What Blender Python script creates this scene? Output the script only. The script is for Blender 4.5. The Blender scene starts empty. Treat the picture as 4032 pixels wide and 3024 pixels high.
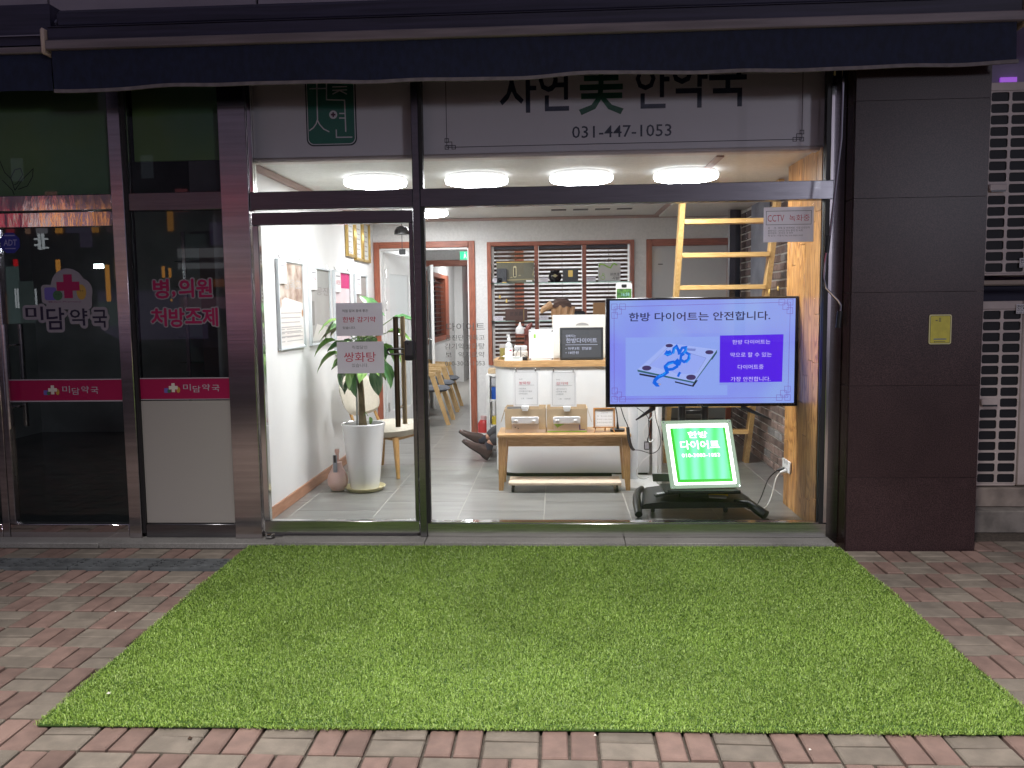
import bpy, math, random
import numpy as np
from mathutils import Vector, Matrix
R = math.radians
sc = bpy.context.scene
col = sc.collection
rnd = random.Random(7)

# ---------------------------------------------------------------- camera
cd = bpy.data.cameras.new('camera'); cam = bpy.data.objects.new('camera', cd); col.objects.link(cam)
cd.sensor_width = 36; cd.lens = 29.56; cd.clip_start = 0.05; cd.clip_end = 400
yaw, pitch, roll = .0544657, .0915661, .0128857
_cy, _sy, _cp, _sp, _cr, _sr = math.cos(yaw), math.sin(yaw), math.cos(pitch), math.sin(pitch), math.cos(roll), math.sin(roll)
Rz = Matrix(((_cy, -_sy, 0), (_sy, _cy, 0), (0, 0, 1))); Rx = Matrix(((1, 0, 0), (0, _cp, _sp), (0, -_sp, _cp)))
Ry = Matrix(((_cr, 0, _sr), (0, 1, 0), (-_sr, 0, _cr))); Rm = Rz @ Rx @ Ry
cm = Matrix.Identity(4)
for i in range(3):
    cm[i][0] = Rm[i][0]; cm[i][1] = Rm[i][2]; cm[i][2] = -Rm[i][1]
cm[0][3], cm[1][3], cm[2][3] = 0, -5.38, 1.47
cam.matrix_world = cm
sc.camera = cam

# ---------------------------------------------------------------- night sky
w = bpy.data.worlds.new('World'); sc.world = w; w.use_nodes = True
nt = w.node_tree; nt.nodes.clear()
wo = nt.nodes.new('ShaderNodeOutputWorld'); sky = nt.nodes.new('ShaderNodeTexSky'); sky.sky_type = 'NISHITA'
sky.sun_disc = False; sky.sun_elevation = R(-4); sky.sun_rotation = R(200)
b1 = nt.nodes.new('ShaderNodeBackground'); b1.inputs[1].default_value = 0.05
b2 = nt.nodes.new('ShaderNodeBackground'); b2.inputs[0].default_value = (0.57, 0.54, 0.76, 1); b2.inputs[1].default_value = 0.24
ad = nt.nodes.new('ShaderNodeAddShader')
nt.links.new(sky.outputs[0], b1.inputs[0]); nt.links.new(b1.outputs[0], ad.inputs[0]); nt.links.new(b2.outputs[0], ad.inputs[1]); nt.links.new(ad.outputs[0], wo.inputs[0])

sc.view_settings.view_transform = 'Standard'; sc.view_settings.look = 'None'
sc.view_settings.exposure = 0; sc.view_settings.gamma = 1
sc.render.engine = 'CYCLES'
sc.cycles.use_denoising = True
sc.cycles.max_bounces = 9; sc.cycles.diffuse_bounces = 5; sc.cycles.glossy_bounces = 4; sc.cycles.transparent_max_bounces = 14
sc.cycles.sample_clamp_indirect = 20
sc.cycles.caustics_reflective = False; sc.cycles.caustics_refractive = False

# the street lamp over the pavement: its light (the lamp itself is built further down)
ld = bpy.data.lights.new('street_lamp_light', 'SPOT'); ld.energy = 4600; ld.color = (1, .95, .9)
ld.spot_size = R(78); ld.spot_blend = 1.0; ld.shadow_soft_size = .35
lo = bpy.data.objects.new('street_lamp_light', ld); lo.location = (-.6, -6.0, 7.4); col.objects.link(lo)
lo.rotation_euler = (Vector((-.1, -4.3, 0)) - Vector(lo.location)).to_track_quat('-Z', 'Y').to_euler()
ld2 = bpy.data.lights.new('far_fill_light', 'POINT'); ld2.energy = 2400; ld2.color = (.86, .86, 1.0); ld2.shadow_soft_size = 1.3  # added fill light, brightens the sign board beneath the awning
lo2 = bpy.data.objects.new('far_fill_light', ld2); lo2.location = (13, -24, 4.9); col.objects.link(lo2)
LAMP = 58.0     # radiance of the round ceiling lights

# ---------------------------------------------------------------- helpers
MATS = {}
def M(name, c, rough=.5, metal=0, var=0, vs=5, bump=0, bs=60, rand=0, stretch=(1, 1, 1), spec=.5, coat=0, c2=None, island=False, speck=0, stain=0, det=4, trans=0, cs=(.35, .65)):
    if name in MATS: return MATS[name]
    m = bpy.data.materials.new(name); m.use_nodes = True; MATS[name] = m
    t = m.node_tree; N = t.nodes; L = t.links; p = N['Principled BSDF']
    p.inputs['Roughness'].default_value = rough; p.inputs['Metallic'].default_value = metal
    p.inputs['Specular IOR Level'].default_value = spec; p.inputs['Coat Weight'].default_value = coat; p.inputs['Coat Roughness'].default_value = .08
    p.inputs['Base Color'].default_value = (*c, 1)
    if trans: p.inputs['Transmission Weight'].default_value = trans
    tc = N.new('ShaderNodeTexCoord'); oi = N.new('ShaderNodeObjectInfo')
    vec = tc.outputs['Object']
    add = N.new('ShaderNodeVectorMath'); add.operation = 'ADD'; L.new(vec, add.inputs[0])
    mul = N.new('ShaderNodeMath'); mul.operation = 'MULTIPLY'; mul.inputs[1].default_value = 37; L.new(oi.outputs['Random'], mul.inputs[0]); L.new(mul.outputs[0], add.inputs[1])
    mp = N.new('ShaderNodeMapping'); mp.inputs['Scale'].default_value = stretch; L.new(add.outputs[0], mp.inputs[0]); vec = mp.outputs[0]
    colr = None
    if var or c2:
        n = N.new('ShaderNodeTexNoise'); n.inputs['Scale'].default_value = vs; n.inputs['Detail'].default_value = det; L.new(vec, n.inputs['Vector'])
        r = N.new('ShaderNodeValToRGB'); r.color_ramp.elements[0].position = cs[0]; r.color_ramp.elements[1].position = cs[1]
        a = [max(0, v * (1 - var)) for v in c]; b = [min(1, v * (1 + var)) for v in (c2 or c)]
        if c2: a = c; b = c2
        r.color_ramp.elements[0].color = (*a, 1); r.color_ramp.elements[1].color = (*b, 1)
        L.new(n.outputs[0], r.inputs[0]); colr = r.outputs[0]
    def mulc(src, fac_out, lo_, hi_):
        mr = N.new('ShaderNodeMapRange'); mr.inputs[3].default_value = lo_; mr.inputs[4].default_value = hi_; L.new(fac_out, mr.inputs[0])
        vm = N.new('ShaderNodeVectorMath'); vm.operation = 'SCALE'
        if src is None: vm.inputs[0].default_value = c
        else: L.new(src, vm.inputs[0])
        L.new(mr.outputs[0], vm.inputs['Scale']); return vm.outputs[0]
    if rand: colr = mulc(colr, oi.outputs['Random'], 1 - rand, 1 + rand)
    if island:
        g = N.new('ShaderNodeNewGeometry'); colr = mulc(colr, g.outputs['Random Per Island'], 1 - island, 1 + island)
    if speck:
        n = N.new('ShaderNodeTexNoise'); n.inputs['Scale'].default_value = 420; n.inputs['Detail'].default_value = 2
        g = N.new('ShaderNodeNewGeometry'); L.new(g.outputs['Position'], n.inputs['Vector']); colr = mulc(colr, n.outputs[0], 1 - speck, 1 + speck)
    if stain:
        n = N.new('ShaderNodeTexNoise'); n.inputs['Scale'].default_value = 1.7; n.inputs['Detail'].default_value = 7; n.inputs['Roughness'].default_value = .65
        g = N.new('ShaderNodeNewGeometry'); L.new(g.outputs['Position'], n.inputs['Vector'])
        mr = N.new('ShaderNodeMapRange'); mr.inputs[1].default_value = .35; mr.inputs[2].default_value = .65; L.new(n.outputs[0], mr.inputs[0])
        colr = mulc(colr, mr.outputs[0], 1 - stain, 1 + stain * .5)
    if colr is not None: L.new(colr, p.inputs['Base Color'])
    if bump:
        n = N.new('ShaderNodeTexNoise'); n.inputs['Scale'].default_value = bs; n.inputs['Detail'].default_value = 4; L.new(vec, n.inputs['Vector'])
        bp = N.new('ShaderNodeBump'); bp.inputs['Strength'].default_value = bump; bp.inputs['Distance'].default_value = .004; L.new(n.outputs[0], bp.inputs['Height']); L.new(bp.outputs[0], p.inputs['Normal'])
    return m
def EM(name, c, s=1.0):
    if name in MATS: return MATS[name]
    m = bpy.data.materials.new(name); m.use_nodes = True; MATS[name] = m
    p = m.node_tree.nodes['Principled BSDF']; p.inputs['Base Color'].default_value = (.02, .02, .02, 1); p.inputs['Roughness'].default_value = .25
    p.inputs['Emission Color'].default_value = (*c, 1); p.inputs['Emission Strength'].default_value = s
    return m
def GLASS(name, tint=(1, 1, 1), boost=1.0, haze=0):
    m = bpy.data.materials.new(name); m.use_nodes = True; MATS[name] = m; t = m.node_tree; t.nodes.clear(); N = t.nodes; L = t.links
    o = N.new('ShaderNodeOutputMaterial'); mx = N.new('ShaderNodeMixShader'); tr = N.new('ShaderNodeBsdfTransparent'); gl = N.new('ShaderNodeBsdfGlossy')
    fr = N.new('ShaderNodeFresnel'); fr.inputs[0].default_value = 1.45; tr.inputs[0].default_value = (*tint, 1); gl.inputs['Roughness'].default_value = 0
    mu = N.new('ShaderNodeMath'); mu.operation = 'MULTIPLY'; mu.inputs[1].default_value = boost; L.new(fr.outputs[0], mu.inputs[0])
    L.new(mu.outputs[0], mx.inputs[0]); L.new(tr.outputs[0], mx.inputs[1]); L.new(gl.outputs[0], mx.inputs[2])
    if haze:
        df = N.new('ShaderNodeBsdfDiffuse'); df.inputs[0].default_value = (.8, .8, .8, 1); m2 = N.new('ShaderNodeMixShader'); m2.inputs[0].default_value = haze
        L.new(mx.outputs[0], m2.inputs[1]); L.new(df.outputs[0], m2.inputs[2]); L.new(m2.outputs[0], o.inputs[0])
    else: L.new(mx.outputs[0], o.inputs[0])
    return m

class Fr:
    """a local frame: u along, v up, n out of the surface"""
    def __init__(s, O, U=(1, 0, 0), V=(0, 0, 1)):
        s.O = Vector(O); s.U = Vector(U).normalized(); s.V = Vector(V).normalized(); s.N = s.U.cross(s.V).normalized()
    def __call__(s, u, v, n=0): return s.O + s.U * u + s.V * v + s.N * n
def FY(y): return Fr((0, y, 0))                        # faces the street, u = x, v = z
def FXL(x): return Fr((x, 0, 0), (0, 1, 0))            # faces +x, u = y
def FXR(x): return Fr((x, 0, 0), (0, -1, 0))           # faces -x, u = -y
def FZ(z): return Fr((0, 0, z), (1, 0, 0), (0, 1, 0))  # faces up, u = x, v = y

class MB:
    def __init__(s): s.v = []; s.f = []
    def add(s, vs, fs):
        n = len(s.v); s.v += [tuple(p) for p in vs]; s.f += [tuple(i + n for i in f) for f in fs]; return s
    def box(s, x0, x1, y0, y1, z0, z1, b=0):
        return s.fbox(Fr((0, 0, 0), (1, 0, 0), (0, 1, 0)), x0, x1, y0, y1, z0, z1, b)
    def fbox(s, fr, u0, u1, v0, v1, n0, n1, b=0):
        if u0 > u1: u0, u1 = u1, u0
        if v0 > v1: v0, v1 = v1, v0
        if n0 > n1: n0, n1 = n1, n0
        b = min(b, (u1 - u0) * .45, (v1 - v0) * .45, (n1 - n0) * .45)
        if b <= 0:
            P = [fr(u, v, n) for n in (n0, n1) for v in (v0, v1) for u in (u0, u1)]
            return s.add(P, [(0, 2, 3, 1), (4, 5, 7, 6), (0, 1, 5, 4), (2, 6, 7, 3), (0, 4, 6, 2), (1, 3, 7, 5)])
        cs_ = ((u0, u1), (v0, v1), (n0, n1)); P = []; idx = {}
        for i in range(8):
            bits = (i & 1, i >> 1 & 1, i >> 2 & 1)
            for ax in range(3):
                q = []
                for k in range(3):
                    val = cs_[k][bits[k]]
                    if k != ax: val += b if bits[k] == 0 else -b
                    q.append(val)
                idx[(i, ax)] = len(P); P.append(fr(*q))
        F = []
        for ax in range(3):
            o1, o2 = (ax + 1) % 3, (ax + 2) % 3
            for sd in (0, 1):
                ii = []
                for a_, b_ in ((0, 0), (1, 0), (1, 1), (0, 1)):
                    bits = [0, 0, 0]; bits[ax] = sd; bits[o1] = a_; bits[o2] = b_
                    ii.append(idx[(bits[0] | bits[1] << 1 | bits[2] << 2, ax)])
                F.append(ii if sd else ii[::-1])
        for ax in range(3):   # edges parallel to ax
            o1, o2 = (ax + 1) % 3, (ax + 2) % 3
            for a_ in (0, 1):
                for b_ in (0, 1):
                    e = []
                    for t_ in (0, 1):
                        bits = [0, 0, 0]; bits[ax] = t_; bits[o1] = a_; bits[o2] = b_
                        e.append(bits[0] | bits[1] << 1 | bits[2] << 2)
                    q = [idx[(e[0], o1)], idx[(e[1], o1)], idx[(e[1], o2)], idx[(e[0], o2)]]
                    F.append(q if (a_ ^ b_) else q[::-1])
        for i in range(8):
            t_ = [idx[(i, 0)], idx[(i, 1)], idx[(i, 2)]]
            par = (i & 1) ^ (i >> 1 & 1) ^ (i >> 2 & 1)
            F.append(t_ if par else t_[::-1])
        return s.add(P, F)
    def tube(s, pts, r, seg=8, caps=True):
        pts = [Vector(p) for p in pts]; rs = r if isinstance(r, (list, tuple)) else [r] * len(pts)
        up = Vector((0, 0, 1)); P = []; prev = None
        for i, p in enumerate(pts):
            d = (pts[min(i + 1, len(pts) - 1)] - pts[max(i - 1, 0)]).normalized()
            if prev is None: a = d.cross(up if abs(d.z) < .9 else Vector((1, 0, 0))).normalized()
            else: a = (prev - d * prev.dot(d)).normalized()
            prev = a; b = d.cross(a)
            for k in range(seg):
                t = 2 * math.pi * k / seg; P.append(p + (a * math.cos(t) + b * math.sin(t)) * rs[i])
        F = [(i * seg + k, i * seg + (k + 1) % seg, (i + 1) * seg + (k + 1) % seg, (i + 1) * seg + k) for i in range(len(pts) - 1) for k in range(seg)]
        if caps: F += [tuple(range(seg))[::-1], tuple((len(pts) - 1) * seg + k for k in range(seg))]
        return s.add(P, F)
    def lathe(s, c, prof, seg=24, caps=True):
        c = Vector(c); P = []
        for (r, z) in prof:
            for k in range(seg):
                t = 2 * math.pi * k / seg; P.append(c + Vector((r * math.cos(t), r * math.sin(t), z)))
        F = [(i * seg + k, i * seg + (k + 1) % seg, (i + 1) * seg + (k + 1) % seg, (i + 1) * seg + k) for i in range(len(prof) - 1) for k in range(seg)]
        if caps: F += [tuple(range(seg))[::-1], tuple((len(prof) - 1) * seg + k for k in range(seg))]
        return s.add(P, F)
    def poly(s, fr, pts, n=0): return s.add([fr(u, v, n) for u, v in pts], [tuple(range(len(pts)))])
    def prism(s, fr, pts, n0, n1):
        k = len(pts); P = [fr(u, v, n0) for u, v in pts] + [fr(u, v, n1) for u, v in pts]
        a = sum(pts[i][0] * pts[(i + 1) % k][1] - pts[(i + 1) % k][0] * pts[i][1] for i in range(k))
        F = [tuple(range(k))[::-1], tuple(range(k, 2 * k))] + [(i, (i + 1) % k, k + (i + 1) % k, k + i) for i in range(k)]
        if a < 0: F = [f[::-1] for f in F]
        return s.add(P, F)
    def ribbon(s, fr, pts, wd, n=0, closed=False):
        k = len(pts); L_ = []; R_ = []
        for i in range(k):
            if closed: p0, p1, p2 = pts[i - 1], pts[i], pts[(i + 1) % k]
            else: p0, p1, p2 = pts[max(i - 1, 0)], pts[i], pts[min(i + 1, k - 1)]
            d0 = Vector((p1[0] - p0[0], p1[1] - p0[1])); d1 = Vector((p2[0] - p1[0], p2[1] - p1[1]))
            if d0.length < 1e-9: d0 = d1
            if d1.length < 1e-9: d1 = d0
            d0.normalize(); d1.normalize(); n0 = Vector((-d0.y, d0.x)); n1 = Vector((-d1.y, d1.x)); m = (n0 + n1)
            if m.length < 1e-6: m = n0
            m.normalize(); q = wd / 2 / max(.4, m.dot(n0))
            L_.append(fr(p1[0] + m.x * q, p1[1] + m.y * q, n)); R_.append(fr(p1[0] - m.x * q, p1[1] - m.y * q, n))
        P = L_ + R_; F = []
        for i in range(k if closed else k - 1):
            j = (i + 1) % k; F.append((i, k + i, k + j, j))
        return s.add(P, F)
    def build(s, name, mat, parent=None, smooth=True, stuff=False, ang=38):
        me = bpy.data.meshes.new(name); base = BASE.get(parent.name, Vector()) if parent else Vector()
        if parent is None and s.v:
            a = np.array(s.v); base = Vector(((a[:, 0].min() + a[:, 0].max()) / 2, (a[:, 1].min() + a[:, 1].max()) / 2, a[:, 2].min()))
        me.from_pydata([(p[0] - base.x, p[1] - base.y, p[2] - base.z) for p in s.v], [], s.f)
        me.materials.append(mat)
        if smooth: me.shade_smooth(); me.set_sharp_from_angle(angle=R(ang))
        o = bpy.data.objects.new(name, me); col.objects.link(o)
        if parent: o.parent = parent; BASE[o.name] = base
        else: o.location = base; BASE[o.name] = base
        if stuff: o['kind'] = 'stuff'
        return o
BASE = {}
def rrect(u0, u1, v0, v1, r, k=5):
    P = []
    for cx, cy, a0 in ((u1 - r, v0 + r, -90), (u1 - r, v1 - r, 0), (u0 + r, v1 - r, 90), (u0 + r, v0 + r, 180)):
        for i in range(k + 1):
            t = R(a0 + 90 * i / k); P.append((cx + r * math.cos(t), cy + r * math.sin(t)))
    return P
def circ(cu, cv, r, k=24, rv=None): return [(cu + r * math.cos(2 * math.pi * i / k), cv + (rv or r) * math.sin(2 * math.pi * i / k)) for i in range(k)]
def arc(cu, cv, r, a0, a1, k=10): return [(cu + r * math.cos(R(a0 + (a1 - a0) * i / k)), cv + r * math.sin(R(a0 + (a1 - a0) * i / k))) for i in range(k + 1)]
def root(name, label, cat, loc=(0, 0, 0), group=None, kind=None):
    o = bpy.data.objects.new(name, None); col.objects.link(o); o.location = loc; o.empty_display_size = .1
    BASE[o.name] = Vector(loc); return tag(o, label, cat, group, kind)
def tag(o, label=None, cat=None, group=None, kind=None):
    if label: o['label'] = label
    if cat: o['category'] = cat
    if group: o['group'] = group
    if kind: o['kind'] = kind
    return o
def struct(o): o['kind'] = 'structure'; return o
def copy_tree(o, parent=None):
    c = o.copy(); col.objects.link(c)
    if parent: c.parent = parent
    BASE[c.name] = BASE.get(o.name, Vector())
    for ch in [x for x in bpy.data.objects if x.parent == o]: copy_tree(ch, c)
    return c
_tc = {}
def glyphs(s, off):
    if (s, off) in _tc: return _tc[(s, off)]
    c = bpy.data.curves.new('lettering', 'FONT'); c.body = s; c.offset = off; c.resolution_u = 2
    o = bpy.data.objects.new('lettering', c); col.objects.link(o); bpy.context.view_layer.update()
    m = bpy.data.meshes.new_from_object(o.evaluated_get(bpy.context.evaluated_depsgraph_get()))
    V = np.array([tuple(v.co)[:2] for v in m.vertices]); F = [tuple(p.vertices) for p in m.polygons]
    bpy.data.objects.remove(o); bpy.data.meshes.remove(m)
    if len(V):
        V = (V - V.min(0)) / np.maximum(V.max(0) - V.min(0), 1e-6)
    _tc[(s, off)] = (V, F); return V, F
def text(mb, fr, s, u0, u1, v0, v1, n=0.001, off=0, slant=0):
    """lettering that fills the box u0..u1, v0..v1 of frame fr"""
    V, F = glyphs(s, off)
    if len(V): mb.add([fr(u0 + p[0] * (u1 - u0) + slant * p[1] * (v1 - v0), v0 + p[1] * (v1 - v0), n) for p in V], F)
    return mb
def lines(mb, fr, rows, n=.001, off=0):
    for s, u0, u1, v0, v1 in rows: text(mb, fr, s, u0, u1, v0, v1, n, off)
    return mb
def outlined(parent, fr, s, box, mat, mat_o, r, off=.015, n=.001):
    mb = MB(); u0, u1, v0, v1 = box
    for k in range(12):
        t = 2 * math.pi * k / 12; dx, dy = r * math.cos(t), r * math.sin(t)
        text(mb, fr, s, u0 + dx, u1 + dx, v0 + dy, v1 + dy, n + .0001 * k, off)
    mb.build('lettering_outline', mat_o, parent, smooth=False)
    text(MB(), fr, s, u0, u1, v0, v1, n + .002, off).build('lettering', mat, parent, smooth=False)

# ---------------------------------------------------------------- materials
def PLANKMAT(name):
    m = bpy.data.materials.new(name); m.use_nodes = True; MATS[name] = m; t = m.node_tree; N = t.nodes; L = t.links; p = N['Principled BSDF']; p.inputs['Roughness'].default_value = .32
    tc = N.new('ShaderNodeTexCoord'); oi = N.new('ShaderNodeObjectInfo'); ad = N.new('ShaderNodeVectorMath'); ad.operation = 'ADD'
    mu = N.new('ShaderNodeMath'); mu.operation = 'MULTIPLY'; mu.inputs[1].default_value = 23; L.new(oi.outputs['Random'], mu.inputs[0]); L.new(tc.outputs['Object'], ad.inputs[0]); L.new(mu.outputs[0], ad.inputs[1])
    mp = N.new('ShaderNodeMapping'); mp.inputs['Scale'].default_value = (1, 1, .16); L.new(ad.outputs[0], mp.inputs[0])
    n1 = N.new('ShaderNodeTexNoise'); n1.inputs['Scale'].default_value = 9; n1.inputs['Detail'].default_value = 1.5; L.new(mp.outputs[0], n1.inputs['Vector'])
    ml = N.new('ShaderNodeMath'); ml.operation = 'MULTIPLY'; ml.inputs[1].default_value = 13; L.new(n1.outputs[0], ml.inputs[0])
    fr = N.new('ShaderNodeMath'); fr.operation = 'FRACT'; L.new(ml.outputs[0], fr.inputs[0])
    r = N.new('ShaderNodeValToRGB'); E = r.color_ramp.elements; E[0].position = 0; E[0].color = (.30, .11, .025, 1); E[1].position = 1; E[1].color = (.34, .13, .03, 1); e = E.new(.3); e.color = (.56, .27, .075, 1); e = E.new(.75); e.color = (.66, .35, .11, 1)
    L.new(fr.outputs[0], r.inputs[0])
    n2 = N.new('ShaderNodeTexNoise'); n2.inputs['Scale'].default_value = 60; mp2 = N.new('ShaderNodeMapping'); mp2.inputs['Scale'].default_value = (1, 1, .05); L.new(ad.outputs[0], mp2.inputs[0]); L.new(mp2.outputs[0], n2.inputs['Vector'])
    m1 = N.new('ShaderNodeMapRange'); m1.inputs[3].default_value = .72; m1.inputs[4].default_value = 1.25; L.new(n2.outputs[0], m1.inputs[0])
    m2 = N.new('ShaderNodeMapRange'); m2.inputs[3].default_value = .8; m2.inputs[4].default_value = 1.12; L.new(oi.outputs['Random'], m2.inputs[0])
    m3 = N.new('ShaderNodeMath'); m3.operation = 'MULTIPLY'; L.new(m1.outputs[0], m3.inputs[0]); L.new(m2.outputs[0], m3.inputs[1])
    v = N.new('ShaderNodeVectorMath'); v.operation = 'SCALE'; L.new(r.outputs[0], v.inputs[0]); L.new(m3.outputs[0], v.inputs['Scale']); L.new(v.outputs[0], p.inputs['Base Color']); return m
WHITE = M('white wall paint', (.78, .78, .77), .55, var=.03, vs=3, bump=.08, bs=300)
WALL2 = M('off white wallpaper', (.70, .70, .695), .7, var=.05, vs=40, bump=.15, bs=250)
CEIL = M('ceiling paint', (.74, .74, .71), .7, var=.04, vs=30, bump=.12, bs=200)
BROWN = M('reddish brown wood trim', (.33, .105, .06), .4, var=.25, vs=6, stretch=(20, 20, 1.5), bump=.05)
BROWNH = M('reddish brown wood trim across', (.33, .105, .06), .4, var=.25, vs=6, stretch=(1.5, 20, 20), bump=.05)
SKIRT = M('skirting wood', (.36, .17, .095), .45, c2=(.47, .25, .15), vs=5, stretch=(20, 2, 14), bump=.05)
BLIND = M('dark brown blind slats', (.095, .055, .04), .45, var=.3, vs=8, stretch=(3, 20, 20), rand=.12)
OAK = M('light oak', (.42, .24, .10), .42, c2=(.58, .36, .17), vs=7, stretch=(2, 22, 22), bump=.06, bs=40)
OAKV = M('light oak upright grain', (.40, .22, .09), .42, c2=(.56, .34, .15), vs=7, stretch=(22, 22, 2), bump=.06, bs=40)
PINE = M('pine', (.60, .36, .12), .4, c2=(.74, .50, .21), vs=6, stretch=(18, 18, 1.6), bump=.04)
PINEH = M('pine across', (.60, .36, .12), .4, c2=(.74, .50, .21), vs=6, stretch=(1.6, 18, 18), bump=.04)
BIRCH = M('pale birch', (.70, .55, .40), .45, c2=(.78, .65, .50), vs=7, stretch=(2, 22, 22))
TILE = M('grey floor tile', (.175, .174, .165), .3, c2=(.235, .233, .22), vs=3.2, stretch=(.7, 3.2, 1), rand=.06, bump=.03, bs=30, det=8, spec=.5)
GROUT = M('tile grout', (.46, .445, .41), .8)
MOULD = M('mauve moulding', (.42, .30, .27), .5)
STEEL = M('brushed dark stainless steel', (.27, .27, .285), .24, metal=1, var=.12, vs=4, stretch=(1, 1, 60), bump=.015, bs=30)
STEELH = M('brushed dark stainless steel across', (.23, .23, .245), .26, metal=1, var=.12, vs=4, stretch=(1, 60, 60), bump=.015, bs=30)
STEELB = M('brightened steel sill', (.62, .62, .60), .22, metal=1, var=.15, vs=3, stretch=(1, 60, 60), bump=.02, bs=30)  # frame steel made lighter for the bottom rails, reflected light in the colour
STEELM = M('mirror polished stainless steel', (.66, .60, .60), .07, metal=1, bump=.35, bs=7, stretch=(1.5, 1, .5))
STEELP = M('polished stainless steel posts', (.60, .56, .57), .2, metal=1, var=.12, vs=3, stretch=(.3, .3, 14), bump=.04, bs=5)
MATS['polished stainless steel posts'].node_tree.nodes['Principled BSDF'].inputs['Anisotropic'].default_value = .85
MATS['polished stainless steel posts'].node_tree.nodes['Principled BSDF'].inputs['Anisotropic Rotation'].default_value = .0
CHROME = M('bright chrome', (.75, .75, .74), .12, metal=1)
GASKET = M('black rubber gasket', (.012, .012, .013), .5)
BLACKP = M('black plastic', (.014, .015, .017), .35, var=.2, vs=60)
DKPL = M('charcoal plastic', (.035, .037, .04), .4, var=.15, vs=40)
WHPL = M('white plastic', (.78, .78, .77), .35)
GRANITE = M('dark polished granite', (.018, .011, .012), .32, c2=(.075, .043, .045), vs=170, det=8, speck=.5, spec=.22, rand=.03, stain=.25)
GRANITE2 = M('grey granite kerb', (.17, .165, .155), .55, c2=(.33, .32, .30), vs=220, det=5, stain=.25)
CONC = M('concrete', (.22, .20, .18), .85, var=.25, vs=9, bump=.3, bs=60, stain=.25)
NAVY = M('navy awning fabric', (.006, .011, .036), .75, var=.25, vs=30, bump=.3, bs=240, stretch=(1, 1, .6), speck=.25)
AWHEM = M('awning hem tape', (.20, .175, .175), .7, var=.15, vs=20)
AWBAR = M('awning front bar aluminium', (.20, .165, .17), .5, metal=.1, var=.2, vs=5, stretch=(.4, 6, 6))
AWCASE = M('awning cassette paint', (.028, .025, .05), .55, var=.3, vs=6, stretch=(.3, 8, 8))
PANEL = M('upper wall cladding', (.30, .26, .29), .5, var=.12, vs=2, speck=.1)
def THIN(name, c, k=.45):
    m = bpy.data.materials.new(name); m.use_nodes = True; MATS[name] = m; t = m.node_tree; t.nodes.clear(); N = t.nodes
    o = N.new('ShaderNodeOutputMaterial'); a = N.new('ShaderNodeBsdfDiffuse'); b = N.new('ShaderNodeBsdfTranslucent'); x = N.new('ShaderNodeMixShader')
    a.inputs[0].default_value = (*c, 1); b.inputs[0].default_value = (*c, 1); x.inputs[0].default_value = k
    t.links.new(a.outputs[0], x.inputs[1]); t.links.new(b.outputs[0], x.inputs[2]); t.links.new(x.outputs[0], o.inputs[0]); return m
PAPER = THIN('white paper', (.80, .78, .84))
PAPERW = M('bright paper', (.80, .80, .80), .75)
INK = M('black ink', (.02, .02, .024), .6)
INKG = M('grey ink', (.17, .17, .19), .6)
INKR = M('red ink', (.50, .02, .06), .6)
INKP = M('faded red ink', (.62, .14, .18), .6)
SIGNW = M('white sign face', (.72, .72, .75), .4)
NAVYINK = M('navy lettering', (.015, .03, .06), .5)
GREENINK = M('green lettering', (.005, .10, .05), .5)
EMBG = M('emblem green', (.02, .17, .115), .5)
AC = M('air conditioner enamel', (.66, .57, .52), .45, var=.1, vs=3, stain=.2, speck=.08)
MAG = M('magenta film', (.31, .006, .06), .35)
MAG2 = M('magenta lettering film', (.33, .01, .08), .4)
LILAC = M('pale sticker edge', (.38, .33, .37), .5)
GLS = GLASS('clear shop glass')
GLSD = GLASS('dark shop glass', (.80, .83, .83), 1.15)
GLSG = GLASS('green edged shelf glass', (.75, .92, .86))
LITS = EM('ceiling light side ring', (.97, .985, 1), 3.0)
LIT = EM('ceiling light diffuser', (.97, .985, 1), LAMP)

# ================================================================ SETTING
g = MB().box(-14, 14, -9, .9, -.4, -.068).box(-14, 14, -9, -8.85, -.068, -.055).build('pavement', M('joint sand', (.075, .06, .048), .95, var=.3, vs=60, bump=.4, bs=300))
struct(g)
g = struct(MB().box(-60, 60, -60, -9, -.5, -.2).build('road', M('asphalt', (.045, .045, .048), .8, var=.3, vs=40, bump=.3, bs=300)))
# paving bricks: 2x1 blocks laid in pairs, grey pairs lying, red pairs standing, like a chequerboard
PG = M('grey paving brick', (.205, .175, .142), .82, var=.14, vs=14, rand=.14, island=.0, speck=.22, stain=.22, bump=.35, bs=500)
PR = M('red paving brick', (.215, .142, .118), .82, var=.14, vs=14, rand=.16, speck=.22, stain=.22, bump=.35, bs=500)
pav = root('brick_paving', 'red and grey brick paving laid in alternating pairs around the green mat', 'paving', (0, -2.6, -.068))
PX, PY, X0, Y0 = .2015, .2225, -.6745, -2.661
DRAIN = (-.645, -.425)
bricks = []
for j in range(-9, 12):
    for i in range(-27, 27):
        xa, ya = X0 + i * PX, Y0 + j * PY
        if ya + PY > -.17 and xa < 2.5: continue
        if ya > .2: continue
        red = (i + j) % 2 != 0
        for h in (0, 1):
            if red: r = (xa + h * PX / 2, xa + (h + 1) * PX / 2, ya, ya + PY)
            else: r = (xa, xa + PX, ya + h * PY / 2, ya + (h + 1) * PY / 2)
            cx, cy = (r[0] + r[1]) / 2, (r[2] + r[3]) / 2
            if -1.94 < cx < 1.68 and -2.46 < cy < -.2: continue
            if cx < -1.9 and DRAIN[0] - .04 < cy < DRAIN[1] + .04: continue
            bricks.append((red, r, cx, cy))
def vis(cx, cy):
    dep = cy + 5.38
    if dep < .9: return False
    return abs(cx / dep + .054) < .66 and 1.52 / dep < .62
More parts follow.
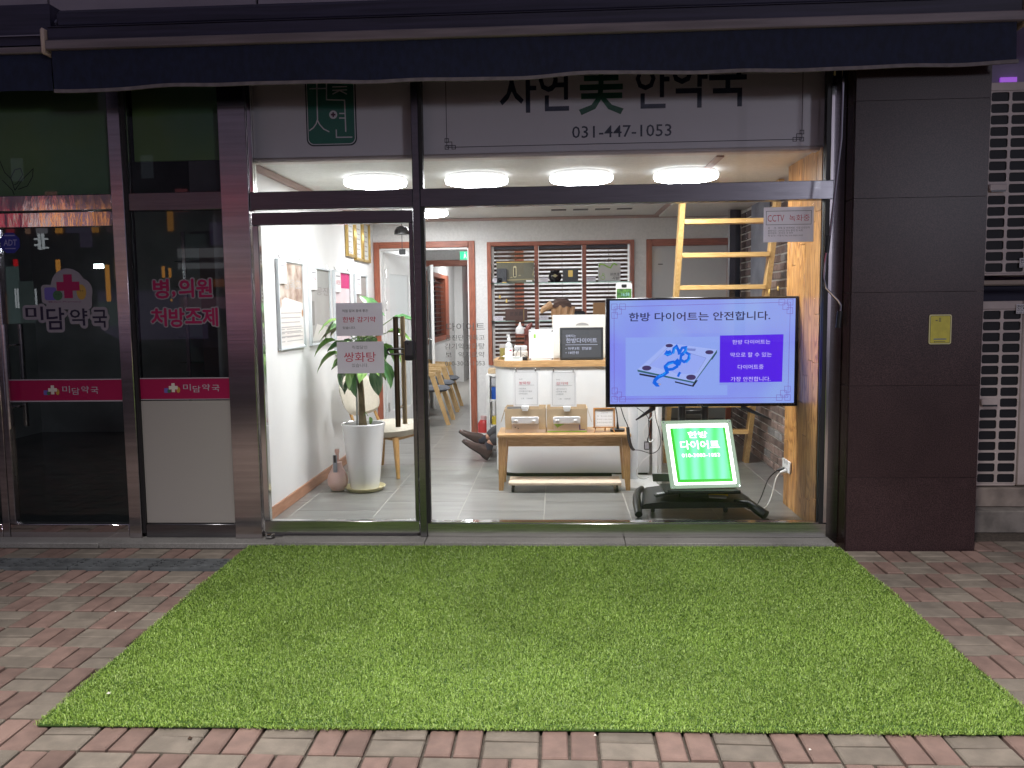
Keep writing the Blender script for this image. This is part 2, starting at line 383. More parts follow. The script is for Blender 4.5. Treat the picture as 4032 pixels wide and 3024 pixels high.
vb = sorted([b for b in bricks if vis(b[2], b[3])], key=lambda b: b[3])
near, far = vb[:298], vb[298:] + [b for b in bricks if not vis(b[2], b[3])]
bm_c = {}
def brick_shape(mb, r, z, tilt=(0, 0)):
    g_ = .0052; x0, x1, y0, y1 = r[0] + g_, r[1] - g_, r[2] + g_, r[3] - g_; b = .005
    P = [(x0, y0, -.068), (x1, y0, -.068), (x1, y1, -.068), (x0, y1, -.068), (x0, y0, z - b), (x1, y0, z - b), (x1, y1, z - b), (x0, y1, z - b), (x0 + b, y0 + b, z), (x1 - b, y0 + b, z), (x1 - b, y1 - b, z), (x0 + b, y1 - b, z)]
    cx, cy = (x0 + x1) / 2, (y0 + y1) / 2
    P = [(p[0], p[1], p[2] + ((p[0] - cx) * tilt[0] + (p[1] - cy) * tilt[1] if p[2] > -.06 else 0)) for p in P]
    F = [(0, 1, 5, 4), (1, 2, 6, 5), (2, 3, 7, 6), (3, 0, 4, 7), (4, 5, 9, 8), (5, 6, 10, 9), (6, 7, 11, 10), (7, 4, 8, 11), (8, 9, 10, 11)]
    mb.add(P, F)
vmesh = {}
for red in (False, True):
    wx, wy = (PX / 2, PY) if red else (PX, PY / 2)
    for k in range(4):
        mb = MB(); brick_shape(mb, (-wx / 2, wx / 2, -wy / 2, wy / 2), rnd.uniform(-.0535, -.0465), (rnd.uniform(-.02, .02), rnd.uniform(-.02, .02)))
        me = bpy.data.meshes.new('paving_brick'); me.from_pydata([(p[0], p[1], p[2] + .068) for p in mb.v], [], mb.f); me.materials.append(PR if red else PG); vmesh[(red, k)] = me
for red, r, cx, cy in near:
    o = bpy.data.objects.new('paving_brick', vmesh[(red, rnd.randrange(4))]); col.objects.link(o); o.parent = pav
    o.location = (cx, cy + 2.6, 0); o.rotation_euler.z = rnd.choice((0, math.pi)) + rnd.uniform(-.008, .008)
for red, nm in ((False, 'grey_paving_bricks'), (True, 'red_paving_bricks')):
    mb = MB()
    for b in far:
        if b[0] == red: brick_shape(mb, b[1], rnd.uniform(-.0535, -.0465), (rnd.uniform(-.015, .015), rnd.uniform(-.015, .015)))
    mt = M(nm.replace('_', ' '), (.205, .175, .142) if not red else (.215, .142, .118), .82, var=.14, vs=3, island=.16, speck=.22, stain=.22, bump=.35, bs=500)
    mb.build(nm, mt, pav, smooth=False, stuff=True)
# drain channel with slotted grey covers
dr = root('drain_channel', 'grey slotted drain cover strip running through the paving left of the mat', 'drain', (-2.9, -.53, -.06))
DM = M('weathered grey drain cover', (.11, .12, .125), .6, var=.2, vs=12, stain=.2)
x = -1.93; 
while x > -5.2:
    x1 = x - .5; mb = MB()
    mb.box(x1 + .004, x - .004, DRAIN[0] + .012, DRAIN[0] + .03, -.066, -.0475); mb.box(x1 + .004, x - .004, DRAIN[1] - .03, DRAIN[1] - .012, -.066, -.0475)
    for q in range(6):
        yy = DRAIN[0] + .042 + q * .0265
        nseg = 4
        for s_ in range(nseg):
            a = x1 + .01 + s_ * .122 + (.03 if q % 2 else 0); mb.box(a, min(a + .1, x - .006), yy, yy + .0145, -.064, -.049)
    mb.box(x1 + .004, x1 + .014, DRAIN[0] + .03, DRAIN[1] - .03, -.065, -.048)
    mb.build('drain_cover', DM, dr); x = x1
MB().box(-5.2, -1.93, DRAIN[0], DRAIN[1], -.0675, -.0655).build('channel_bed', GASKET, dr)
# granite threshold
th = root('stone_threshold', 'low grey stone threshold strip between storefronts and paving', 'kerb', (0, -.1, -.068))
for a, b in ((-5.4, -4.2), (-4.2, -3.0), (-3.0, -1.83), (-1.83, -.86), (-.86, .42), (.42, 1.72)):
    zz = -.022 if a > -1.9 else -.03
    MB().box(a + .002, b - .002, -.165, .06, -.067, zz, .004).build('threshold_stone', GRANITE2, th)

# artificial turf
TB = M('turf backing', (.05, .11, .018), .9)
turf = root('turf_mat', 'large green artificial grass mat laid on the bricks in front of the shop door', 'mat', (-.1, -1.34, -.05))
MC = [(-1.995, -.175), (-1.925, -2.508), (1.715, -2.47), (1.735, -.175)]   # corners
MB().prism(FZ(-.047), MC[::1], 0, .006).build('backing', TB, turf)
def turf_mesh(n, seed, inset=0, hmul=1.0):
    rg = np.random.default_rng(seed); s = rg.random(n) ** 1.0; t = rg.random(n)
    # denser toward the viewer's side
    t = 1 - (1 - t) ** .9
    A, B_, C_, D_ = [np.array(p) for p in (MC[1], MC[2], MC[3], MC[0])]
    P = (A * (1 - s)[:, None] + B_ * s[:, None]) * (1 - t)[:, None] + (D_ * (1 - s)[:, None] + C_ * s[:, None]) * t[:, None]
    edge = np.sin(P[:, 0] * 9) * .004 + np.sin(P[:, 0] * 3.1 + 1) * .006
    P[:, 1] += edge * (1 - t) * (t < .02) - .016 * rg.random(n) * (t < .012)
    P[:, 0] += (rg.random(n) * .014) * ((s > .995) * 1.0 - (s < .005) * 1.0)
    P[:, 0] += (.007 * np.sin(P[:, 1] * 4.3) + .004 * np.sin(P[:, 1] * 11)) * (2 * s - 1) ** 9
    ang = rg.random(n) * 2 * np.pi; lean = rg.uniform(.35, 1.35, n); L_ = rg.uniform(.010, .0185, n) * hmul; wd = rg.uniform(.0016, .0027, n)
    pile = np.sin(P[:, 0] * 2.3 + P[:, 1] * 1.7) * .6; ang2 = pile - 1.2
    dx = np.cos(ang) + .35 * np.cos(ang2); dy = np.sin(ang) + .35 * np.sin(ang2); q = np.hypot(dx, dy); dx /= q; dy /= q
    px_, py_ = -dy * wd / 2, dx * wd / 2
    z0 = np.full(n, -.042)
    l1 = L_ * .5; x1 = dx * l1 * np.sin(lean * .5); z1 = l1 * np.cos(lean * .5); y1 = dy * l1 * np.sin(lean * .5)
    x2 = x1 + dx * L_ * .5 * np.sin(lean * 1.5); y2 = y1 + dy * L_ * .5 * np.sin(lean * 1.5); z2 = z1 + L_ * .5 * np.cos(lean * 1.5)
    V = np.empty((n, 5, 3))
    V[:, 0] = np.c_[P[:, 0] - px_, P[:, 1] - py_, z0]; V[:, 1] = np.c_[P[:, 0] + px_, P[:, 1] + py_, z0]
    V[:, 2] = np.c_[P[:, 0] + x1 + px_, P[:, 1] + y1 + py_, z0 + z1]; V[:, 3] = np.c_[P[:, 0] + x1 - px_, P[:, 1] + y1 - py_, z0 + z1]
    V[:, 4] = np.c_[P[:, 0] + x2, P[:, 1] + y2, z0 + z2]
    V -= np.array([-.1, -1.34, -.05])
    me = bpy.data.meshes.new('turf_blades'); me.vertices.add(n * 5); me.vertices.foreach_set('co', V.astype(np.float32).ravel())
    base = np.arange(n) * 5
    li = np.c_[base, base + 1, base + 2, base + 3, base + 3, base + 2, base + 4].ravel().astype(np.int32)
    me.loops.add(n * 7); me.loops.foreach_set('vertex_index', li); me.polygons.add(n * 2)
    st = np.c_[np.arange(n) * 7, np.arange(n) * 7 + 4].ravel().astype(np.int32); me.polygons.foreach_set('loop_start', st)
    me.update(calc_edges=True); return me
gm = bpy.data.materials.new('turf blades'); gm.use_nodes = True; t_ = gm.node_tree; p_ = t_.nodes['Principled BSDF']
ge = t_.nodes.new('ShaderNodeNewGeometry'); cr_ = t_.nodes.new('ShaderNodeValToRGB'); t_.links.new(ge.outputs['Random Per Island'], cr_.inputs[0])
cr_.color_ramp.elements[0].color = (.17, .28, .04, 1); cr_.color_ramp.elements[1].color = (.46, .60, .20, 1)
e_ = cr_.color_ramp.elements.new(.45); e_.color = (.24, .385, .06, 1); e_ = cr_.color_ramp.elements.new(.8); e_.color = (.31, .47, .09, 1)
nz = t_.nodes.new('ShaderNodeTexNoise'); nz.inputs['Scale'].default_value = 1.6; nz.inputs['Detail'].default_value = 5; t_.links.new(ge.outputs['Position'], nz.inputs['Vector'])
mr_ = t_.nodes.new('ShaderNodeMapRange'); mr_.inputs[1].default_value = .3; mr_.inputs[2].default_value = .7; mr_.inputs[3].default_value = .8; mr_.inputs[4].default_value = 1.15; t_.links.new(nz.outputs[0], mr_.inputs[0])
vm_ = t_.nodes.new('ShaderNodeVectorMath'); vm_.operation = 'SCALE'; t_.links.new(cr_.outputs[0], vm_.inputs[0]); t_.links.new(mr_.outputs[0], vm_.inputs['Scale']); t_.links.new(vm_.outputs[0], p_.inputs['Base Color'])
p_.inputs['Roughness'].default_value = .42; p_.inputs['Specular IOR Level'].default_value = .4
me = turf_mesh(520000, 3); me.materials.append(gm)
o = bpy.data.objects.new('turf_blades', me); col.objects.link(o); o.parent = turf; o['kind'] = 'stuff'

for nm, (x_, y_), z_, k_ in (('small white paper scrap on the front left of the grass mat', (-1.7785,-2.2798), -.028, 1.3), ('tiny cream crumb on the bricks in front of the mat, left of centre', (0.1225,-2.5145), -.047, 1), ('tiny pale crumb on a red brick before the mat at the right', (0.8492,-2.5892), -.047, .9), ('small dry leaf bit on the front left bricks', (-1.319,-2.5775), -.047, 1.5), ('tiny pale fleck on a brick at the left', (-2.252,-1.347), -.047, .8)):
    r_ = .005 * k_; 0 and MB().add([(x_ - r_, y_ - r_ * .6, z_), (x_ + r_ * .9, y_ - r_, z_ + .001), (x_ + r_, y_ + r_ * .8, z_), (x_ - r_ * .5, y_ + r_, z_ + .002), (x_, y_, z_ + .006 * k_)], [(0, 1, 4), (1, 2, 4), (2, 3, 4), (3, 0, 4)])
    o = MB().add([(x_ - r_, y_ - r_ * .6, z_), (x_ + r_ * .9, y_ - r_, z_ + .001), (x_ + r_, y_ + r_ * .8, z_), (x_ - r_ * .5, y_ + r_, z_ + .002), (x_, y_, z_ + .006 * k_)], [(0, 1, 4), (1, 2, 4), (2, 3, 4), (3, 0, 4)]).build('litter_scrap', M('dry brown leaf', (.06, .035, .02), .8) if 'leaf' in nm else M('paper crumb', (.8, .76, .68), .7)); tag(o, nm, 'litter')

# ---------------------------------------------------------------- shop floor with big tiles
XL, YB, XB, ZC = -2.02, 3.9, 1.9, 2.44
fl = struct(MB().box(-2.2, 2.1, .02, 12.6, -.06, -.002).build('shop_floor', GROUT))
BASEF = BASE[fl.name]
tn = 0
for i in range(-2, 8):
    xa = -1.918 + .605 * (i)
    for j in range(0, 12):
        off = (0.0 if i % 2 else .302)
        ya = -.02 + .605 * j + (off if i % 2 == 0 else 0) - .3
        a0, a1 = max(xa, -2.02), min(xa + .605, 2.0); b0, b1 = max(ya, .03), ya + .605
        if a1 - a0 < .05 or b1 - b0 < .05: continue
        mb = MB().box(a0 + .003, a1 - .003, b0 + .003, b1 - .003, -.0035, 0, .0006)
        mb.build('floor_tile', TILE, fl); tn += 1

# ---------------------------------------------------------------- shop walls
lw = root('left_wall', 'white interior wall with framed posters behind the potted plant', 'wall', (XL, 2, 0))
MB().box(XL - .12, XL, .06, YB + .1, .0, ZC + .6).build('plaster', WHITE, lw)
MB().box(XL, XL + .012, .07, YB - .02, .0, .088, .003).build('skirting_board', SKIRT, lw)
MB().box(XL, XL + .03, .07, YB - .0, ZC - .045, ZC, .004).build('crown_moulding', MOULD, lw)
bw = root('back_wall', 'off white back wall with a blind window between a doorway and a grey door', 'wall', (0, YB, 0))
for a, b, c, d_ in ((XL, -1.955, 0, 2.13), (-.963, -.76, 0, ZC), (XL, -.963, 2.13, ZC), (-.76, .84, 0, .83), (-.76, .84, 2.177, ZC), (.84, 1.0, 0, ZC), (1.0, 1.9, 2.15, ZC)):
    MB().box(a, b, YB, YB + .12, c, d_).build('plaster', WALL2, bw)
MB().box(XL + .03, 1.9, YB - .02, YB, ZC - .032, ZC - .002, .004).build('crown_moulding', MOULD, bw)
# doorway trim
df = root('doorway_frame', 'reddish brown doorway frame leading to the corridor with wooden chairs', 'door frame', (-1.45, YB, 0))
mb = MB().box(-2.015, -1.953, YB - .02, YB + .14, 0, 2.195, .004); mb.build('jamb', BROWN, df)
MB().box(-.965, -.897, YB - .02, YB + .14, 0, 2.195, .004).build('jamb', BROWN, df)
MB().box(-1.952, -.966, YB - .02, YB + .14, 2.128, 2.195, .004).build('head', BROWNH, df)
MB().box(-.98, -.9655, YB + .0, YB + .13, 0, 2.118).box(-1.9525, -1.938, YB, YB + .13, 0, 2.118).box(-1.938, -.98, YB, YB + .13, 2.106, 2.127).build('white_lining', WHPL, df)
# open white door in the doorway
dl = root('white_door', 'open white door with frosted glass panel hinged left inside the doorway', 'door', (-1.925, YB + .13, 0))
fd = Fr((-1.925, YB + .13, 0), (.17, .82, 0))
MB().fbox(fd, 0, .13, .01, 2.09, 0, -.04, .003).fbox(fd, .70, .83, .01, 2.09, 0, -.04, .003).fbox(fd, .13, .70, 1.86, 2.09, 0, -.04, .003).fbox(fd, .13, .70, .01, .3, 0, -.04, .003).build('leaf', WHITE, dl)
MB().fbox(fd, .13, .70, .3, 1.86, -.012, -.024).build('frosted_glass', M('frosted glass', (.70, .73, .73), .35), dl)
for zz in (1.86, 1.50, .35): MB().fbox(fd, -.006, .03, zz - .05, zz + .05, .001, .012, .002).build('hinge', CHROME, dl)
# second door and its frame further down the corridor
d2 = root('corridor_door_frame', 'reddish brown door head and jambs deep inside the corridor', 'door frame', (-1.4, 7.5, 0))
MB().box(-2.0, -.9, 7.45, 7.6, 2.10, 2.19, .004).build('head', BROWNH, d2)
MB().box(-1.10, -1.03, 7.45, 7.6, 0, 2.1, .004).build('jamb', BROWN, d2)
dd = root('corridor_door', 'narrow looking white door standing open deep in the corridor', 'door', (-1.93, 7.44, 0))
fd2 = Fr((-1.93, 7.44, 0), (.17, -.8, 0))
MB().fbox(fd2, 0, .12, .01, 2.08, 0, .04, .003).fbox(fd2, .7, .82, .01, 2.08, 0, .04, .003).fbox(fd2, .12, .7, 1.86, 2.08, 0, .04).fbox(fd2, .12, .7, .01, .3, 0, .04).build('leaf', WHITE, dd)
MB().fbox(fd2, .12, .7, .3, 1.86, .012, .024).build('glass_panel', M('grey door glass', (.2, .21, .22), .2), dd)
MB().tube([fd2(.77, 1.02, .04), fd2(.77, 1.02, .09), fd2(.64, 1.02, .09)], .011, 8).build('handle', CHROME, dd)
# corridor shell
cw = root('corridor_walls', 'pale corridor walls and ceiling seen through the doorway', 'wall', (-1.4, 8, 0))
MB().box(XL - .12, XL, YB + .1, 7.7, 0, 2.5).box(XL - .12, XL, 10.2, 12.5, 0, 2.5).box(XL - .12, XL, 7.7, 10.2, 0, .9).box(XL - .12, XL, 7.7, 10.2, 2.05, 2.5).build('left_side', WALL2, cw)
MB().box(-.9, -.8, YB + .12, 12.5, 0, 2.5).build('right_side', WALL2, cw)
MB().box(XL - .1, -.9, YB + .12, 12.5, 2.44, 2.5).build('corridor_ceiling', CEIL, cw)
MB().box(XL, -.9, 7.5, 7.56, 2.19, 2.44).build('partition_head', WALL2, cw)
MB().box(XL, XL + .16, 11.2, 12.35, 0, 2.44).build('white_column', WHITE, cw)
MB().box(XL - .1, -.8, 12.5, 12.6, 0, 2.5).build('end_side', WALL2, cw)
wn = root('corridor_window', 'brown framed window with dark blinds on the corridor wall', 'window', (XL, 8.9, .9))
MB().box(XL - .1, XL + .02, 7.7, 7.78, .9, 2.05).box(XL - .1, XL + .02, 9.75, 10.2, .9, 2.05).box(XL - .1, XL + .02, 7.78, 9.75, .9, .98).box(XL - .1, XL + .02, 7.78, 9.75, 1.98, 2.05).build('frame', BROWN, wn)
MB().box(XL - .09, XL - .07, 7.78, 9.75, .98, 1.98).build('pane', M('night window', (.02, .022, .03), .08), wn)
mb = MB()
for k in range(13): MB().box(XL - .06, XL - .01, 7.8, 9.73, 1.0 + k * .075, 1.006 + k * .075).build('slat', BLIND, wn)
fe = root('far_entrance_door', 'grey metal door with dark glass and a red light strip at the far corridor end', 'door', (-1.6, 12.4, 0))
MB().box(-1.86, -1.80, 12.34, 12.42, 0, 2.2).box(-1.2, -1.0, 12.34, 12.42, 0, 2.2).box(-1.80, -1.2, 12.34, 12.42, 2.02, 2.2).box(-1.80, -1.2, 12.34, 12.42, 0, .1).build('frame', STEEL, fe)
MB().box(-1.80, -1.2, 12.37, 12.39, .1, 2.02).build('pane', M('night window', (.02, .022, .03), .08), fe)
MB().box(-1.79, -1.3, 12.33, 12.36, 1.90, 1.925).build('red_light_strip', EM('red strip', (1, .03, .05), 4), fe)
xs = root('exit_sign', 'small green exit sign above the corridor doorway', 'sign', (-1.12, 4.7, 2.2))
MB().box(-1.155, -1.02, 4.68, 4.72, 2.03, 2.14, .004).build('housing', WHPL, xs)
MB().fbox(FY(4.68), -1.148, -1.027, 2.038, 2.132, .001, .003).build('lit_panel', EM('exit green', (.05, .75, .35), 1.6), xs)
MB().poly(FY(4.68), circ(-1.09, 2.115, .007, 8), .0045).poly(FY(4.68), [(-1.105, 2.05), (-1.098, 2.05), (-1.086, 2.075), (-1.075, 2.05), (-1.068, 2.053), (-1.08, 2.08), (-1.08, 2.10), (-1.10, 2.10), (-1.10, 2.08)], .0045).build('running_figure', EM('exit white', (.9, 1, .95), 1.6), xs)
# room behind the blinds
rb = root('back_room', 'bright white back room behind the brown slatted blinds', 'wall', (0, 6, 0))
MB().box(-.8, 1.9, 6.0, 6.1, 0, 2.5).build('rear_side', WALL2, rb)
MB().box(.95, 1.05, YB + .12, 6.0, 0, 2.5).build('right_side', WALL2, rb)
MB().box(-.8, .95, YB + .12, 6.0, 2.44, 2.5).build('room_ceiling', CEIL, rb)
MB().box(-.56, -.44, 5.9, 5.99, 0, 2.3).build('brown_post', BROWN, rb)
# ceiling
ce = struct(MB().box(XL, 1.9, .2, YB + .1, ZC, ZC + .05).build('ceiling', CEIL))
MB().box(1.05, 1.10, .3, YB, ZC - .012, ZC - .001).build('ceiling_trim', MOULD, ce)
MB().box(1.105, 1.9, 2.4, YB, ZC - .025, ZC - .001).build('ceiling_panel', CEIL, ce)
for q in range(4): MB().box(-.05 + q * .22, .10 + q * .22, 3.2, 3.3, ZC - .006, ZC - .001).build('vent_grille', DKPL, ce)
# brick wall on the right
bk = root('brick_wall', 'dark brown brick wall with pale mortar on the right side of the shop', 'wall', (XB, 2.4, 0))
MB().box(XB + .012, XB + .15, .8, YB + .1, 0, 2.6).build('mortar', M('pale mortar', (.66, .63, .58), .9, var=.12, vs=30, bump=.5, bs=120), bk)
BRK = M('dark clinker brick', (.24, .175, .15), .8, var=.35, vs=9, rand=.45, bump=.6, bs=60, det=6, speck=.15)
BRK2 = M('grey clinker brick', (.24, .23, .22), .8, var=.3, vs=9, rand=.3, bump=.6, bs=60)
bw_, bh_ = .252, .0725; rows = int(2.44 / bh_); allb = []
BV = []
for k in range(5):
    mb = MB(); mb.box(0, .022, 0, .236, 0, .058, .004)
    jit = [(p[0], p[1] + rnd.uniform(-.002, .002), p[2] + rnd.uniform(-.0015, .0015)) for p in mb.v]
    me = bpy.data.meshes.new('brick'); me.from_pydata(jit, [], mb.f); me.materials.append(BRK if k < 4 else BRK2); BV.append(me)
for r_ in range(rows):
    for c_ in range(13):
        y0 = .8 + c_ * bw_ + (bw_ / 2 if r_ % 2 else 0)
        if y0 > YB - .15: continue
        allb.append((y0, .01 + r_ * bh_))
allb.sort(key=lambda b: (b[0] > 3.6, b[0]))
for q, (y0, z0) in enumerate(allb):
    if q < 298:
        o = bpy.data.objects.new('brick', BV[4 if rnd.random() < .06 else rnd.randrange(4)]); col.objects.link(o); o.parent = bk
        o.location = (rnd.uniform(-.006, .001), y0 - 2.4, z0)
mb = MB()
for (y0, z0) in allb[298:]: mb.box(XB - .002, XB + .02, y0, y0 + .236, z0, z0 + .058, .004)
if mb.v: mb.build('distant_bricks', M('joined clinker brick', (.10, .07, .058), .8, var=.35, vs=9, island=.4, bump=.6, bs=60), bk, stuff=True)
MB().box(XB - .012, XB - .004, 2.3, 3.0, 1.3, ZC).build('grey_panel', M('grey blue slab', (.22, .24, .29), .6, var=.2, vs=5, bump=.6, bs=25), bk)  # thin grey blue slab over the upper bricks
bp = root('dark_metal_post', 'glossy black metal post with steel edges beside the grey back door', 'post', (1.79, 3.3, 0))
MB().box(1.74, 1.845, 3.28, 3.36, 1.0, ZC - .03, .003).build('post', M('black glossy metal', (.012, .015, .022), .15), bp)
MB().box(1.722, 1.738, 3.27, 3.30, 1.0, ZC - .03).box(1.847, 1.855, 3.27, 3.30, 1.0, ZC - .03).build('steel_edge', CHROME, bp)
# right back door
rd = root('grey_door', 'closed grey door in a reddish brown frame at the back right', 'door', (1.45, YB, 0))
MB().box(.971, 1.03, YB - .02, YB + .1, 0, 2.179, .004).build('jamb', BROWN, rd); MB().box(1.84, 1.895, YB - .02, YB + .1, 0, 2.179, .004).build('jamb', BROWN, rd)
MB().box(1.031, 1.839, YB - .02, YB + .1, 2.105, 2.179, .004).build('head', BROWNH, rd)
MB().box(1.032, 1.838, YB + .01, YB + .05, 0, 2.104).build('leaf', M('grey door film', (.50, .50, .50), .5), rd)
MB().box(1.10, 1.15, YB + .005, YB + .01, 1.905, 1.915).build('label_plate', DKPL, rd)

# ---------------------------------------------------------------- wood clad pier by the glass
wp = root('wood_clad_pier', 'orange brown wood plank cladding on the pier beside the window', 'wall', (1.8, .45, 0))
XW = 1.655
MB().box(XW + .014, 2.0, .05, .812, 0, ZC + .0).build('core', DKPL, wp)
PLK = PLANKMAT('varnished oak plank')
pw = .1092
for k in range(7):
    y0 = .052 + k * pw; z = 0; first = True
    while z < ZC - .01:
        h = rnd.uniform(.3, 1.1) if not first else rnd.uniform(.15, .8); first = False
        z1 = min(z + h, ZC)
        if ZC - z1 < .12: z1 = ZC
        dpt = rnd.uniform(0, .0015)
        MB().box(XW - dpt, XW + .013, y0 + .0006, y0 + pw - .0009, z + .0016, z1 - .0016, .0015).build('plank', PLK, wp); z = z1
for k in range(3):
    MB().box(XW + .016 + k * .11, XW + .122 + k * .11, .8125, .824, 0, ZC, .001).build('plank', PLK, wp)

# ================================================================ STOREFRONT OF THE LIT SHOP
zb0, zb1 = 2.104, 2.218      # transom bar
wf = root('shop_window', 'large lit shop window in dark steel frame right of the door', 'window', (.4, 0, -.02))
MB().box(-.856, 1.7, -.035, .05, zb0, zb1, .003).build('transom_bar', STEELH, wf)
MB().box(-.856, 1.7, -.035, .05, -.022, .07, .003).build('bottom_rail', STEELB, wf)
MB().box(-.834, 1.652, -.032, -.026, .071, .076).box(-.834, 1.652, -.03, .04, .0705, .0745).build('sill_bead', CHROME, wf)
MB().box(-.903, -.857, -.04, .05, -.022, 3.02, .003).build('mullion', STEEL, wf)
MB().box(-.856, -.836, -.03, .03, .075, zb0).box(-.856, -.836, -.03, .03, zb1, 3.0).build('gasket', GASKET, wf)
MB().box(1.678, 1.70, -.036, .05, .075, zb0, .002).box(1.678, 1.70, -.036, .05, zb1, 3.0, .002).build('chrome_jamb', CHROME, wf)
MB().box(1.654, 1.677, -.03, .03, .075, zb0).box(1.654, 1.677, -.03, .03, zb1, 3.0).build('gasket', GASKET, wf)
MB().box(1.701, 1.774, -.02, .05, -.03, 3.0, .003).build('side_post', STEEL, wf)
MB().box(-.836, 1.654, -.006, .006, .075, zb0).build('pane', GLS, wf)
MB().box(-.836, 1.654, -.006, .006, zb1, 3.0).build('transom_pane', GLS, wf)
wpst = root('wide_steel_post', 'wide brushed stainless steel post between the dark shop and the lit shop', 'post', (-2.04, 0, -.03))
MB().box(-2.131, -1.952, -.05, .06, -.03, 3.02, .003).build('post', STEELP, wpst)
# glazed door
sd = root('shop_door', 'glass shop door with long bronze pull handle and two paper notices', 'door', (-1.42, 0, 0))
MB().box(-1.95, -.904, -.034, .05, zb0, zb1, .003).build('transom_bar', STEELH, sd)
MB().box(-1.95, -1.925, -.03, .04, zb1, 3.0, .002).build('transom_jamb', CHROME, sd)
MB().box(-1.925, -.904, -.006, .006, zb1, 3.0).build('transom_pane', GLS, sd)
MB().box(-1.944, -.908, -.03, .03, 2.009, 2.088, .003).build('top_rail', STEELH, sd)
MB().box(-1.938, -.908, -.03, .03, .004, .083, .003).build('bottom_rail', STEELB, sd)
MB().box(-1.9445, -1.905, -.028, .028, .084, 2.008, .004).build('hinge_stile', CHROME, sd)
MB().box(-.934, -.908, -.03, .03, .084, 2.008, .003).build('lock_stile', STEEL, sd)
MB().box(-1.904, -.935, -.005, .005, .084, 2.008).build('pane', GLS, sd)
MB().lathe((-1.90, -.045, -.02), [(.0, 0), (.03, 0), (.03, .012), (.0, .012)], 14).build('floor_pivot', CHROME, sd)
BRZ = M('dark bronze', (.10, .075, .045), .3, metal=.8, var=.1, vs=5); BRS = M('brushed brass', (.62, .48, .27), .35, metal=.3)
hx0, hz0 = (-1.0245, 1.4172); hx1, hz1 = (-1.0246, 0.7111)
hx = (hx0 + hx1) / 2
MB().tube([(hx, -.075, hz1), (hx, -.075, hz0)], .017, 16).build('pull_handle', BRZ, sd)
MB().tube([(hx + .018, .07, hz1 + .0), (hx + .018, .07, hz0 - .0)], .016, 16).build('inner_pull_handle', BRS, sd)
for zz in (hz0 - .12, hz1 + .12): MB().tube([(hx, -.075, zz), (hx + .01, .07, zz)], .009, 8).build('handle_stem', CHROME, sd)
lk = MB().fbox(FY(0), -.975, -.918, 1.135, 1.265, .03, .06, .008).build('digital_lock', M('gunmetal', (.10, .10, .11), .3, metal=.6), sd)
MB().fbox(FY(0), -.972, -.921, 1.139, 1.17, .0602, .063, .001).build('lock_keypad', BLACKP, lk)
MB().poly(FY(0), circ(-.953, 1.243, .006, 10), .0605).build('lock_keyhole', BLACKP, lk)
ul = MB(); lp = [(hx - .0, z_, y_) for y_, z_ in ((0, 0),)]
zc = 1.197
pts = [(-.975, -.045, zc + .016), (hx - .03, -.05, zc + .018)] + [(hx - .03 - .022 * math.sin(R(a)), -.05, zc + .018 * math.cos(R(a))) for a in range(20, 180, 20)] + [(hx - .03, -.05, zc - .018), (-.975, -.045, zc - .016)]
pts = [(p[0], p[1] - (.055 if abs(p[0] - hx) < .06 else 0), p[2]) for p in pts]
MB().tube(pts, .0065, 8).build('u_lock', BLACKP, sd)

def notice(name, label, fr, box, depth=.0015, mat=None, cat='notice'):
    u0, u1, v0, v1 = box; r_ = root(name, label, cat, fr((u0 + u1) / 2, v0, 0))
    MB().fbox(fr, u0, u1, v0, v1, 0, depth).build('sheet', mat or PAPER, r_); return r_
fg = Fr((0, -.0075, 0))
n1 = notice('paper_notice', 'upper white paper notice on the glass door with red Korean lettering', Fr((0, -.0065, 0)), (-1.4245,-1.1205,1.2965,1.5077))
text(MB(), fg, '직접 달여 몸에 좋은', -1.3824,-1.2141,1.4484,1.4661, .0015, .004).build('black_lettering', INK, n1, False)
text(MB(), fg, '한방 감기약', -1.3811,-1.1663,1.3834,1.4188, .0015, .008).build('red_lettering', INKR, n1, False)
text(MB(), fg, '있습니다.', -1.3822,-1.299,1.3401,1.3573, .0015, .004).build('more_lettering', INK, n1, False)
n2 = notice('paper_notice', 'lower white paper notice on the glass door with large thin red lettering', Fr((0, -.0065, 0)), (-1.425,-1.1178,1.0533,1.2582))
text(MB(), fg, '직접달인', -1.3257,-1.2264,1.2107,1.2329, .0015).build('grey_lettering', INKG, n2, False)
text(MB(), fg, '쌍화탕', -1.379,-1.1721,1.1273,1.1909, .0015).build('red_lettering', INKR, n2, False)
text(MB(), fg, '있습니다.', -1.3293,-1.2233,1.0931,1.117, .0015).build('more_lettering', INKG, n2, False)
n3 = notice('camera_notice', 'white camera surveillance notice taped high on the right of the window', Fr((0, -.0065, 0)), (1.2864,1.592,1.8493,2.0642))
u0, u1, v0, v1 = 1.302,1.5765,1.9566,2.0396
MB().ribbon(fg, [(u0, v0), (u1, v0), (u1, v1), (u0, v1)], .003, .0015, True).build('border', INKG, n3, False)
mb = MB(); text(mb, fg, 'CCTV', 1.3105,1.411,1.9756,2.0165, .0015, -.004); text(mb, fg, '녹화중', 1.4419,1.5667,1.9765,2.0159, .0015, -.004); mb.build('red_lettering', INKR, n3, False)
mb = MB()
lines(mb, fg, [('목      적 : 방범 및 화재예방, 시설 안전관리', 1.3128,1.5679,1.9298,1.9425), ('촬영시간 : 24시간 연속 촬영 및 녹화', 1.313,1.5261,1.9132,1.9259), ('촬영범위 : 한약국 내 외부', 1.3132,1.4667,1.8989,1.9102), ('책 임 자 : 이동석 TEL 010-3003-1053', 1.3135,1.5267,1.8836,1.8949)], .0015); mb.build('small_lettering', INKG, n3, False)
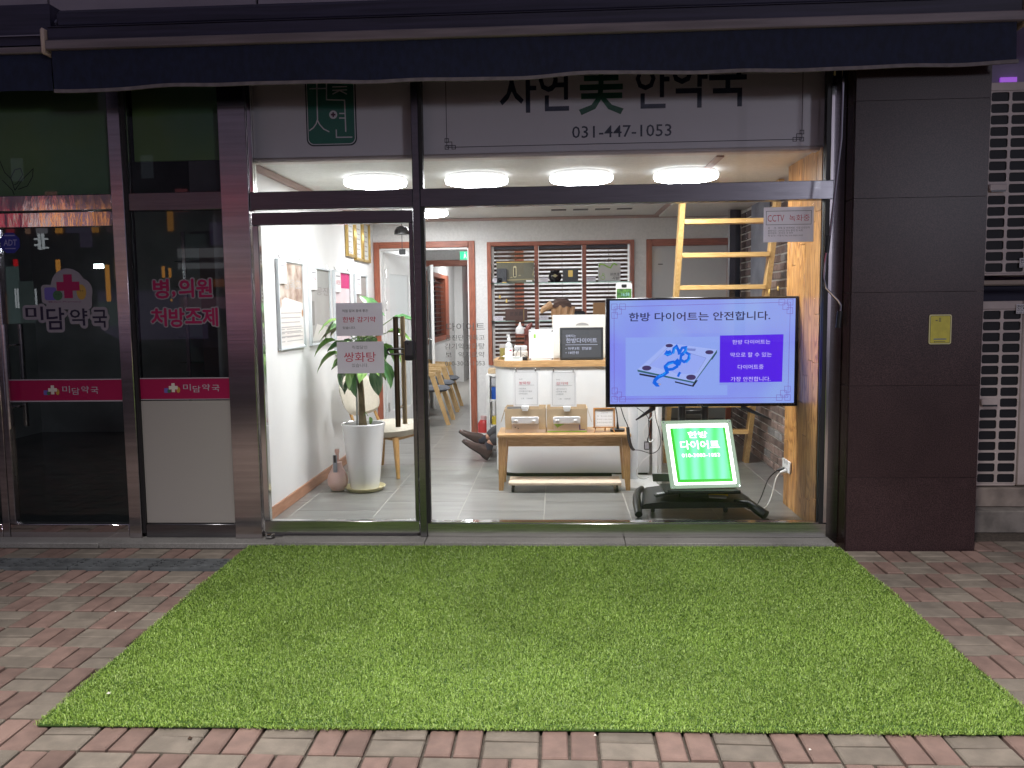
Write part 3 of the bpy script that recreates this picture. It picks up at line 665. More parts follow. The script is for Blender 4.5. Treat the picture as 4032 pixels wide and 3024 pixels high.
# frosted lettering on the window
wl = root('window_lettering', 'grey cut film lettering and phone number stuck on the window left of the counter', 'lettering', (-.72, -.0065, 1.1))
FILM = M('silver grey film', (.22, .22, .215), .5)
fw = Fr((0, -.0066, 0))
for row_ in (('다이어트', -0.7102,-0.4626,1.3213,1.3716), ('공진단 경옥고', -0.7178,-0.4649,1.2595,1.2941), ('감기약쌍화탕', -0.7229,-0.4658,1.2021,1.2414), ('보   약치료약', -0.7184,-0.4667,1.1484,1.1863), ('010-3003-1053', -0.7227,-0.466,1.0971,1.1255)): lines(MB(), fw, [row_], .0006, .004).build('lettering_row', FILM, wl, False)

# white sign board behind the transom glass
sb = root('shop_sign_board', 'long white sign board with Korean shop name, partly hidden by the awning', 'sign', (-.13, .1, 2.42))
MB().box(-1.98, 1.8, .1, .2, 2.452, 3.05).build('board', SIGNW, sb)
MB().box(-1.98, 1.8, .1, .2, 2.424, 2.4515, .01).build('bottom_lip', M('sign lip with lit tint', (.66, .60, .56), .5), sb)  # beige stands in for light on the lip's underside
fs = FY(.0985)
TH = [('자', -0.3544,-0.121,2.6967,2.9697), ('연', -0.1048,0.0862,2.7031,2.9916), ('안', 0.5047,0.7162,2.7039,2.978), ('약', 0.7288,0.9522,2.7017,3.0239), ('국', 0.9628,1.1951,2.7027,3.0103)]
mb = MB()
for s_, *b_ in TH: text(mb, fs, s_, *b_, .0005, .012)
mb.build('name_lettering', NAVYINK, sb, False)
mb = MB(); text(mb, fs, '美', 0.1478,0.4306,2.673,3.0254, .0005, .014); mb.build('character_lettering', GREENINK, sb, False)
mb = MB(); text(mb, fs, '031-447-1053', 0.104,0.7303,2.5314,2.606, .0005, .004); mb.build('phone_number', NAVYINK, sb, False)
# border with knot corners
LN = M('thin dark lines', (.03, .035, .05), .6); mb = MB()
bx0, bz0 = (-0.6973, 2.4932); bx1, _z = (1.5403, 2.5024)
mb.ribbon(fs, [(bx0, 3.0), (bx0, bz0), (bx1, bz0), (bx1, 3.0)], .0042, .0005)
def knot(mb, fr, cx, cz, sx, sz, q, wd, n):
    """four interlocked little squares at a border corner"""
    for k, (a, b, s_) in enumerate(((-.45, .9, 1), (.12, -.45 + 0, 1), (-.45, -.45, 1), (.28 - .35, .28 - .1, .95))):
        pass
    S = [(-.4, .95, .42, .85 + .95 - .0), ]
    for k, (a0, b0, a1, b1) in enumerate(((-.42, 1.15, .42, 1.98), (0.0, .38, 1.2, 1.2), (-.4, -.42, .42, .40), (1.2 - .0, -.42, 2.0, .40), (-.4 + .4, 0, 1.2, .40))):
        mb.ribbon(fr, [(cx + sx * a0 * q, cz + sz * b0 * q), (cx + sx * a1 * q, cz + sz * b0 * q), (cx + sx * a1 * q, cz + sz * b1 * q), (cx + sx * a0 * q, cz + sz * b1 * q)], wd, n + .0002 * (k + 1), True)
knot(mb, fs, bx0, bz0, 1, 1, .0275, .0042, .0005); knot(mb, fs, bx1, bz0, -1, 1, .0275, .0042, .0005)
mb.build('border_lines', LN, sb, False)
# green capsule emblem
eu0, eu1, ev0, ev1 = -1.606,-1.2775,2.5191,3.2158
em = MB().prism(fs, rrect(eu0, eu1, ev0, 3.03, .045, 8), .0005, .003).build('emblem_rim', M('emblem dark rim', (.006, .03, .035), .5), sb)
MB().poly(fs, rrect(eu0 + .008, eu1 - .008, ev0 + .008, 3.02, .04, 8), .0034).build('emblem_white_line', SIGNW, em, False)
MB().poly(fs, rrect(eu0 + .0135, eu1 - .0135, ev0 + .0135, 3.015, .036, 8), .0038).build('emblem_field', EMBG, em, False)
mb = MB(); W_ = .0078; nn = [.0042]
def st(pts):
    mb.ribbon(fs, pts, W_, nn[0]); nn[0] += .00012
st([(-1.525,3.005),(-1.5274,2.9335),(-1.5296,2.8259),(-1.5306,2.6889),(-1.5406,2.6603),(-1.5603,2.6354),(-1.5872,2.6179)]); st([(-1.5309,2.6817),(-1.5182,2.6561),(-1.4929,2.6266),(-1.456,2.6076)]); st([(-1.5779,2.881),(-1.462,2.8801)])
st([(-1.464,2.9318),(-1.468,2.8099),(-1.3509,2.8033),(-1.3498,2.7206),(-1.3489,2.6051)]); st([(-1.3886,2.7215),(-1.3513,2.7206)]); st([(-1.3896,2.6927),(-1.3522,2.6918)]); st([(-1.4106,2.621),(-1.4107,2.5718),(-1.3073,2.5708)])
st([(-1.4288,2.8664),(-1.3317,2.8681)]); st([(-1.4273,2.8434),(-1.3803,2.8651)]); st([(-1.3803,2.8651),(-1.3348,2.841)]); st([(-1.4281,2.8879),(-1.3311,2.8882)])
cu, cv = (-1.427, 2.7146)
mb.poly(fs, circ(cu, cv, .0265, 28), nn[0]); mb.build('emblem_strokes', SIGNW, em, False)
k_ = .0055; a_ = .015
MB().poly(fs, [(cu - k_, cv - a_), (cu + k_, cv - a_), (cu + k_, cv - k_), (cu + a_, cv - k_), (cu + a_, cv + k_), (cu + k_, cv + k_), (cu + k_, cv + a_), (cu - k_, cv + a_), (cu - k_, cv + k_), (cu - a_, cv + k_), (cu - a_, cv - k_), (cu - k_, cv - k_)], nn[0] + .0004).build('emblem_cross', M('plum cross', (.08, .01, .04), .5), em, False)

# dark polished granite pier
gp = root('granite_pier', 'dark polished granite pier with thin horizontal joints right of the window', 'pillar', (2.16, 0, -.07))
seams = [-.07] + [(2.1097, 0.3947)[1], (2.0933, 0.9626)[1], (2.0769, 1.5278)[1], (2.0607, 2.0872)[1], (2.0443, 2.6543)[1], 3.1]
for a, b in zip(seams[:-1], seams[1:]):
    MB().box(1.776, 2.551, -.175, -.145, a + .0009, b - .0009, .0004).build('granite_slab', GRANITE, gp)
GR3 = M('mirror granite return', (.05, .03, .026), .06, var=.4, vs=200, spec=.9)
for a, b in zip(seams[:-1], seams[1:]):
    MB().box(1.776, 1.80, -.144, -.0, a + .0018, b - .0018, .001).build('granite_slab', GR3, gp)
    MB().box(2.527, 2.551, -.144, .3, a + .0018, b - .0018, .001).build('granite_slab', GR3, gp)
MB().box(1.80, 2.526, -.144, .3, -.07, 3.1).build('core', CONC, gp)
yw = root('yellow_notice_plate', 'small yellow framed notice plate fixed on the dark granite pier', 'notice', (2.25, -.176, 1.2))
fp = FY(-.1752); u0, u1, v0, v1 = 2.2359,2.3675,1.2123,1.3903
MB().prism(fp, rrect(u0, u1, v0, v1, .012), .0005, .006).build('rim', M('pale yellow rim', (.60, .56, .28), .4), yw)
MB().poly(fp, rrect(u0 + .006, u1 - .006, v0 + .006, v1 - .006, .009), .0064).build('dark_line', M('dark green line', (.03, .05, .02), .5), yw, False)
MB().poly(fp, rrect(u0 + .0085, u1 - .0085, v0 + .0085, v1 - .0085, .007), .0068).build('yellow_face', M('worn yellow face', (.52, .46, .05), .45, var=.1, vs=20), yw, False)
mb = MB(); mb.poly(fp, [(u0 + .036, v1 - .038), (u0 + .05, v1 - .038), (u0 + .047, v1 - .033), (u0 + .036, v1 - .033)], .0072); text(mb, fp, '99', u0 + .056, u0 + .068, v1 - .040, v1 - .018, .0072); mb.poly(fp, [(u0 + .055, v1 - .041), (u0 + .069, v1 - .041), (u0 + .069, v1 - .037), (u0 + .055, v1 - .037)], .0074); mb.poly(fp, [(u0 + .032, v0 + .012), (u0 + .038, v0 + .012), (u0 + .038, v0 + .018), (u0 + .032, v0 + .018)], .0072); mb.poly(fp, [(u0 + .040, v0 + .014), (u1 - .035, v0 + .014), (u1 - .035, v0 + .017), (u0 + .040, v0 + .017)], .0072); mb.build('faded_print', DKPL, yw, False)
MB().poly(fp, [(u0 + .028, v0 + .028), (u1 - .028, v0 + .028), (u1 - .028, v0 + .034), (u0 + .028, v0 + .034)], .0072).build('blue_strip', M('blue print', (.08, .14, .25), .5), yw, False)

# upper wall and awnings
uw = root('upper_wall', 'grey mauve cladding panels above the awnings', 'wall', (0, .1, 3.2))
sx = [-8, (-3.2023, 3.3996)[0], (-1.8582, 3.3786)[0], (-0.5089, 3.3535)[0], 1.2, 2.6, 4.5]
for a, b in zip(sx[:-1], sx[1:]): MB().box(a + .007, b - .007, -.02, .02, 3.21, 4.6, .002).build('cladding_panel', PANEL, uw)
MB().box(-8, 2.6, .021, .1, 3.0, 4.6).build('backing', DKPL, uw)
def valance(mb, x0, x1, y, z1, z0f, n=120):
    P = []; F = []
    for i in range(n + 1):
        x = x0 + (x1 - x0) * i / n
        for k, (zz, a) in enumerate(((z1, .0), ((z1 + z0f(x)) / 2, .5), (z0f(x), 1.0))):
            P.append((x, y - a * (.012 * math.sin(x * 5.1) + .006 * math.sin(x * 13)) , zz))
    for i in range(n):
        for k in range(2): F.append((i * 3 + k, i * 3 + k + 1, (i + 1) * 3 + k + 1, (i + 1) * 3 + k))
    return mb.add(P, F)
YA = -.33
zt = lambda x: ZVB + .006 * math.sin(x * 2.9 + .5) + .004 * math.sin(x * 7.3)
ZVB = ((-0.2522, 2.8052)[1] + (-1.925, 2.7859)[1] + (1.8488, 2.8103)[1]) / 3
ZBAR0 = (-0.2493, 3.0302)[1]; ZBAR1 = (-0.2485, 3.0927)[1]
XA0 = (-3.0171, 2.9287)[0]; XA1 = (2.6004, 2.9008)[0]
aw = root('awning', 'long retracted navy awning with beige hem above the lit shop', 'awning', (0, YA, ZVB))
v_ = valance(MB(), XA0, XA1, YA, ZBAR0 + .002, lambda x: zt(x) + .006).build('valance', NAVY, aw)
mb = MB(); n = 140; P = []; F = []
for i in range(n + 1):
    x = XA0 + (XA1 + .01 - XA0) * i / n; yy = YA - (.012 * math.sin(x * 5.1) + .006 * math.sin(x * 13))
    z_ = zt(x)
    P += [(x, yy - .006, z_ + .016), (x, yy - .006, z_ - .004), (x, yy + .006, z_ - .004), (x, yy + .006, z_ + .016)]
for i in range(n):
    for k in range(4): F.append((i * 4 + k, i * 4 + (k + 1) % 4, (i + 1) * 4 + (k + 1) % 4, (i + 1) * 4 + k))
mb.add(P, F).build('hem', AWHEM, aw)
MB().box(XA0 - .03, XA1 + .04, YA - .02, YA + .04, ZBAR0 + .003, ZBAR1, .008).build('front_bar', AWBAR, aw)
MB().box(XA0 - .02, XA1 + .03, YA + .0, YA + .03, ZBAR1 + .001, ZBAR1 + .075, .004).box(XA0 - .02, XA1 + .03, YA - .005, YA + .012, ZBAR1 + .076, ZBAR1 + .08).build('cover_profile', AWCASE, aw)
for xx in (XA0 - .05, XA1 + .035): MB().box(xx, xx + .025, YA - .03, YA + .12, ZBAR0 - .02, ZBAR1 + .07, .01).build('end_cap', M('beige end cap', (.55, .42, .34), .5), aw)
MB().tube([(XA1 + .02, YA + .1, ZBAR1 + .02), (XA1 - .1, YA + .3, ZBAR1 + .2)], .02, 8).build('arm_joint', AWCASE, aw)
# fabric roll box reaching back to the wall
MB().box(XA0 - .0, XA1 + .02, YA + .06, -.03, ZBAR1 + .09, ZBAR1 + .2, .02).build('cassette', AWCASE, aw)
mb = MB(); mb.add([(XA0, YA + .03, ZBAR1 + .06), (XA1, YA + .03, ZBAR1 + .06), (XA1, -.06, ZBAR1 + .13), (XA0, -.06, ZBAR1 + .13)], [(0, 1, 2, 3)]); mb.build('rolled_fabric', NAVY, aw)
YA2 = -.26; X2 = (-3.0635, 3.0439)[0]; Z2 = (-3.3097, 3.0373)[1]
a2 = root('awning', 'neighbouring navy awning end at the far left of the frame', 'awning', (-4, YA2, 2.7))
valance(MB(), -6, X2, YA2, Z2, lambda x: (-3.2303, 2.8206)[1], 60).build('valance', NAVY, a2)
MB().box(-6, X2 + .01, YA2 - .02, YA2 + .03, Z2 + .002, Z2 + .042, .006).build('front_bar', AWBAR, a2)
MB().box(-6, X2 - .03, YA2 - .0, YA2 + .015, Z2 + .11, Z2 + .116).build('bright_edge', CHROME, a2)
MB().box(-6, (-2.0742, 3.2359)[0], -.2, -.03, (-2.7559, 3.2193)[1], (-2.7529, 3.27)[1], .03).build('cassette', M('grey cassette', (.15, .14, .20), .5), a2)
MB().box(-6, X2, YA2 + .016, -.06, Z2 + .06, Z2 + .30).build('rolled_fabric', AWCASE, a2)
cr = root('awning_crank', 'thin steel awning crank rod with black grips hanging beside the window', 'crank rod', (1.68, -.1, 1.34))
yc = -.22
MB().tube([(*[(1.6832, 2.8137)][0][:1], yc, 2.85), ((1.6786, 2.4298)[0], yc, (1.6786, 2.4298)[1]), ((1.6255, 1.8702)[0], yc, (1.6255, 1.8702)[1]), ((1.6015, 1.7352)[0], yc, (1.6015, 1.7352)[1]), ((1.5939, 1.6128)[0], yc, (1.5939, 1.6128)[1]), ((1.6086, 1.5579)[0], yc, (1.6086, 1.5579)[1]), ((1.6811, 1.4817)[0], yc, (1.6811, 1.4817)[1]), ((1.6965, 1.4541)[0], yc, (1.6965, 1.4541)[1]), ((1.6948, 1.413)[0], yc, (1.6948, 1.413)[1])], .0075, 8).build('rod', CHROME, cr)
MB().tube([((1.6175, 1.867)[0], yc, (1.6175, 1.867)[1]), ((1.6076, 1.7656)[0], yc, (1.6076, 1.7656)[1])], .0145, 10).build('grip', BLACKP, cr)
MB().tube([((1.6946, 1.4198)[0], yc, (1.6946, 1.4198)[1]), ((1.6867, 1.3202)[0], yc, (1.6867, 1.3202)[1])], .0155, 10).build('grip', BLACKP, cr)
MB().tube([(1.64, -.2, 2.83), (1.64, -.2, 2.80)], .006, 8).build('gold_hook', BRS, cr)

# air conditioners in the recess at the right
rc = root('recess_wall', 'mauve grey wall of the recess behind the air conditioners', 'wall', (3.4, .95, 0))
MB().box(2.45, 5, .9, 1.0, -.07, 4).build('plaster', M('recess plaster', (.34, .28, .42), .7, var=.1, vs=3), rc)
MB().box(3.13, 3.24, .88, .899, (3.0298, 2.9934)[1], (3.0283, 3.0322)[1] , .0).build('purple_wall_glow', EM('purple light on wall', (.45, .12, .9), .6), rc)  # purple light on the wall, put in as an added glowing panel
kb = root('concrete_kerb', 'grey concrete kerb step under the air conditioners', 'kerb', (3.4, .5, -.07))
kz = (2.876, 0.0812)[1]
MB().box(2.552, 5, .25, .9, -.07, kz, .008).build('kerb_block', CONC, kb)
kb2 = root('concrete_plinth', 'beige concrete plinth on the kerb carrying the air conditioners', 'plinth', (3.4, .6, kz))
MB().box(2.79, 3.35, .36, .8, kz + .001, .212, .006).build('plinth_block', M('beige concrete', (.33, .28, .24), .85, var=.2, vs=9, stain=.25, speck=.15), kb2)
def ac_unit(z0, label):
    t = root('air_conditioner', label, 'air conditioner', (3.15, .55, z0), 'outdoor air conditioner units stacked beside the pier')
    x0, x1, c0, cw_, ch, gx, gz = 2.805, 3.66, 2.835, .113, .058, .018, .0155
    fr = FY(.4); H = 1.247; mb = MB(); ztop = z0 + H - .063
    for r_ in range(16):
        for c_ in range(2):
            a0 = c0 + c_ * (cw_ + gx) - gx / 2; a1 = a0 + cw_ + gx; b1 = ztop - r_ * (ch + gz) + gz / 2; b0 = b1 - ch - gz
            if r_ == 8 and c_ == 0: mb.fbox(fr, a0, a1, b0, b1, -.001, 0); continue
            inn = rrect(a0 + gx / 2, a1 - gx / 2, b0 + gz / 2, b1 - gz / 2, .012, 3); out = []
            for k, (u, v) in enumerate(inn):
                q = k // 4; out.append(((a1, b0), (a1, b1), (a0, b1), (a0, b0))[q])
            K = len(inn); P_ = [fr(u, v, 0) for u, v in inn] + [fr(u, v, 0) for u, v in out] + [fr(u, v, -.006) for u, v in inn]; F_ = []
            for k in range(K):
                j = (k + 1) % K
                F_.append((k, K + k, K + j, j) if k // 4 != j // 4 else (k, K + k, j)); F_.append((k, j, 2 * K + j, 2 * K + k))
            mb.add(P_, F_)
    zl = ztop - 16 * (ch + gz) + gz / 2
    mb.build('grille', AC, t, smooth=False)
    xe = c0 + 2 * (cw_ + gx) - gx / 2
    MB().box(x0, c0 - gx / 2 - .0005, .4, .8, z0, z0 + H, .01).build('corner_post', AC, t)
    MB().box(c0 - gx / 2, xe, .4, .44, z0, zl - .0005, .003).build('frame_rail', AC, t)
    MB().box(c0 - gx / 2, xe, .4, .8, ztop + gz / 2 + .0005, z0 + H, .004).build('frame_rail', AC, t)
    MB().box(c0 - gx / 2, xe, .408, .42, zl, ztop).build('coil', M('dark coil fins', (.004, .0045, .007), .6, var=.5, vs=200), t)
    MB().box(xe + .0015, x1, .394, .8, z0, z0 + H, .01).build('front_panel', AC, t)
    MB().box(xe - .002, x1, .39, .41, z0 + H - .05, z0 + H - .047).build('panel_line', DKPL, t)
    hz = ztop - 8 * (ch + gz) - ch
    MB().fbox(fr, c0 + .0, c0 + cw_, hz + .012, hz + ch, .001, .02, .006).build('lifting_handle', AC, t)
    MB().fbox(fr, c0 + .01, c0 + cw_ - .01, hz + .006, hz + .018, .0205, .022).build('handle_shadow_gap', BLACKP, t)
    fsx = Fr((0, .3935, 0))
    return t, fsx
t1, fa = ac_unit((2.8916, 1.6347)[1], 'upper air conditioner unit beside the pier, its grille facing the street')
t2, fa = ac_unit((2.9459, 0.2193)[1], 'lower air conditioner unit standing on the concrete plinth')
for nm, t_, (cx_, cy_) in (('upper', t1, (1085, 22)), ('lower', t2, (1070, 275))):
    a, b = ((3.0517, 1.7474)) if nm == 'upper' else ((3.043, 1.4435))
    MB().fbox(fa, a, a + .13, b - .062, b, .0005, .0012).build('sticker', PAPERW, t_, False)
    mb = MB(); text(mb, fa, '전단지', a + .004, a + .10, b - .032, b - .005, .0016, .012); text(mb, fa, '부착금지', a + .004, a + .09, b - .045, b - .035, .0016); text(mb, fa, '010-0220', a + .004, a + .09, b - .058, b - .049, .0016); mb.build('sticker_lettering', INK, t_, False)
br_ = root('bracket_frame', 'beige steel rack frame between the two air conditioners', 'rack', (3.1, .5, 0))
zq = (2.8839, 1.5738)[1]
MB().box(2.80, 3.7, .37, .40, zq, zq + .03, .003).box(2.80, 3.7, .75, .78, zq, zq + .03, .003).build('cross_beam', M('beige steel', (.42, .34, .27), .5, stain=.2), br_)
MB().box(2.762, 2.80, .36, .40, kz + .001, zq + .03, .004).box(2.762, 2.80, .75, .79, kz + .001, zq + .03, .004).build('upright', M('beige steel', (.4, .33, .27), .5), br_)
MB().box(2.81, 3.65, .8, .85, 1.3, 1.62).build('navy_gap_sheet', M('navy gap fill', (.02, .02, .06), .6), br_)  # sheet added to make the gap between the units dark navy

# ================================================================ INTERIOR THINGS
# ceiling lights
cl = root('ceiling_light', 'round white ceiling light nearest the right, first from the wood pier', 'ceiling light', (.945, .92, ZC), 'round ceiling lights')
MB().lathe((.945, .92, ZC), [(.21, -.001), (.212, -.014), (.21, -.018)], 36).build('mount', WHPL, cl)
MB().lathe((.945, .92, ZC), [(.0, -.068), (.15, -.067), (.21, -.063), (.226, -.057)], 40, caps=False).build('diffuser', LIT, cl)
MB().lathe((.945, .92, ZC), [(.226, -.0565), (.234, -.048), (.235, -.03), (.228, -.020), (.0, -.019)], 40, caps=False).build('side_ring', LITS, cl)
for nm, x, y in (('second round white ceiling light from the wood pier', .185, .92), ('third round white ceiling light from the wood pier, left of the mullion', -.585, .92), ('leftmost front ceiling light seen above the glass door', -1.34, .92), ('single ceiling light further back near the doorway', -1.30, 3.0)):
    c = copy_tree(cl); c.location = (x, y, ZC); c['label'] = nm
for nm, x, y in (('ceiling light of the near corridor section', -1.45, 5.6), ('ceiling light of the far corridor section', -1.45, 9.6), ('ceiling light of the back room behind the blinds', .2, 5.0)):
    c = copy_tree(cl); c.location = (x, y, ZC); c['label'] = nm
# framed posters on the left wall
FPOST = M('light poster frame', (.62, .66, .68), .35)
fx = FXL(XL + .001)
def poster(label, bx, art, frame=FPOST, fw_=.018):
    u0, u1, v0, v1 = bx; t = root('framed_poster', label, 'poster', (XL, (u0 + u1) / 2, v0), 'framed posters on the left wall')
    mb = MB(); a, b = .0, .026
    mb.fbox(fx, u0, u0 + fw_, v0, v1, a, b, .003).fbox(fx, u1 - fw_, u1, v0, v1, a, b, .003).fbox(fx, u0 + fw_, u1 - fw_, v0, v0 + fw_, a, b, .003).fbox(fx, u0 + fw_, u1 - fw_, v1 - fw_, v1, a, b, .003)
    mb.build('frame', frame, t); MB().fbox(fx, u0 + fw_, u1 - fw_, v0 + fw_, v1 - fw_, 0, .01).build('print', art, t)
    for uu in (u0 + .06, u1 - .06): MB().tube([(XL + .02, uu, v1), (XL + .004, uu, v1 + .03)], .004, 6).build('hook', CHROME, t)
    return t, (u0 + fw_, u1 - fw_, v0 + fw_, v1 - fw_)
def tagcard(t, s, u, v, w=.13, h=.15):
    MB().fbox(fx, u, u + w, v - h, v, .011, .027).build('price_card', PAPERW, t)
    mb = MB(); text(mb, fx, s, u + w * .12, u + w * .88, v - h * .62, v - h * .38, .0275, .01); mb.build('price_lettering', INKP, t, False)
    MB().poly(fx, [(u + w * .15, v - h * .22), (u + w * .85, v - h * .22), (u + w * .85, v - h * .17), (u + w * .15, v - h * .17)], .0275).build('card_line', INKG, t, False)
TEXTG = M('grey print', (.36, .35, .34), .7)
p1, b_ = poster('nearest framed poster on the left wall, beige with a brown picture on top', (0.6046,1.2228,1.1737,1.8389), M('warm poster print', (.66, .62, .59), .6, var=.04, vs=4))
MB().poly(fx, [(b_[0], b_[3] - .01), (b_[1], b_[3] - .01), (b_[1], b_[3] - .30), (b_[0] + .15, b_[3] - .26), (b_[0] + .08, b_[3] - .28), (b_[0], b_[3] - .24)], .0105).build('brown_picture', M('brown photo print', (.22, .14, .10), .6, c2=(.55, .47, .40), vs=9), p1, False)
mb = MB(); text(mb, fx, '경옥고', b_[0] + .13, b_[1] - .03, b_[3] - .2, b_[3] - .12, .011, .008)
for k in range(6): mb.fbox(fx, b_[0] + .05, b_[1] - .05 - .02 * (k % 3), b_[3] - .38 - k * .035, b_[3] - .372 - k * .035, .0105, .011)
for k in range(4): mb.fbox(fx, b_[0] + .03, b_[0] + .12, b_[0] * 0 + b_[2] + .04 + k * .03, b_[2] + .046 + k * .03, .0105, .011); mb.fbox(fx, b_[0] + .17, b_[1] - .03, b_[2] + .04 + k * .03, b_[2] + .046 + k * .03, .0105, .011)
mb.build('printed_lines', TEXTG, p1, False); tagcard(p1, '9만원', b_[0] - .005, b_[3] + .0, .16, .16)
MB().poly(fx, circ(b_[0] + .04, b_[2] + .33, .025, 12, .04), .011).poly(fx, circ(b_[1] - .02, b_[2] + .25, .018, 12, .03), .011).build('small_pictures', M('amber print', (.35, .16, .05), .6), p1, False)
p2, b_ = poster('second framed poster from the street, plain grey with a dark bottle picture', (1.3842,2.0105,1.1703,1.8207), M('grey poster print', (.34, .34, .32), .6, var=.06, vs=5))
mb = MB(); text(mb, fx, '공진', b_[0] + .19, b_[1] - .04, b_[2] + .40, b_[2] + .47, .011); mb.fbox(fx, b_[0] + .05, b_[0] + .12, b_[2] + .15, b_[2] + .35, .0105, .0115); mb.build('printed_picture', M('dark grey print', (.2, .2, .19), .6), p2, False)
MB().poly(fx, [(b_[0] + .02, b_[2] + .02), (b_[1] - .02, b_[2] + .02), (b_[1] - .03, b_[2] + .12), (b_[0] + .18, b_[2] + .16), (b_[0] + .1, b_[2] + .08)], .011).build('pale_cloth_picture', M('pale print', (.55, .54, .5), .6), p2, False); tagcard(p2, '15만원', b_[0] - .005, b_[3] + .0, .17, .17)
p3, b_ = poster('third framed poster from the street with a magenta corner', (2.1416,2.736,1.0524,1.8217), M('pinkish poster print', (.70, .60, .62), .6, var=.05, vs=5))
MB().fbox(fx, b_[0] + .15, b_[1], b_[3] - .14, b_[3], .0105, .011).build('magenta_corner', M('magenta print', (.55, .02, .16), .6), p3, False)
mb = MB(); text(mb, fx, '한방', b_[0] + .03, b_[0] + .2, b_[3] - .36, b_[3] - .27, .011, .01); text(mb, fx, '다이어트', b_[0] + .08, b_[1] - .03, b_[3] - .48, b_[3] - .40, .011, .01); mb.build('magenta_lettering', INKP, p3, False); tagcard(p3, '18만원', b_[0] - .005, b_[3] + .0, .19, .18)
p4, b_ = poster('fourth framed poster half hidden by the plant leaves', (2.9319,3.4599,1.01,1.8179), M('grey brown poster print', (.30, .27, .25), .6, var=.1, vs=5)); tagcard(p4, '12만원', b_[0] - .005, b_[3] + .0, .2, .18)
# gold framed certificates
GOLD = M('gold frame', (.62, .43, .14), .3, metal=.7)
u0, u1, v0, v1 = 2.6435,3.6478,1.9545,2.3148
wdt = (u1 - u0) / 3; v1 += .06
for k, nm in enumerate(('nearest', 'middle', 'farthest')):
    t = root('certificate', '%s of the three gold framed certificates high on the left wall' % nm, 'certificate', (XL, u0 + (k + .5) * wdt, v0), 'gold framed certificates')
    a, b = u0 + k * wdt + .008, u0 + (k + 1) * wdt - .008; q = .028; zo = v0 + .02 * (k == 0)
    MB().fbox(fx, a, a + q, zo, v1, 0, .03, .004).fbox(fx, b - q, b, zo, v1, 0, .03, .004).fbox(fx, a + q, b - q, zo, zo + q, 0, .03, .004).fbox(fx, a + q, b - q, v1 - q, v1, 0, .03, .004).build('frame', GOLD, t)
    MB().fbox(fx, a + q, b - q, zo + q, v1 - q, 0, .008).build('paper', M('certificate paper', (.62, .63, .60), .6), t)
    mb = MB()
    for r_ in range(6): mb.fbox(fx, a + q + .05, b - q - .05, v1 - q - .08 - r_ * .05, v1 - q - .068 - r_ * .05, .0085, .009)
    mb.build('printed_lines', TEXTG, t, False)
wd = root('wind_bell', 'dark metal wind bell hanging behind the glass door top', 'bell', (-1.3, 2.2, 1.9))
bx, bz = (-1.3868, 2.1996)
MB().lathe((bx, 2.2, bz - .07), [(.07, 0), (.068, .03), (.05, .06), (.02, .075), (.0, .078)], 20).build('bell', M('dark bell metal', (.06, .06, .06), .3, metal=.6), wd)
MB().tube([(bx, 2.2, bz), (bx, 2.2, ZC)], .004, 6).tube([(bx, 2.2, bz - .07), (bx, 2.2, bz - .2)], .003, 6).build('cord', DKPL, wd)
MB().box(bx - .03, bx + .03, 2.195, 2.205, bz - .25, bz - .2, .004).build('tag', DKPL, wd)

# ---- potted plant
pt = root('potted_plant', 'tall broad leaved plant in a tapered glossy white pot by the left wall', 'plant', (-1.56, 1.3, 0))
PC = Vector((-1.575, 1.3, 0))
MB().lathe(PC, [(.115, .022), (.118, .03), (.142, .25), (.17, .52), (.176, .545), (.170, .552), (.158, .545), (.152, .50), (.0, .50)], 40).build('pot', M('glazed white pot', (.78, .79, .79), .12, coat=.4), pt)
MB().lathe(PC + Vector((0, 0, .505)), [(.0, .004), (.08, .006), (.151, .0)], 20).build('soil', M('dark soil', (.03, .02, .015), .95, bump=.6, bs=60), pt)
trk = [PC + Vector((x_, y_, z_)) for x_, y_, z_ in ((.0, 0, .5), (-.008, 0, .62), (-.012, .01, .8), (-.022, .01, .95), (-.03, 0, 1.05))]
MB().tube(trk, [.036, .029, .025, .024, .026], 12).build('trunk', M('green brown bark', (.20, .16, .09), .8, var=.3, vs=20, bump=.5, bs=50, stretch=(1, 1, .4)), pt)
MB().tube([PC + Vector((-.045, -.02, .5)), PC + Vector((-.04, -.02, 1.0))], .008, 8).build('support_cane', M('clear grey cane', (.4, .42, .4), .3), pt)
LEAFM = [M('plant leaf %d' % k, c, .32, c2=c2, vs=7, stretch=(1, 6, 1), spec=.6, bump=.1, bs=20) for k, (c, c2) in enumerate((((.04, .13, .045), (.11, .25, .08)), ((.11, .27, .05), (.26, .42, .12)), ((.06, .16, .07), (.20, .32, .16))))]
def leaf_mesh(L_, W_, droop, mat, curl=.25):
    P = []; F = []; n = 9
    for i in range(n + 1):
        t = i / n; wv = W_ * math.sin(math.pi * min(1, t * .97 + .03) ** .8) ** .85 * (1 if t < .98 else .15); s_ = t * L_
        a = droop * t; xx = s_ * math.cos(a * .6); zz = -s_ * math.sin(a) * .8
        for k in range(-2, 3):
            y_ = k / 2 * wv / 2; P.append((xx, y_, zz + abs(k / 2) * wv * curl + (.004 * math.sin(t * 22) if abs(k) == 2 else 0)))
    for i in range(n):
        for k in range(4): F.append((i * 5 + k, i * 5 + k + 1, (i + 1) * 5 + k + 1, (i + 1) * 5 + k))
    me = bpy.data.meshes.new('leaf'); me.from_pydata(P, [], F); me.materials.append(mat); me.shade_smooth(); return me
LV = [leaf_mesh(.25, .128, d_, LEAFM[k % 3], c_) for k, (d_, c_) in enumerate(((.5, .2), (.8, .3), (1.1, .25), (.3, .2), (.9, .15), (1.3, .3)))]
ctr = PC + Vector((-.01, 0, 1.16)); nl = 0; stems = MB()
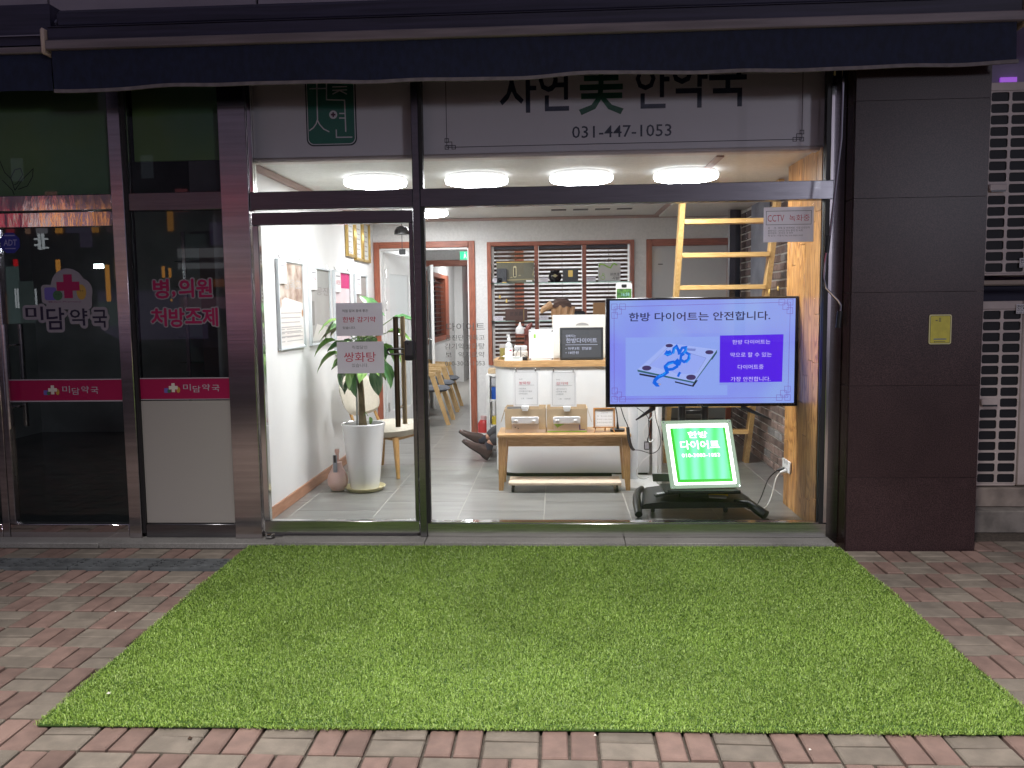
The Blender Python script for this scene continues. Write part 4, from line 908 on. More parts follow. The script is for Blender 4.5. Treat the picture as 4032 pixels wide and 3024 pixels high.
whorls = [(0, 0, .98), (.05, -.03, 1.10), (-.08, -.02, 1.16), (.02, .06, 1.24), (-.02, .02, 1.38)]
for wi, (wx, wy, wz) in enumerate(whorls):
    c0 = PC + Vector((wx, wy, wz)); stems.tube([PC + Vector((-.028, 0, .98)), c0], .012, 6)
    for k in range(8):
        az = 2 * math.pi * (k / 17 + wi * .37) + rnd.uniform(-.2, .2); el = rnd.uniform(-.55, .25) + (.25 if wi == 4 else 0)
        if math.cos(az) < -.5 and wi != 4: el -= .2
        st_ = .05 + rnd.random() * .13
        d = Vector((math.cos(az) * math.cos(el), math.sin(az) * math.cos(el), math.sin(el))); p0 = c0 + d * st_
        sc_ = rnd.uniform(.62, .98) * (.85 if wi == 4 else 1)
        tip = p0 + d * .26 * sc_
        if tip.x < XL + .03: sc_ *= .6
        if (p0 + d * .2 * sc_).x < XL + .02: continue
        stems.tube([c0, c0 + d * st_ * .5 + Vector((0, 0, .02)), p0], .0035, 5)
        o = bpy.data.objects.new('leaf', LV[rnd.randrange(6)]); col.objects.link(o); o.parent = pt; o.location = p0 - Vector(pt.location)
        o.rotation_euler = (rnd.uniform(-.5, .5), -el, az); o.scale = (sc_,) * 3; nl += 1
# a few leaves placed where single ones stand out
for (x_, z_, az, el, sc_) in ((-1.46, 1.44, 120, 50, 1.1), (-1.30, 1.39, 0, 8, .9), (-1.68, 1.30, 190, 20, .9), (-1.45, .99, -70, -60, .85), (-1.74, 1.12, 200, -10, .9), (-1.40, 1.05, -20, -50, .9), (-1.30, 1.12, 0, -30, .8), (-1.62, .98, -110, -70, .85), (-1.76, 1.22, 185, -5, .8), (-1.34, 1.28, -10, 10, .8), (-1.70, 1.0, -150, -50, .8)):
    p0 = Vector((x_, 1.22, z_)); o = bpy.data.objects.new('leaf', LV[rnd.randrange(6)]); col.objects.link(o); o.parent = pt
    o.location = p0 - Vector(pt.location); o.rotation_euler = (.2, -R(el), R(az)); o.scale = (sc_,) * 3; stems.tube([PC + Vector((-.02, 0, 1.0 if z_ < 1.2 else 1.2)), p0], .0035, 5)
stems.build('leaf_stems', M('green stems', (.08, .16, .04), .6), pt)
o = bpy.data.objects.new('leaf', LV[1]); col.objects.link(o); o.parent = pt; o.location = (.045, -.03, .6); o.rotation_euler = (.4, 1.2, -.4); o.scale = (.28,) * 3
MB().tube([PC + Vector((.0, -.02, .6)), PC + Vector((.03, -.03, .64)), PC + Vector((.05, -.04, .61))], .003, 5).build('side_shoot', LEAFM[1], pt)
sa = root('plant_saucer', 'cream plastic saucer under the white plant pot', 'saucer', (-1.575, 1.3, 0))
MB().lathe(PC, [(.105, .001), (.14, .004), (.165, .032), (.168, .034), (.160, .034), (.138, .012), (.0, .012)], 36).build('dish', M('cream plastic', (.68, .62, .38), .4), sa)
wc = root('watering_can', 'small pink round watering bottle on the floor left of the pot', 'watering can', (-1.79, 1.25, 0))
PK = M('dusty pink plastic', (.74, .52, .46), .4)
Q = Vector((-1.79, 1.27, 0))
MB().lathe(Q, [(.0, .004), (.05, .004), (.08, .05), (.085, .09), (.075, .13), (.045, .185), (.035, .22), (.037, .235), (.0, .237)], 24).build('body', PK, wc)
MB().lathe(Q + Vector((0, 0, .24)), [(.015, 0), (.013, .06), (.02, .08), (.018, .10), (.0, .10)], 14).build('pump_top', M('pale pink plastic', (.66, .42, .36), .4), wc)
MB().fbox(Fr((Q.x, Q.y - .05, 0)), -.02, .012, .16, .30, 0, .012, .003).build('silver_clip', M('grey plastic clip', (.30, .33, .36), .4), wc)
MB().fbox(Fr((Q.x, Q.y - .05, 0)), -.012, .006, .24, .30, .0125, .014).build('black_patch', BLACKP, wc)

# ---- beige lounge chair
ch = root('lounge_chair', 'beige upholstered lounge chair with oak legs behind the plant pot', 'chair', (-1.5, 2.05, 0))
rz = R(-22); CU = M('beige upholstery', (.56, .52, .43), .85, var=.06, vs=60, bump=.3, bs=400)
LEG = M('oak chair legs', (.47, .27, .09), .4, var=.15, vs=6, stretch=(14, 14, 2))
def rot(p, c=(-1.52, 2.05, 0), a=rz): x, y, z = p; return (c[0] + x * math.cos(a) - y * math.sin(a), c[1] + x * math.sin(a) + y * math.cos(a), c[2] + z)
def cushion(mb, su, sv, th, fn, nu=14, nv=12, pw=3.2):
    P = []; F = []
    for sgn in (1, -1):
        for i in range(nu + 1):
            for j in range(nv + 1):
                a, b = 2 * i / nu - 1, 2 * j / nv - 1
                # round the corners of the outline
                m = max(abs(a), abs(b)); l = (abs(a) ** pw + abs(b) ** pw) ** (1 / pw) if m > 0 else 1; f = m / l if l > 0 else 1
                aa, bb = a * f, b * f; h = th * .5 * (1 - m ** 6) ** .5 if m < 1 else 0
                P.append(fn(aa * su / 2, bb * sv / 2, sgn * h))
    n1 = (nu + 1) * (nv + 1)
    for s_ in (0, 1):
        for i in range(nu):
            for j in range(nv):
                q = [s_ * n1 + i * (nv + 1) + j, s_ * n1 + (i + 1) * (nv + 1) + j, s_ * n1 + (i + 1) * (nv + 1) + j + 1, s_ * n1 + i * (nv + 1) + j + 1]
                F.append(q if s_ == 0 else q[::-1])
    return mb.add(P, F)
# chair faces local +x
mb = MB(); cushion(mb, .56, .56, .13, lambda a, b, h: rot((.04 + a, b, .40 + h + .10 * (a / .5) ** 2 * (a > 0) * .3 + .03 * a))); mb.build('seat', CU, ch)
mb = MB(); cushion(mb, .56, .36, .09, lambda a, b, h: rot((-.27 - .30 * (b + .18) + h + .32 * a * a, a, .69 + b))); mb.build('backrest', CU, ch)
for sx_, sy_ in ((1, 1), (1, -1), (-1, 1), (-1, -1)):
    a0 = rot((.2 * sx_, .2 * sy_, .35)); a1 = rot((.25 * sx_, .25 * sy_, 0)); MB().tube([a0, a1], [.03, .016], 10).build('leg', LEG, ch)
MB().tube([rot((.2, .2, .34)), rot((.2, -.2, .34)), rot((-.2, -.2, .34)), rot((-.2, .2, .34)), rot((.2, .2, .34))], .02, 8).build('seat_frame', LEG, ch)
MB().tube([rot((-.2, .2, .34)), rot((-.33, .17, .66))], .014, 8).tube([rot((-.2, -.2, .34)), rot((-.33, -.17, .66))], .014, 8).build('back_posts', LEG, ch)

# ---- corridor chairs
def wchair(loc, label):
    t = root('dining_chair', label, 'chair', loc, 'wooden chairs along the corridor'); X, Y, Z = loc
    WD = M('light beech', (.60, .38, .16), .4, c2=(.70, .48, .24), vs=6, stretch=(6, 6, 2)); GS = M('grey seat fabric', (.11, .12, .14), .85, bump=.3, bs=400)
    for sy in (-.25, .25):
        fr = Fr((X, Y + sy, 0))
        MB().prism(fr, [(.26, 0), (.31, 0), (.12, .62), (.06, .62)], -.017, .017).build('leg', WD, t)
        MB().prism(fr, [(-.26, 0), (-.22, 0), (-.14, .62), (-.20, .62)], -.017, .017).build('leg', WD, t)
        MB().prism(fr, [(-.24, .62), (.14, .62), (.13, .66), (-.1, .67), (-.25, .72)] , -.03, .03).build('armrest', WD, t)
    mb = MB(); cushion(mb, .5, .46, .07, lambda a, b, h: (X + .03 + a, Y + b, .44 + h)); mb.build('seat', GS, t)
    mb = MB(); cushion(mb, .5, .22, .05, lambda a, b, h: (X - .24 - .2 * b + .35 * a * a + h, Y + a, .70 + b)); mb.build('backrest', GS, t)
    MB().tube([(X - .1, Y - .25, .4), (X - .1, Y + .25, .4)], .015, 6).tube([(X + .15, Y - .25, .38), (X + .15, Y + .25, .38)], .015, 6).build('rail', WD, t)
    return t
wchair((-1.66, 5.3, 0), 'nearest light wood chair with grey seat in the corridor')
wchair((-1.70, 6.1, 0), 'middle light wood chair with grey seat in the corridor')
wchair((-1.72, 6.85, 0), 'farthest light wood chair with grey seat in the corridor')

# ---- reception counter
ct = root('reception_counter', 'white rounded reception counter with light oak top', 'counter', (.1, 2.1, 0))
def roundplan(x0, x1, y0, y1, r): return [(x1, y0), (x1, y1), (x0, y1)] + [(x0 + r - r * math.cos(R(a)), y0 + r - r * math.sin(R(a))) for a in range(0, 91, 9)]
MB().prism(FZ(0), roundplan(-.548, .78, 1.80, 2.38, .22), .035, .955).build('body', M('white laminate', (.70, .71, .71), .3), ct)
MB().prism(FZ(0), roundplan(-.52, .77, 1.83, 2.36, .2), 0, .034).build('plinth', BLACKP, ct)
MB().prism(FZ(0), roundplan(-.565, .80, 1.78, 2.42, .235), .956, 1.006).build('top', OAK, ct)
TZ = 1.0065
# things on the counter
def pump_bottle():
    t = root('sanitizer_bottle', 'clear hand sanitizer pump bottle at the left end of the counter', 'bottle', (-.42, 1.98, TZ))
    c = Vector(((-0.4249, 1.0426)[0], 1.98, TZ))
    MB().lathe(c, [(.0, .001), (.032, .001), (.034, .006), (.034, .115), (.028, .14), (.013, .155), (.013, .165), (.0, .166)], 24).build('body', M('cloudy clear plastic', (.70, .73, .74), .1, trans=.3), t)
    MB().lathe(c, [(.0345, .02), (.0348, .02), (.0348, .105), (.0345, .105)], 24, caps=False).build('label', PAPERW, t)
    MB().fbox(Fr((c.x, c.y - .0352, TZ)), .006, .026, .078, .092, 0, .001).build('red_print', INKP, t)
    MB().lathe(c, [(.015, .1665), (.016, .19), (.006, .195), (.006, .215), (.0, .215)], 14).fbox(Fr((c.x, c.y, TZ)), -.022, .01, .212, .222, -.006, .006, .002).build('pump', WHPL, t)
pump_bottle()
tp = root('card_terminal', 'flat white payment pad with upright black antenna on the counter', 'card reader', (-.35, 1.88, TZ))
a, b = (-0.4541, 1.024)[0], (-0.3021, 1.0226)[0]
mb = MB(); mb.prism(Fr((0, 0, 0), (0, 1, 0), (0, 0, 1)), [(1.82, TZ), (1.96, TZ), (1.96, TZ + .035), (1.82, TZ + .012)], a, b); mb.build('pad', M('ivory plastic', (.72, .70, .66), .35), tp)
MB().fbox(Fr((a + .06, 1.85, TZ + .019), (1, 0, 0), (0, 1, .16)), 0, .07, 0, .05, .0, .003).build('screen', M('grey lcd', (.35, .37, .35), .3), tp)
MB().tube([(b - .015, 1.9, TZ), (b - .015, 1.9, TZ + .115)], .004, 8).build('antenna', BLACKP, tp)
MB().tube([(b - .06, 1.93, TZ + .03), (b - .05, 1.95, TZ + .07), (b - .03, 1.96, TZ + .10)], .002, 5).tube([(b - .01, 1.92, TZ + .01), (b + .0, 1.93, TZ + .05), (b + .05, 1.94, TZ + .02)], .0025, 5).build('cables', BLACKP, tp)
pj = root('paste_jar', 'olive green paste jar beside the pump bottle', 'jar', (-.47, 2.1, TZ)); c = Vector(((-0.4831, 1.0361)[0], 2.1, TZ))
MB().lathe(c, [(.0, .001), (.028, .001), (.033, .1), (.0, .101)], 18).build('body', M('olive paste', (.30, .26, .08), .3), pj); MB().lathe(c, [(.034, .1015), (.036, .135), (.0, .137)], 18).build('lid', M('clear grey lid', (.45, .43, .42), .2), pj)
wpb = root('tissue_box', 'low white plastic box behind the card reader', 'box', (-.33, 2.12, TZ)); a, b = (-0.3884, 1.034)[0], (-0.2652, 1.0328)[0]
MB().box(a, b, 2.06, 2.18, TZ, TZ + .075, .012).build('body', M('ivory plastic', (.7, .7, .66), .35), wpb); MB().box(a + .005, b - .005, 2.07, 2.17, TZ + .0755, TZ + .12, .008).build('lid', M('clear lid', (.55, .56, .58), .15), wpb)
ad_ = root('power_adapter', 'small dark power adapter lying on the counter', 'adapter', (-.27, 1.9, TZ)); a = (-0.3041, 1.0261)[0]
MB().box(a, a + .045, 1.87, 1.93, TZ, TZ + .03, .006).build('body', BLACKP, ad_)
ts = root('paper_slip', 'curled white paper slip on the rounded counter corner', 'paper', (-.52, 2.0, TZ))
mb = MB(); P = []; F = []
for i in range(7):
    t = i / 6; P += [(-.525 + .07 * t, 1.95, TZ + .002 + .03 * math.sin(t * 2.4)), (-.51 + .07 * t, 2.02, TZ + .002 + .035 * math.sin(t * 2.4))]
for i in range(6): F.append((2 * i, 2 * i + 2, 2 * i + 3, 2 * i + 1))
mb.add(P, F).build('slip', PAPERW, ts)
# menu sheet in an acrylic stand
ms = root('price_stand', 'white acrylic standing price list with green emblem on the counter', 'stand', (-.2, 1.88, TZ))
u0, u1, v0, v1 = -0.2447,-0.0337,1.0132,1.2724; v0 = TZ + .001
fm = Fr((0, 1.87, v0), (1, 0, 0), (0, .06, 1)); H = v1 - v0
MB().fbox(fm, u0, u1, 0, H, -.012, 0, .002).build('stand', WHPL, ms)
MB().fbox(fm, u0 + .012, u1 - .012, .014, H - .014, .001, .003).build('sheet', PAPERW, ms)
MB().ribbon(fm, [(u0 + .016, .018), (u1 - .016, .018), (u1 - .016, H - .018), (u0 + .016, H - .018)], .0015, .0035, True).build('sheet_border', INKG, ms, False)
for a, b in ((u0 + .01, .012), (u1 - .01, .012), (u0 + .01, H - .012), (u1 - .01, H - .012)): MB().prism(fm, circ(a, b, .006, 10), .003, .009).build('knob', CHROME, ms)
MB().poly(fm, [(u0 + .04, H - .075), (u0 + .06, H - .075), (u0 + .06, H - .04), (u0 + .04, H - .04)], .0035).build('green_mark', M('leaf green print', (.25, .5, .06), .6), ms, False)
mb = MB(); lines(mb, fm, [('자연 美 안약국', u0 + .066, u1 - .03, H - .062, H - .051), ('• 한방다이어트   18만원', u0 + .03, u1 - .02, H - .118, H - .106), ('• 맞 춤 보 약   30만원', u0 + .03, u1 - .02, H - .15, H - .138), ('• 수험생녹고   9만원', u0 + .03, u1 - .025, H - .178, H - .168), ('• 원방공진단   15만원', u0 + .03, u1 - .02, H - .21, H - .198)], .0035); mb.build('lettering', TEXTG, ms, False)
# white box and the black framed screen
wb = root('white_carton', 'tall white carton with a half round cutout handle on the counter', 'box', (.2, 2.2, TZ))
u0, u1, v0, v1 = -0.0422,0.4274,1.1631,1.3902
MB().box(u0, .62, 2.12, 2.35, TZ, v1, .003).build('carton', M('off white card', (.68, .67, .62), .6), wb)
a, b = (0.2223, 1.296)
MB().poly(FY(2.1195), [(a + .058 * math.cos(R(t)), b + .026 * math.sin(R(t))) for t in range(0, 181, 15)], .0).build('cutout_handle', M('shadow grey card', (.30, .30, .29), .7), wb, False)
bs = root('black_display', 'black framed display reading a Korean diet offer on the counter', 'display', (.15, 1.85, TZ))
u0, u1, v0, v1 = 0.0216,0.3937,1.0105,1.2864; v0 = TZ + .001; H = v1 - v0
fb = Fr((0, 1.86, v0), (1, 0, 0), (0, .05, 1))
MB().fbox(fb, u0, u1, 0, H, -.03, 0, .005).build('bezel', M('black satin bezel', (.03, .032, .034), .4), bs)
q = .021
MB().fbox(fb, u0 + q, u1 - q, q, H - q, .0005, .001).build('screen', EM('dark grey screen', (.085, .09, .10), 1.0), bs)
SW = EM('pale screen lettering', (.55, .58, .75), 1.0)
mb = MB(); W_ = u1 - u0
lines(mb, fb, [('살빠지는', u0 + W_ * .135, u0 + W_ * .37, H * .70, H * .785), ('한방다이어트', u0 + W_ * .145, u0 + W_ * .855, H * .525, H * .675), ('• 하루3회  한달분', u0 + W_ * .13, u0 + W_ * .73, H * .31, H * .40), ('• 18만원', u0 + W_ * .13, u0 + W_ * .43, H * .185, H * .27)], .0014, .006)
mb.fbox(fb, u0 + W_ * .13, u0 + W_ * .87, H * .462, H * .475, .0012, .0016); mb.build('lettering', SW, bs, False)
# tea stand behind
te = root('tea_stand', 'twisted dark red wooden stand with a small ledge behind the counter', 'stand', (-.2, 2.6, 0))
RW = M('dark red wood', (.16, .035, .025), .35, var=.3, vs=6)
a = (-0.2836, 1.183)
MB().tube([(a[0] + .0, 2.7, .95), (a[0] + .0, 2.7, 1.05), ((-0.2867, 1.2418)[0], 2.7, (-0.2867, 1.2418)[1]), ((-0.2678, 1.2855)[0], 2.7, (-0.2678, 1.2855)[1]), ((-0.2382, 1.3086)[0], 2.7, (-0.2382, 1.3086)[1])], [.04, .035, .03, .026, .012], 10).build('trunk', RW, te)
zl = (-0.3495, 1.2094)[1]; xl0, xl1 = (-0.4011, 1.21)[0], (-0.276, 1.2086)[0]
MB().prism(FZ(0), [(xl0, 2.64), (xl1, 2.6), (xl1, 2.8), (xl0 + .02, 2.76)], zl - .012, zl).build('ledge', RW, te)
MB().box(a[0] - .12, a[0] + .12, 2.6, 2.8, .9, .95, .01).build('foot', RW, te); MB().box(-.5, .1, 2.55, 2.95, 0, .9, .01).build('low_cabinet', WHITE, te)
tpot = root('teapot', 'tiny white teapot sitting on the red wooden ledge', 'teapot', (-.3, 2.7, 1.2)); c = Vector(((-0.3566, 1.2352)[0], 2.7, zl + .001))
MB().lathe(c, [(.0, 0), (.038, .0), (.045, .02), (.04, .055), (.018, .075), (.012, .09), (.006, .11), (.0, .112)], 20).build('body', M('white porcelain', (.68, .70, .70), .15), tpot)
MB().tube([c + Vector((.04, 0, .015)), c + Vector((.068, 0, .02)), c + Vector((.07, 0, .045)), c + Vector((.036, 0, .058))], .006, 8).build('handle', M('white porcelain', (.68, .7, .7), .15), tpot)

# ---- blind window with shelves in the back wall
bwnd = root('blind_window', 'wide brown framed window with three bays of dark slatted blinds', 'window', (.04, YB, .83))
fb = FY(YB)
for a, b in ((-.762, -.717), (.797, .841)): MB().box(a, b, YB - .02, YB + .1, .83, 2.177, .003).build('jamb', BROWN, bwnd)
MB().box(-.7165, .7965, YB - .02, YB + .1, 2.133, 2.177, .003).build('head', BROWNH, bwnd); MB().box(-.7165, .7965, YB - .02, YB + .1, .83, .87, .003).build('sill', BROWNH, bwnd)
for a, b in ((-.243, -.2), (.277, .322)): MB().box(a, b, YB - .018, YB + .02, .8705, 2.1325, .003).build('mullion', BROWN, bwnd)
zs = 2.095; pitch = .0445
bays = ((-.69, -.246), (-.197, .274), (.325, .775))
k = 0
sm = []
for a, b in bays:
    mb = MB(); mb.fbox(Fr((0, 0, 0), (1, 0, 0), (0, -.34, 1)), a, b, -.0135, .0135, -.0015, .0015); me = bpy.data.meshes.new('slat'); me.from_pydata([tuple(p) for p in mb.v], [], mb.f); me.materials.append(BLIND); sm.append(me)
while zs - k * pitch > .9:
    for me in sm:
        o = bpy.data.objects.new('slat', me); col.objects.link(o); o.parent = bwnd; o.location = (0 - .04, .075, zs - k * pitch - .83)
    k += 1
for a, b in bays:
    MB().box(a, b, YB + .05, YB + .1, 2.10, 2.131).build('headrail', M('dark headrail', (.03, .03, .04), .4), bwnd)
    MB().tube([((a + b) / 2 + .02, YB + .06, .9), ((a + b) / 2 + .02, YB + .06, 2.1)], .0022, 5).build('ladder_cord', BLIND, bwnd)
MB().box(-.716, -.69, YB + .03, YB + .09, .88, 2.13).build('white_reveal', WHPL, bwnd)
for zz in (1.722, 1.314):
    for a, b in ((-.716, -.244), (-.199, .276), (.323, .796)): MB().box(a, b, YB - .17, YB + .03, zz - .004, zz + .004).build('glass_shelf', GLSG, bwnd)
YS = YB - .1
def on_shelf(name, label, cat, bx, dep, mat, z, part='box'):
    t = root(name, label, cat, ((bx[0] + bx[1]) / 2, YS, z)); MB().box(bx[0], bx[1], YS - dep / 2, YS + dep / 2, z + .0005, bx[3], .003).build(part, mat, t); return t
Z1, Z2 = 1.727, 1.319
OLV = M('dark olive gift box', (.075, .075, .045), .35, c2=(.13, .125, .085), vs=4); GLD = M('gold print', (.60, .42, .12), .35, metal=.5); CHB = M('charcoal box', (.045, .048, .055), .5)
b_ = -0.65,-0.2464,1.7305,1.9535
gb = on_shelf('gift_box', 'wide dark olive gift box with gold oval on the top left shelf', 'gift box', b_, .07, OLV, Z1)
fq = FY(YS - .0355)
MB().fbox(fq, b_[0], b_[1], b_[3] - .008, b_[3] - .001, .0005, .002).build('gold_edge', GLD, gb)
mid = b_[0] + (b_[1] - b_[0]) * .49; MB().prism(fq, rrect(mid - .017, mid + .017, b_[2] + .055, b_[2] + .20 * (b_[3] - b_[2]) / .25, .016), .0005, .002).build('gold_oval', M('pale gold', (.55, .5, .3), .4), gb)
MB().poly(fq, rrect(mid - .009, mid + .009, b_[2] + .08, b_[2] + .16, .008), .0024).poly(fq, circ(mid, b_[2] + .075, .012, 14), .0026).build('black_lettering_bar', BLACKP, gb, False)
MB().poly(fq, [(b_[0] + .1, b_[2] + .02), (b_[1], b_[2] + .028), (b_[1], b_[2] + .04), (b_[0] + .1, b_[2] + .035)], .0008).poly(fq, [(mid + .03, b_[2] + .07), (mid + .07, b_[2] + .068), (mid + .055, b_[2] + .085)], .0008).poly(fq, [(mid - .06, b_[2] + .05), (mid - .02, b_[2] + .05), (mid - .035, b_[2] + .065)], .0008).poly(fq, [(b_[1] - .02, b_[2] + .08), (b_[1] - .001, b_[2] + .06), (b_[1] - .001, b_[2] + .16)], .0008).build('gold_landscape', M('dull gold', (.30, .26, .14), .5), gb, False)
MB().fbox(fq, b_[1] - .085, b_[1] - .02, b_[2] + .008, b_[2] + .024, .001, .002).build('white_tag', PAPERW, gb)
b2_ = -0.6486,-0.5391,1.7266,1.8817; t = root('slim_box', 'slim charcoal box standing before the olive gift box', 'box', (b2_[0] + .05, 3.74, Z1)); MB().box(b2_[0], b2_[1], 3.735, 3.762, Z1 + .0005, b2_[3], .003).build('box', CHB, t); MB().fbox(FY(3.735), b2_[1] - .05, b2_[1] - .004, Z1 + .002, Z1 + .01, .0005, .001).build('gold_edge', GLD, t)
b3_ = 0.0647,0.2304,1.7211,1.8689; t = on_shelf('square_box', 'square charcoal box with a gold emblem on the top middle shelf', 'box', b3_, .05, CHB, Z1); m_ = (b3_[0] + b3_[1]) / 2; MB().prism(FY(YS - .0255), rrect(m_ - .024, m_ + .024, b3_[3] - .085, b3_[3] - .015, .008), .0005, .004).build('gold_emblem', GLD, t)
jr = root('black_jar', 'round glossy black jar on the top middle shelf', 'jar', ((-0.0188, 1.7679)[0], YS, Z1)); c = Vector(((-0.0188, 1.7679)[0], YS, Z1 + .001))
MB().lathe(c, [(.0, 0), (.045, 0), (.068, .035), (.072, .065), (.058, .095), (.045, .103), (.052, .108), (.052, .128), (.0, .132)], 24).build('body', M('glossy black glaze', (.01, .01, .011), .08), jr); MB().poly(FY(YS - .073), [(c.x - .03, Z1 + .07), (c.x, Z1 + .05), (c.x + .03, Z1 + .07), (c.x, Z1 + .088)], 0).build('gold_motif', M('dull gold', (.3, .26, .14), .5), jr, False)
b4_ = 0.447,0.6835,1.7262,1.9288; t = on_shelf('paper_gift_bag', 'pale paper gift bag with green brush strokes on the top right shelf', 'bag', b4_, .06, M('pale grey paper bag', (.50, .50, .49), .6), Z1, 'bag'); fq = FY(YS - .0305)
uu, ww, vv, hh = b4_[0], b4_[1] - b4_[0], b4_[2], b4_[3] - b4_[2]
MB().ribbon(fq, [(uu + .03 * ww, vv + .78 * hh), (uu + .08 * ww, vv + .93 * hh), (uu + .25 * ww, vv + .9 * hh), (uu + .42 * ww, vv + .78 * hh), (uu + .55 * ww, vv + .72 * hh), (uu + .64 * ww, vv + .9 * hh), (uu + .72 * ww, vv + .95 * hh), (uu + .85 * ww, vv + .86 * hh)], .014, .0006).ribbon(fq, circ(uu + .22 * ww, vv + .40 * hh, .011, 12), .004, .0006, True).ribbon(fq, circ(uu + .2 * ww, vv + .22 * hh, .022, 12), .005, .0008, True).ribbon(fq, [(uu + .02 * ww, vv + .3 * hh), (uu + .06 * ww, vv + .42 * hh), (uu + .05 * ww, vv + .25 * hh)], .004, .0006).build('green_strokes', M('leaf green print', (.25, .5, .06), .6), t, False)
mb = MB(); text(mb, fq, '자연과', uu + .52 * ww, uu + .93 * ww, vv + .28 * hh, vv + .47 * hh, .0008, .005, .1); text(mb, fq, '사람', uu + .62 * ww, uu + .92 * ww, vv + .1 * hh, vv + .26 * hh, .0008, .005, .1); mb.build('brush_lettering', INK, t, False)
MB().tube([(uu + ww * (.32 + .36 * k / 8), YS, b4_[3] + .045 * math.sin(math.pi * k / 8)) for k in range(9)], .003, 6).build('handle', CHROME, t)
for (px0, px1, py0, py1, z, nm, s_) in (((-0.6904, 1.7771)[0], (-0.5921, 1.7756)[0], 0, 0, Z1, 'top left', '수제 경옥고'), ((-0.1895, 1.7808)[0], (-0.0933, 1.7794)[0], 0, 0, Z1, 'top middle', '원방 경옥고'), ((0.3171, 1.7792)[0], (0.4157, 1.7778)[0], 0, 0, Z1, 'top right', '한방다이어트 환'), ((-0.686, 1.3732)[0], (-0.5843, 1.3719)[0], 0, 0, Z2, 'lower left', '수제 쌍화고'), ((-0.1891, 1.3693)[0], (-0.0932, 1.3681)[0], 0, 0, Z2, 'lower middle', '원방 공진고')):
    a0, a1 = px0, px1
    t = root('shelf_label', 'small white name card on the %s glass shelf' % nm, 'label', (a0, YS - .06, z))
    MB().fbox(Fr((0, YS - .065, z)), a0, a1, .0015, .052, -.002, 0).build('card', PAPER, t); mb = MB(); text(mb, Fr((0, YS - .065, z)), s_, a0 + .012, a1 - .012, .027, .04, .0008); text(mb, Fr((0, YS - .065, z)), '35,000원', a0 + .03, a1 - .03, .012, .02, .0008); mb.build('lettering', INKG, t, False)
b5_ = -0.5627,-0.3238,1.3193,1.4465; t = on_shelf('wooden_gift_box', 'dark brown flat box with carved characters on the lower left shelf', 'box', b5_, .05, M('dark brown box', (.07, .03, .022), .5), Z2); mb = MB(); text(mb, FY(YS - .0255), '許美壽', b5_[0] + .05, b5_[1] - .05, b5_[2] + .05, b5_[2] + .10, .0005, .008); mb.build('dark_characters', M('near black ink', (.03, .014, .01), .5), t, False); MB().fbox(FY(YS - .0255), b5_[1] - .038, b5_[1] - .035, b5_[2], b5_[3] - .002, .0005, .001).build('gold_line', GLD, t)
b6_ = 0.3899,0.5274,1.3718,1.5019; t = on_shelf('brown_carton', 'plain brown carton on the lower right shelf beside the television corner', 'box', (b6_[0], b6_[1] + .2, b6_[2], b6_[3]), .08, M('kraft card', (.33, .19, .09), .7), Z2)
for nm, q in (('left', ((-0.6283, 1.5786))), ('right', ((-0.5543, 1.5322)))):
     t = root('gold_ornament', 'tiny gold ornament hanging in the blinds, %s one' % nm, 'ornament', (q[0], YB + .02, q[1])); MB().lathe((q[0], YB + .02, q[1] - .02), [(.0, 0), (.014, .008), (.012, .03), (.004, .045), (.0, .046)], 10).build('body', GLD, t)
# clock / green phone standing on top of something behind the TV
dc = root('desk_clock', 'white rounded desk clock with green leaf display behind the television corner', 'clock', (.45, 2.3, 1.0)); u0, u1, v0, v1 = 0.5292,0.6736,1.5305,1.6731; fc = FY(2.25)
MB().prism(fc, rrect(u0, u1, v0 - .2, v1, .022), -.03, 0).build('body', WHPL, dc)
MB().poly(fc, rrect(u0 + .007, u1 - .006, v0 - .15, v1 - .055, .006), .001).build('green_picture', M('leaf photo', (.01, .06, .02), .4, c2=(.12, .30, .06), vs=30), dc, False)
MB().prism(fc, rrect(u0 + .055 * .9, u1 - .055 * .9, v1 - .045, v1 - .016, .006), .0005, .003).build('lens_strip', BLACKP, dc); mb = MB(); text(mb, fc, '16:58', u0 + .05, u1 - .025, v1 - .12, v1 - .09, .0016, .01); mb.build('digits', M('pale cyan digits', (.25, .5, .5), .5), dc, False)
MB().box(u0 - .02, u1 + .3, 2.22, 2.34, TZ, v0 - .202, .004).build('carton_under', M('off white card', (.68, .67, .62), .6), dc)

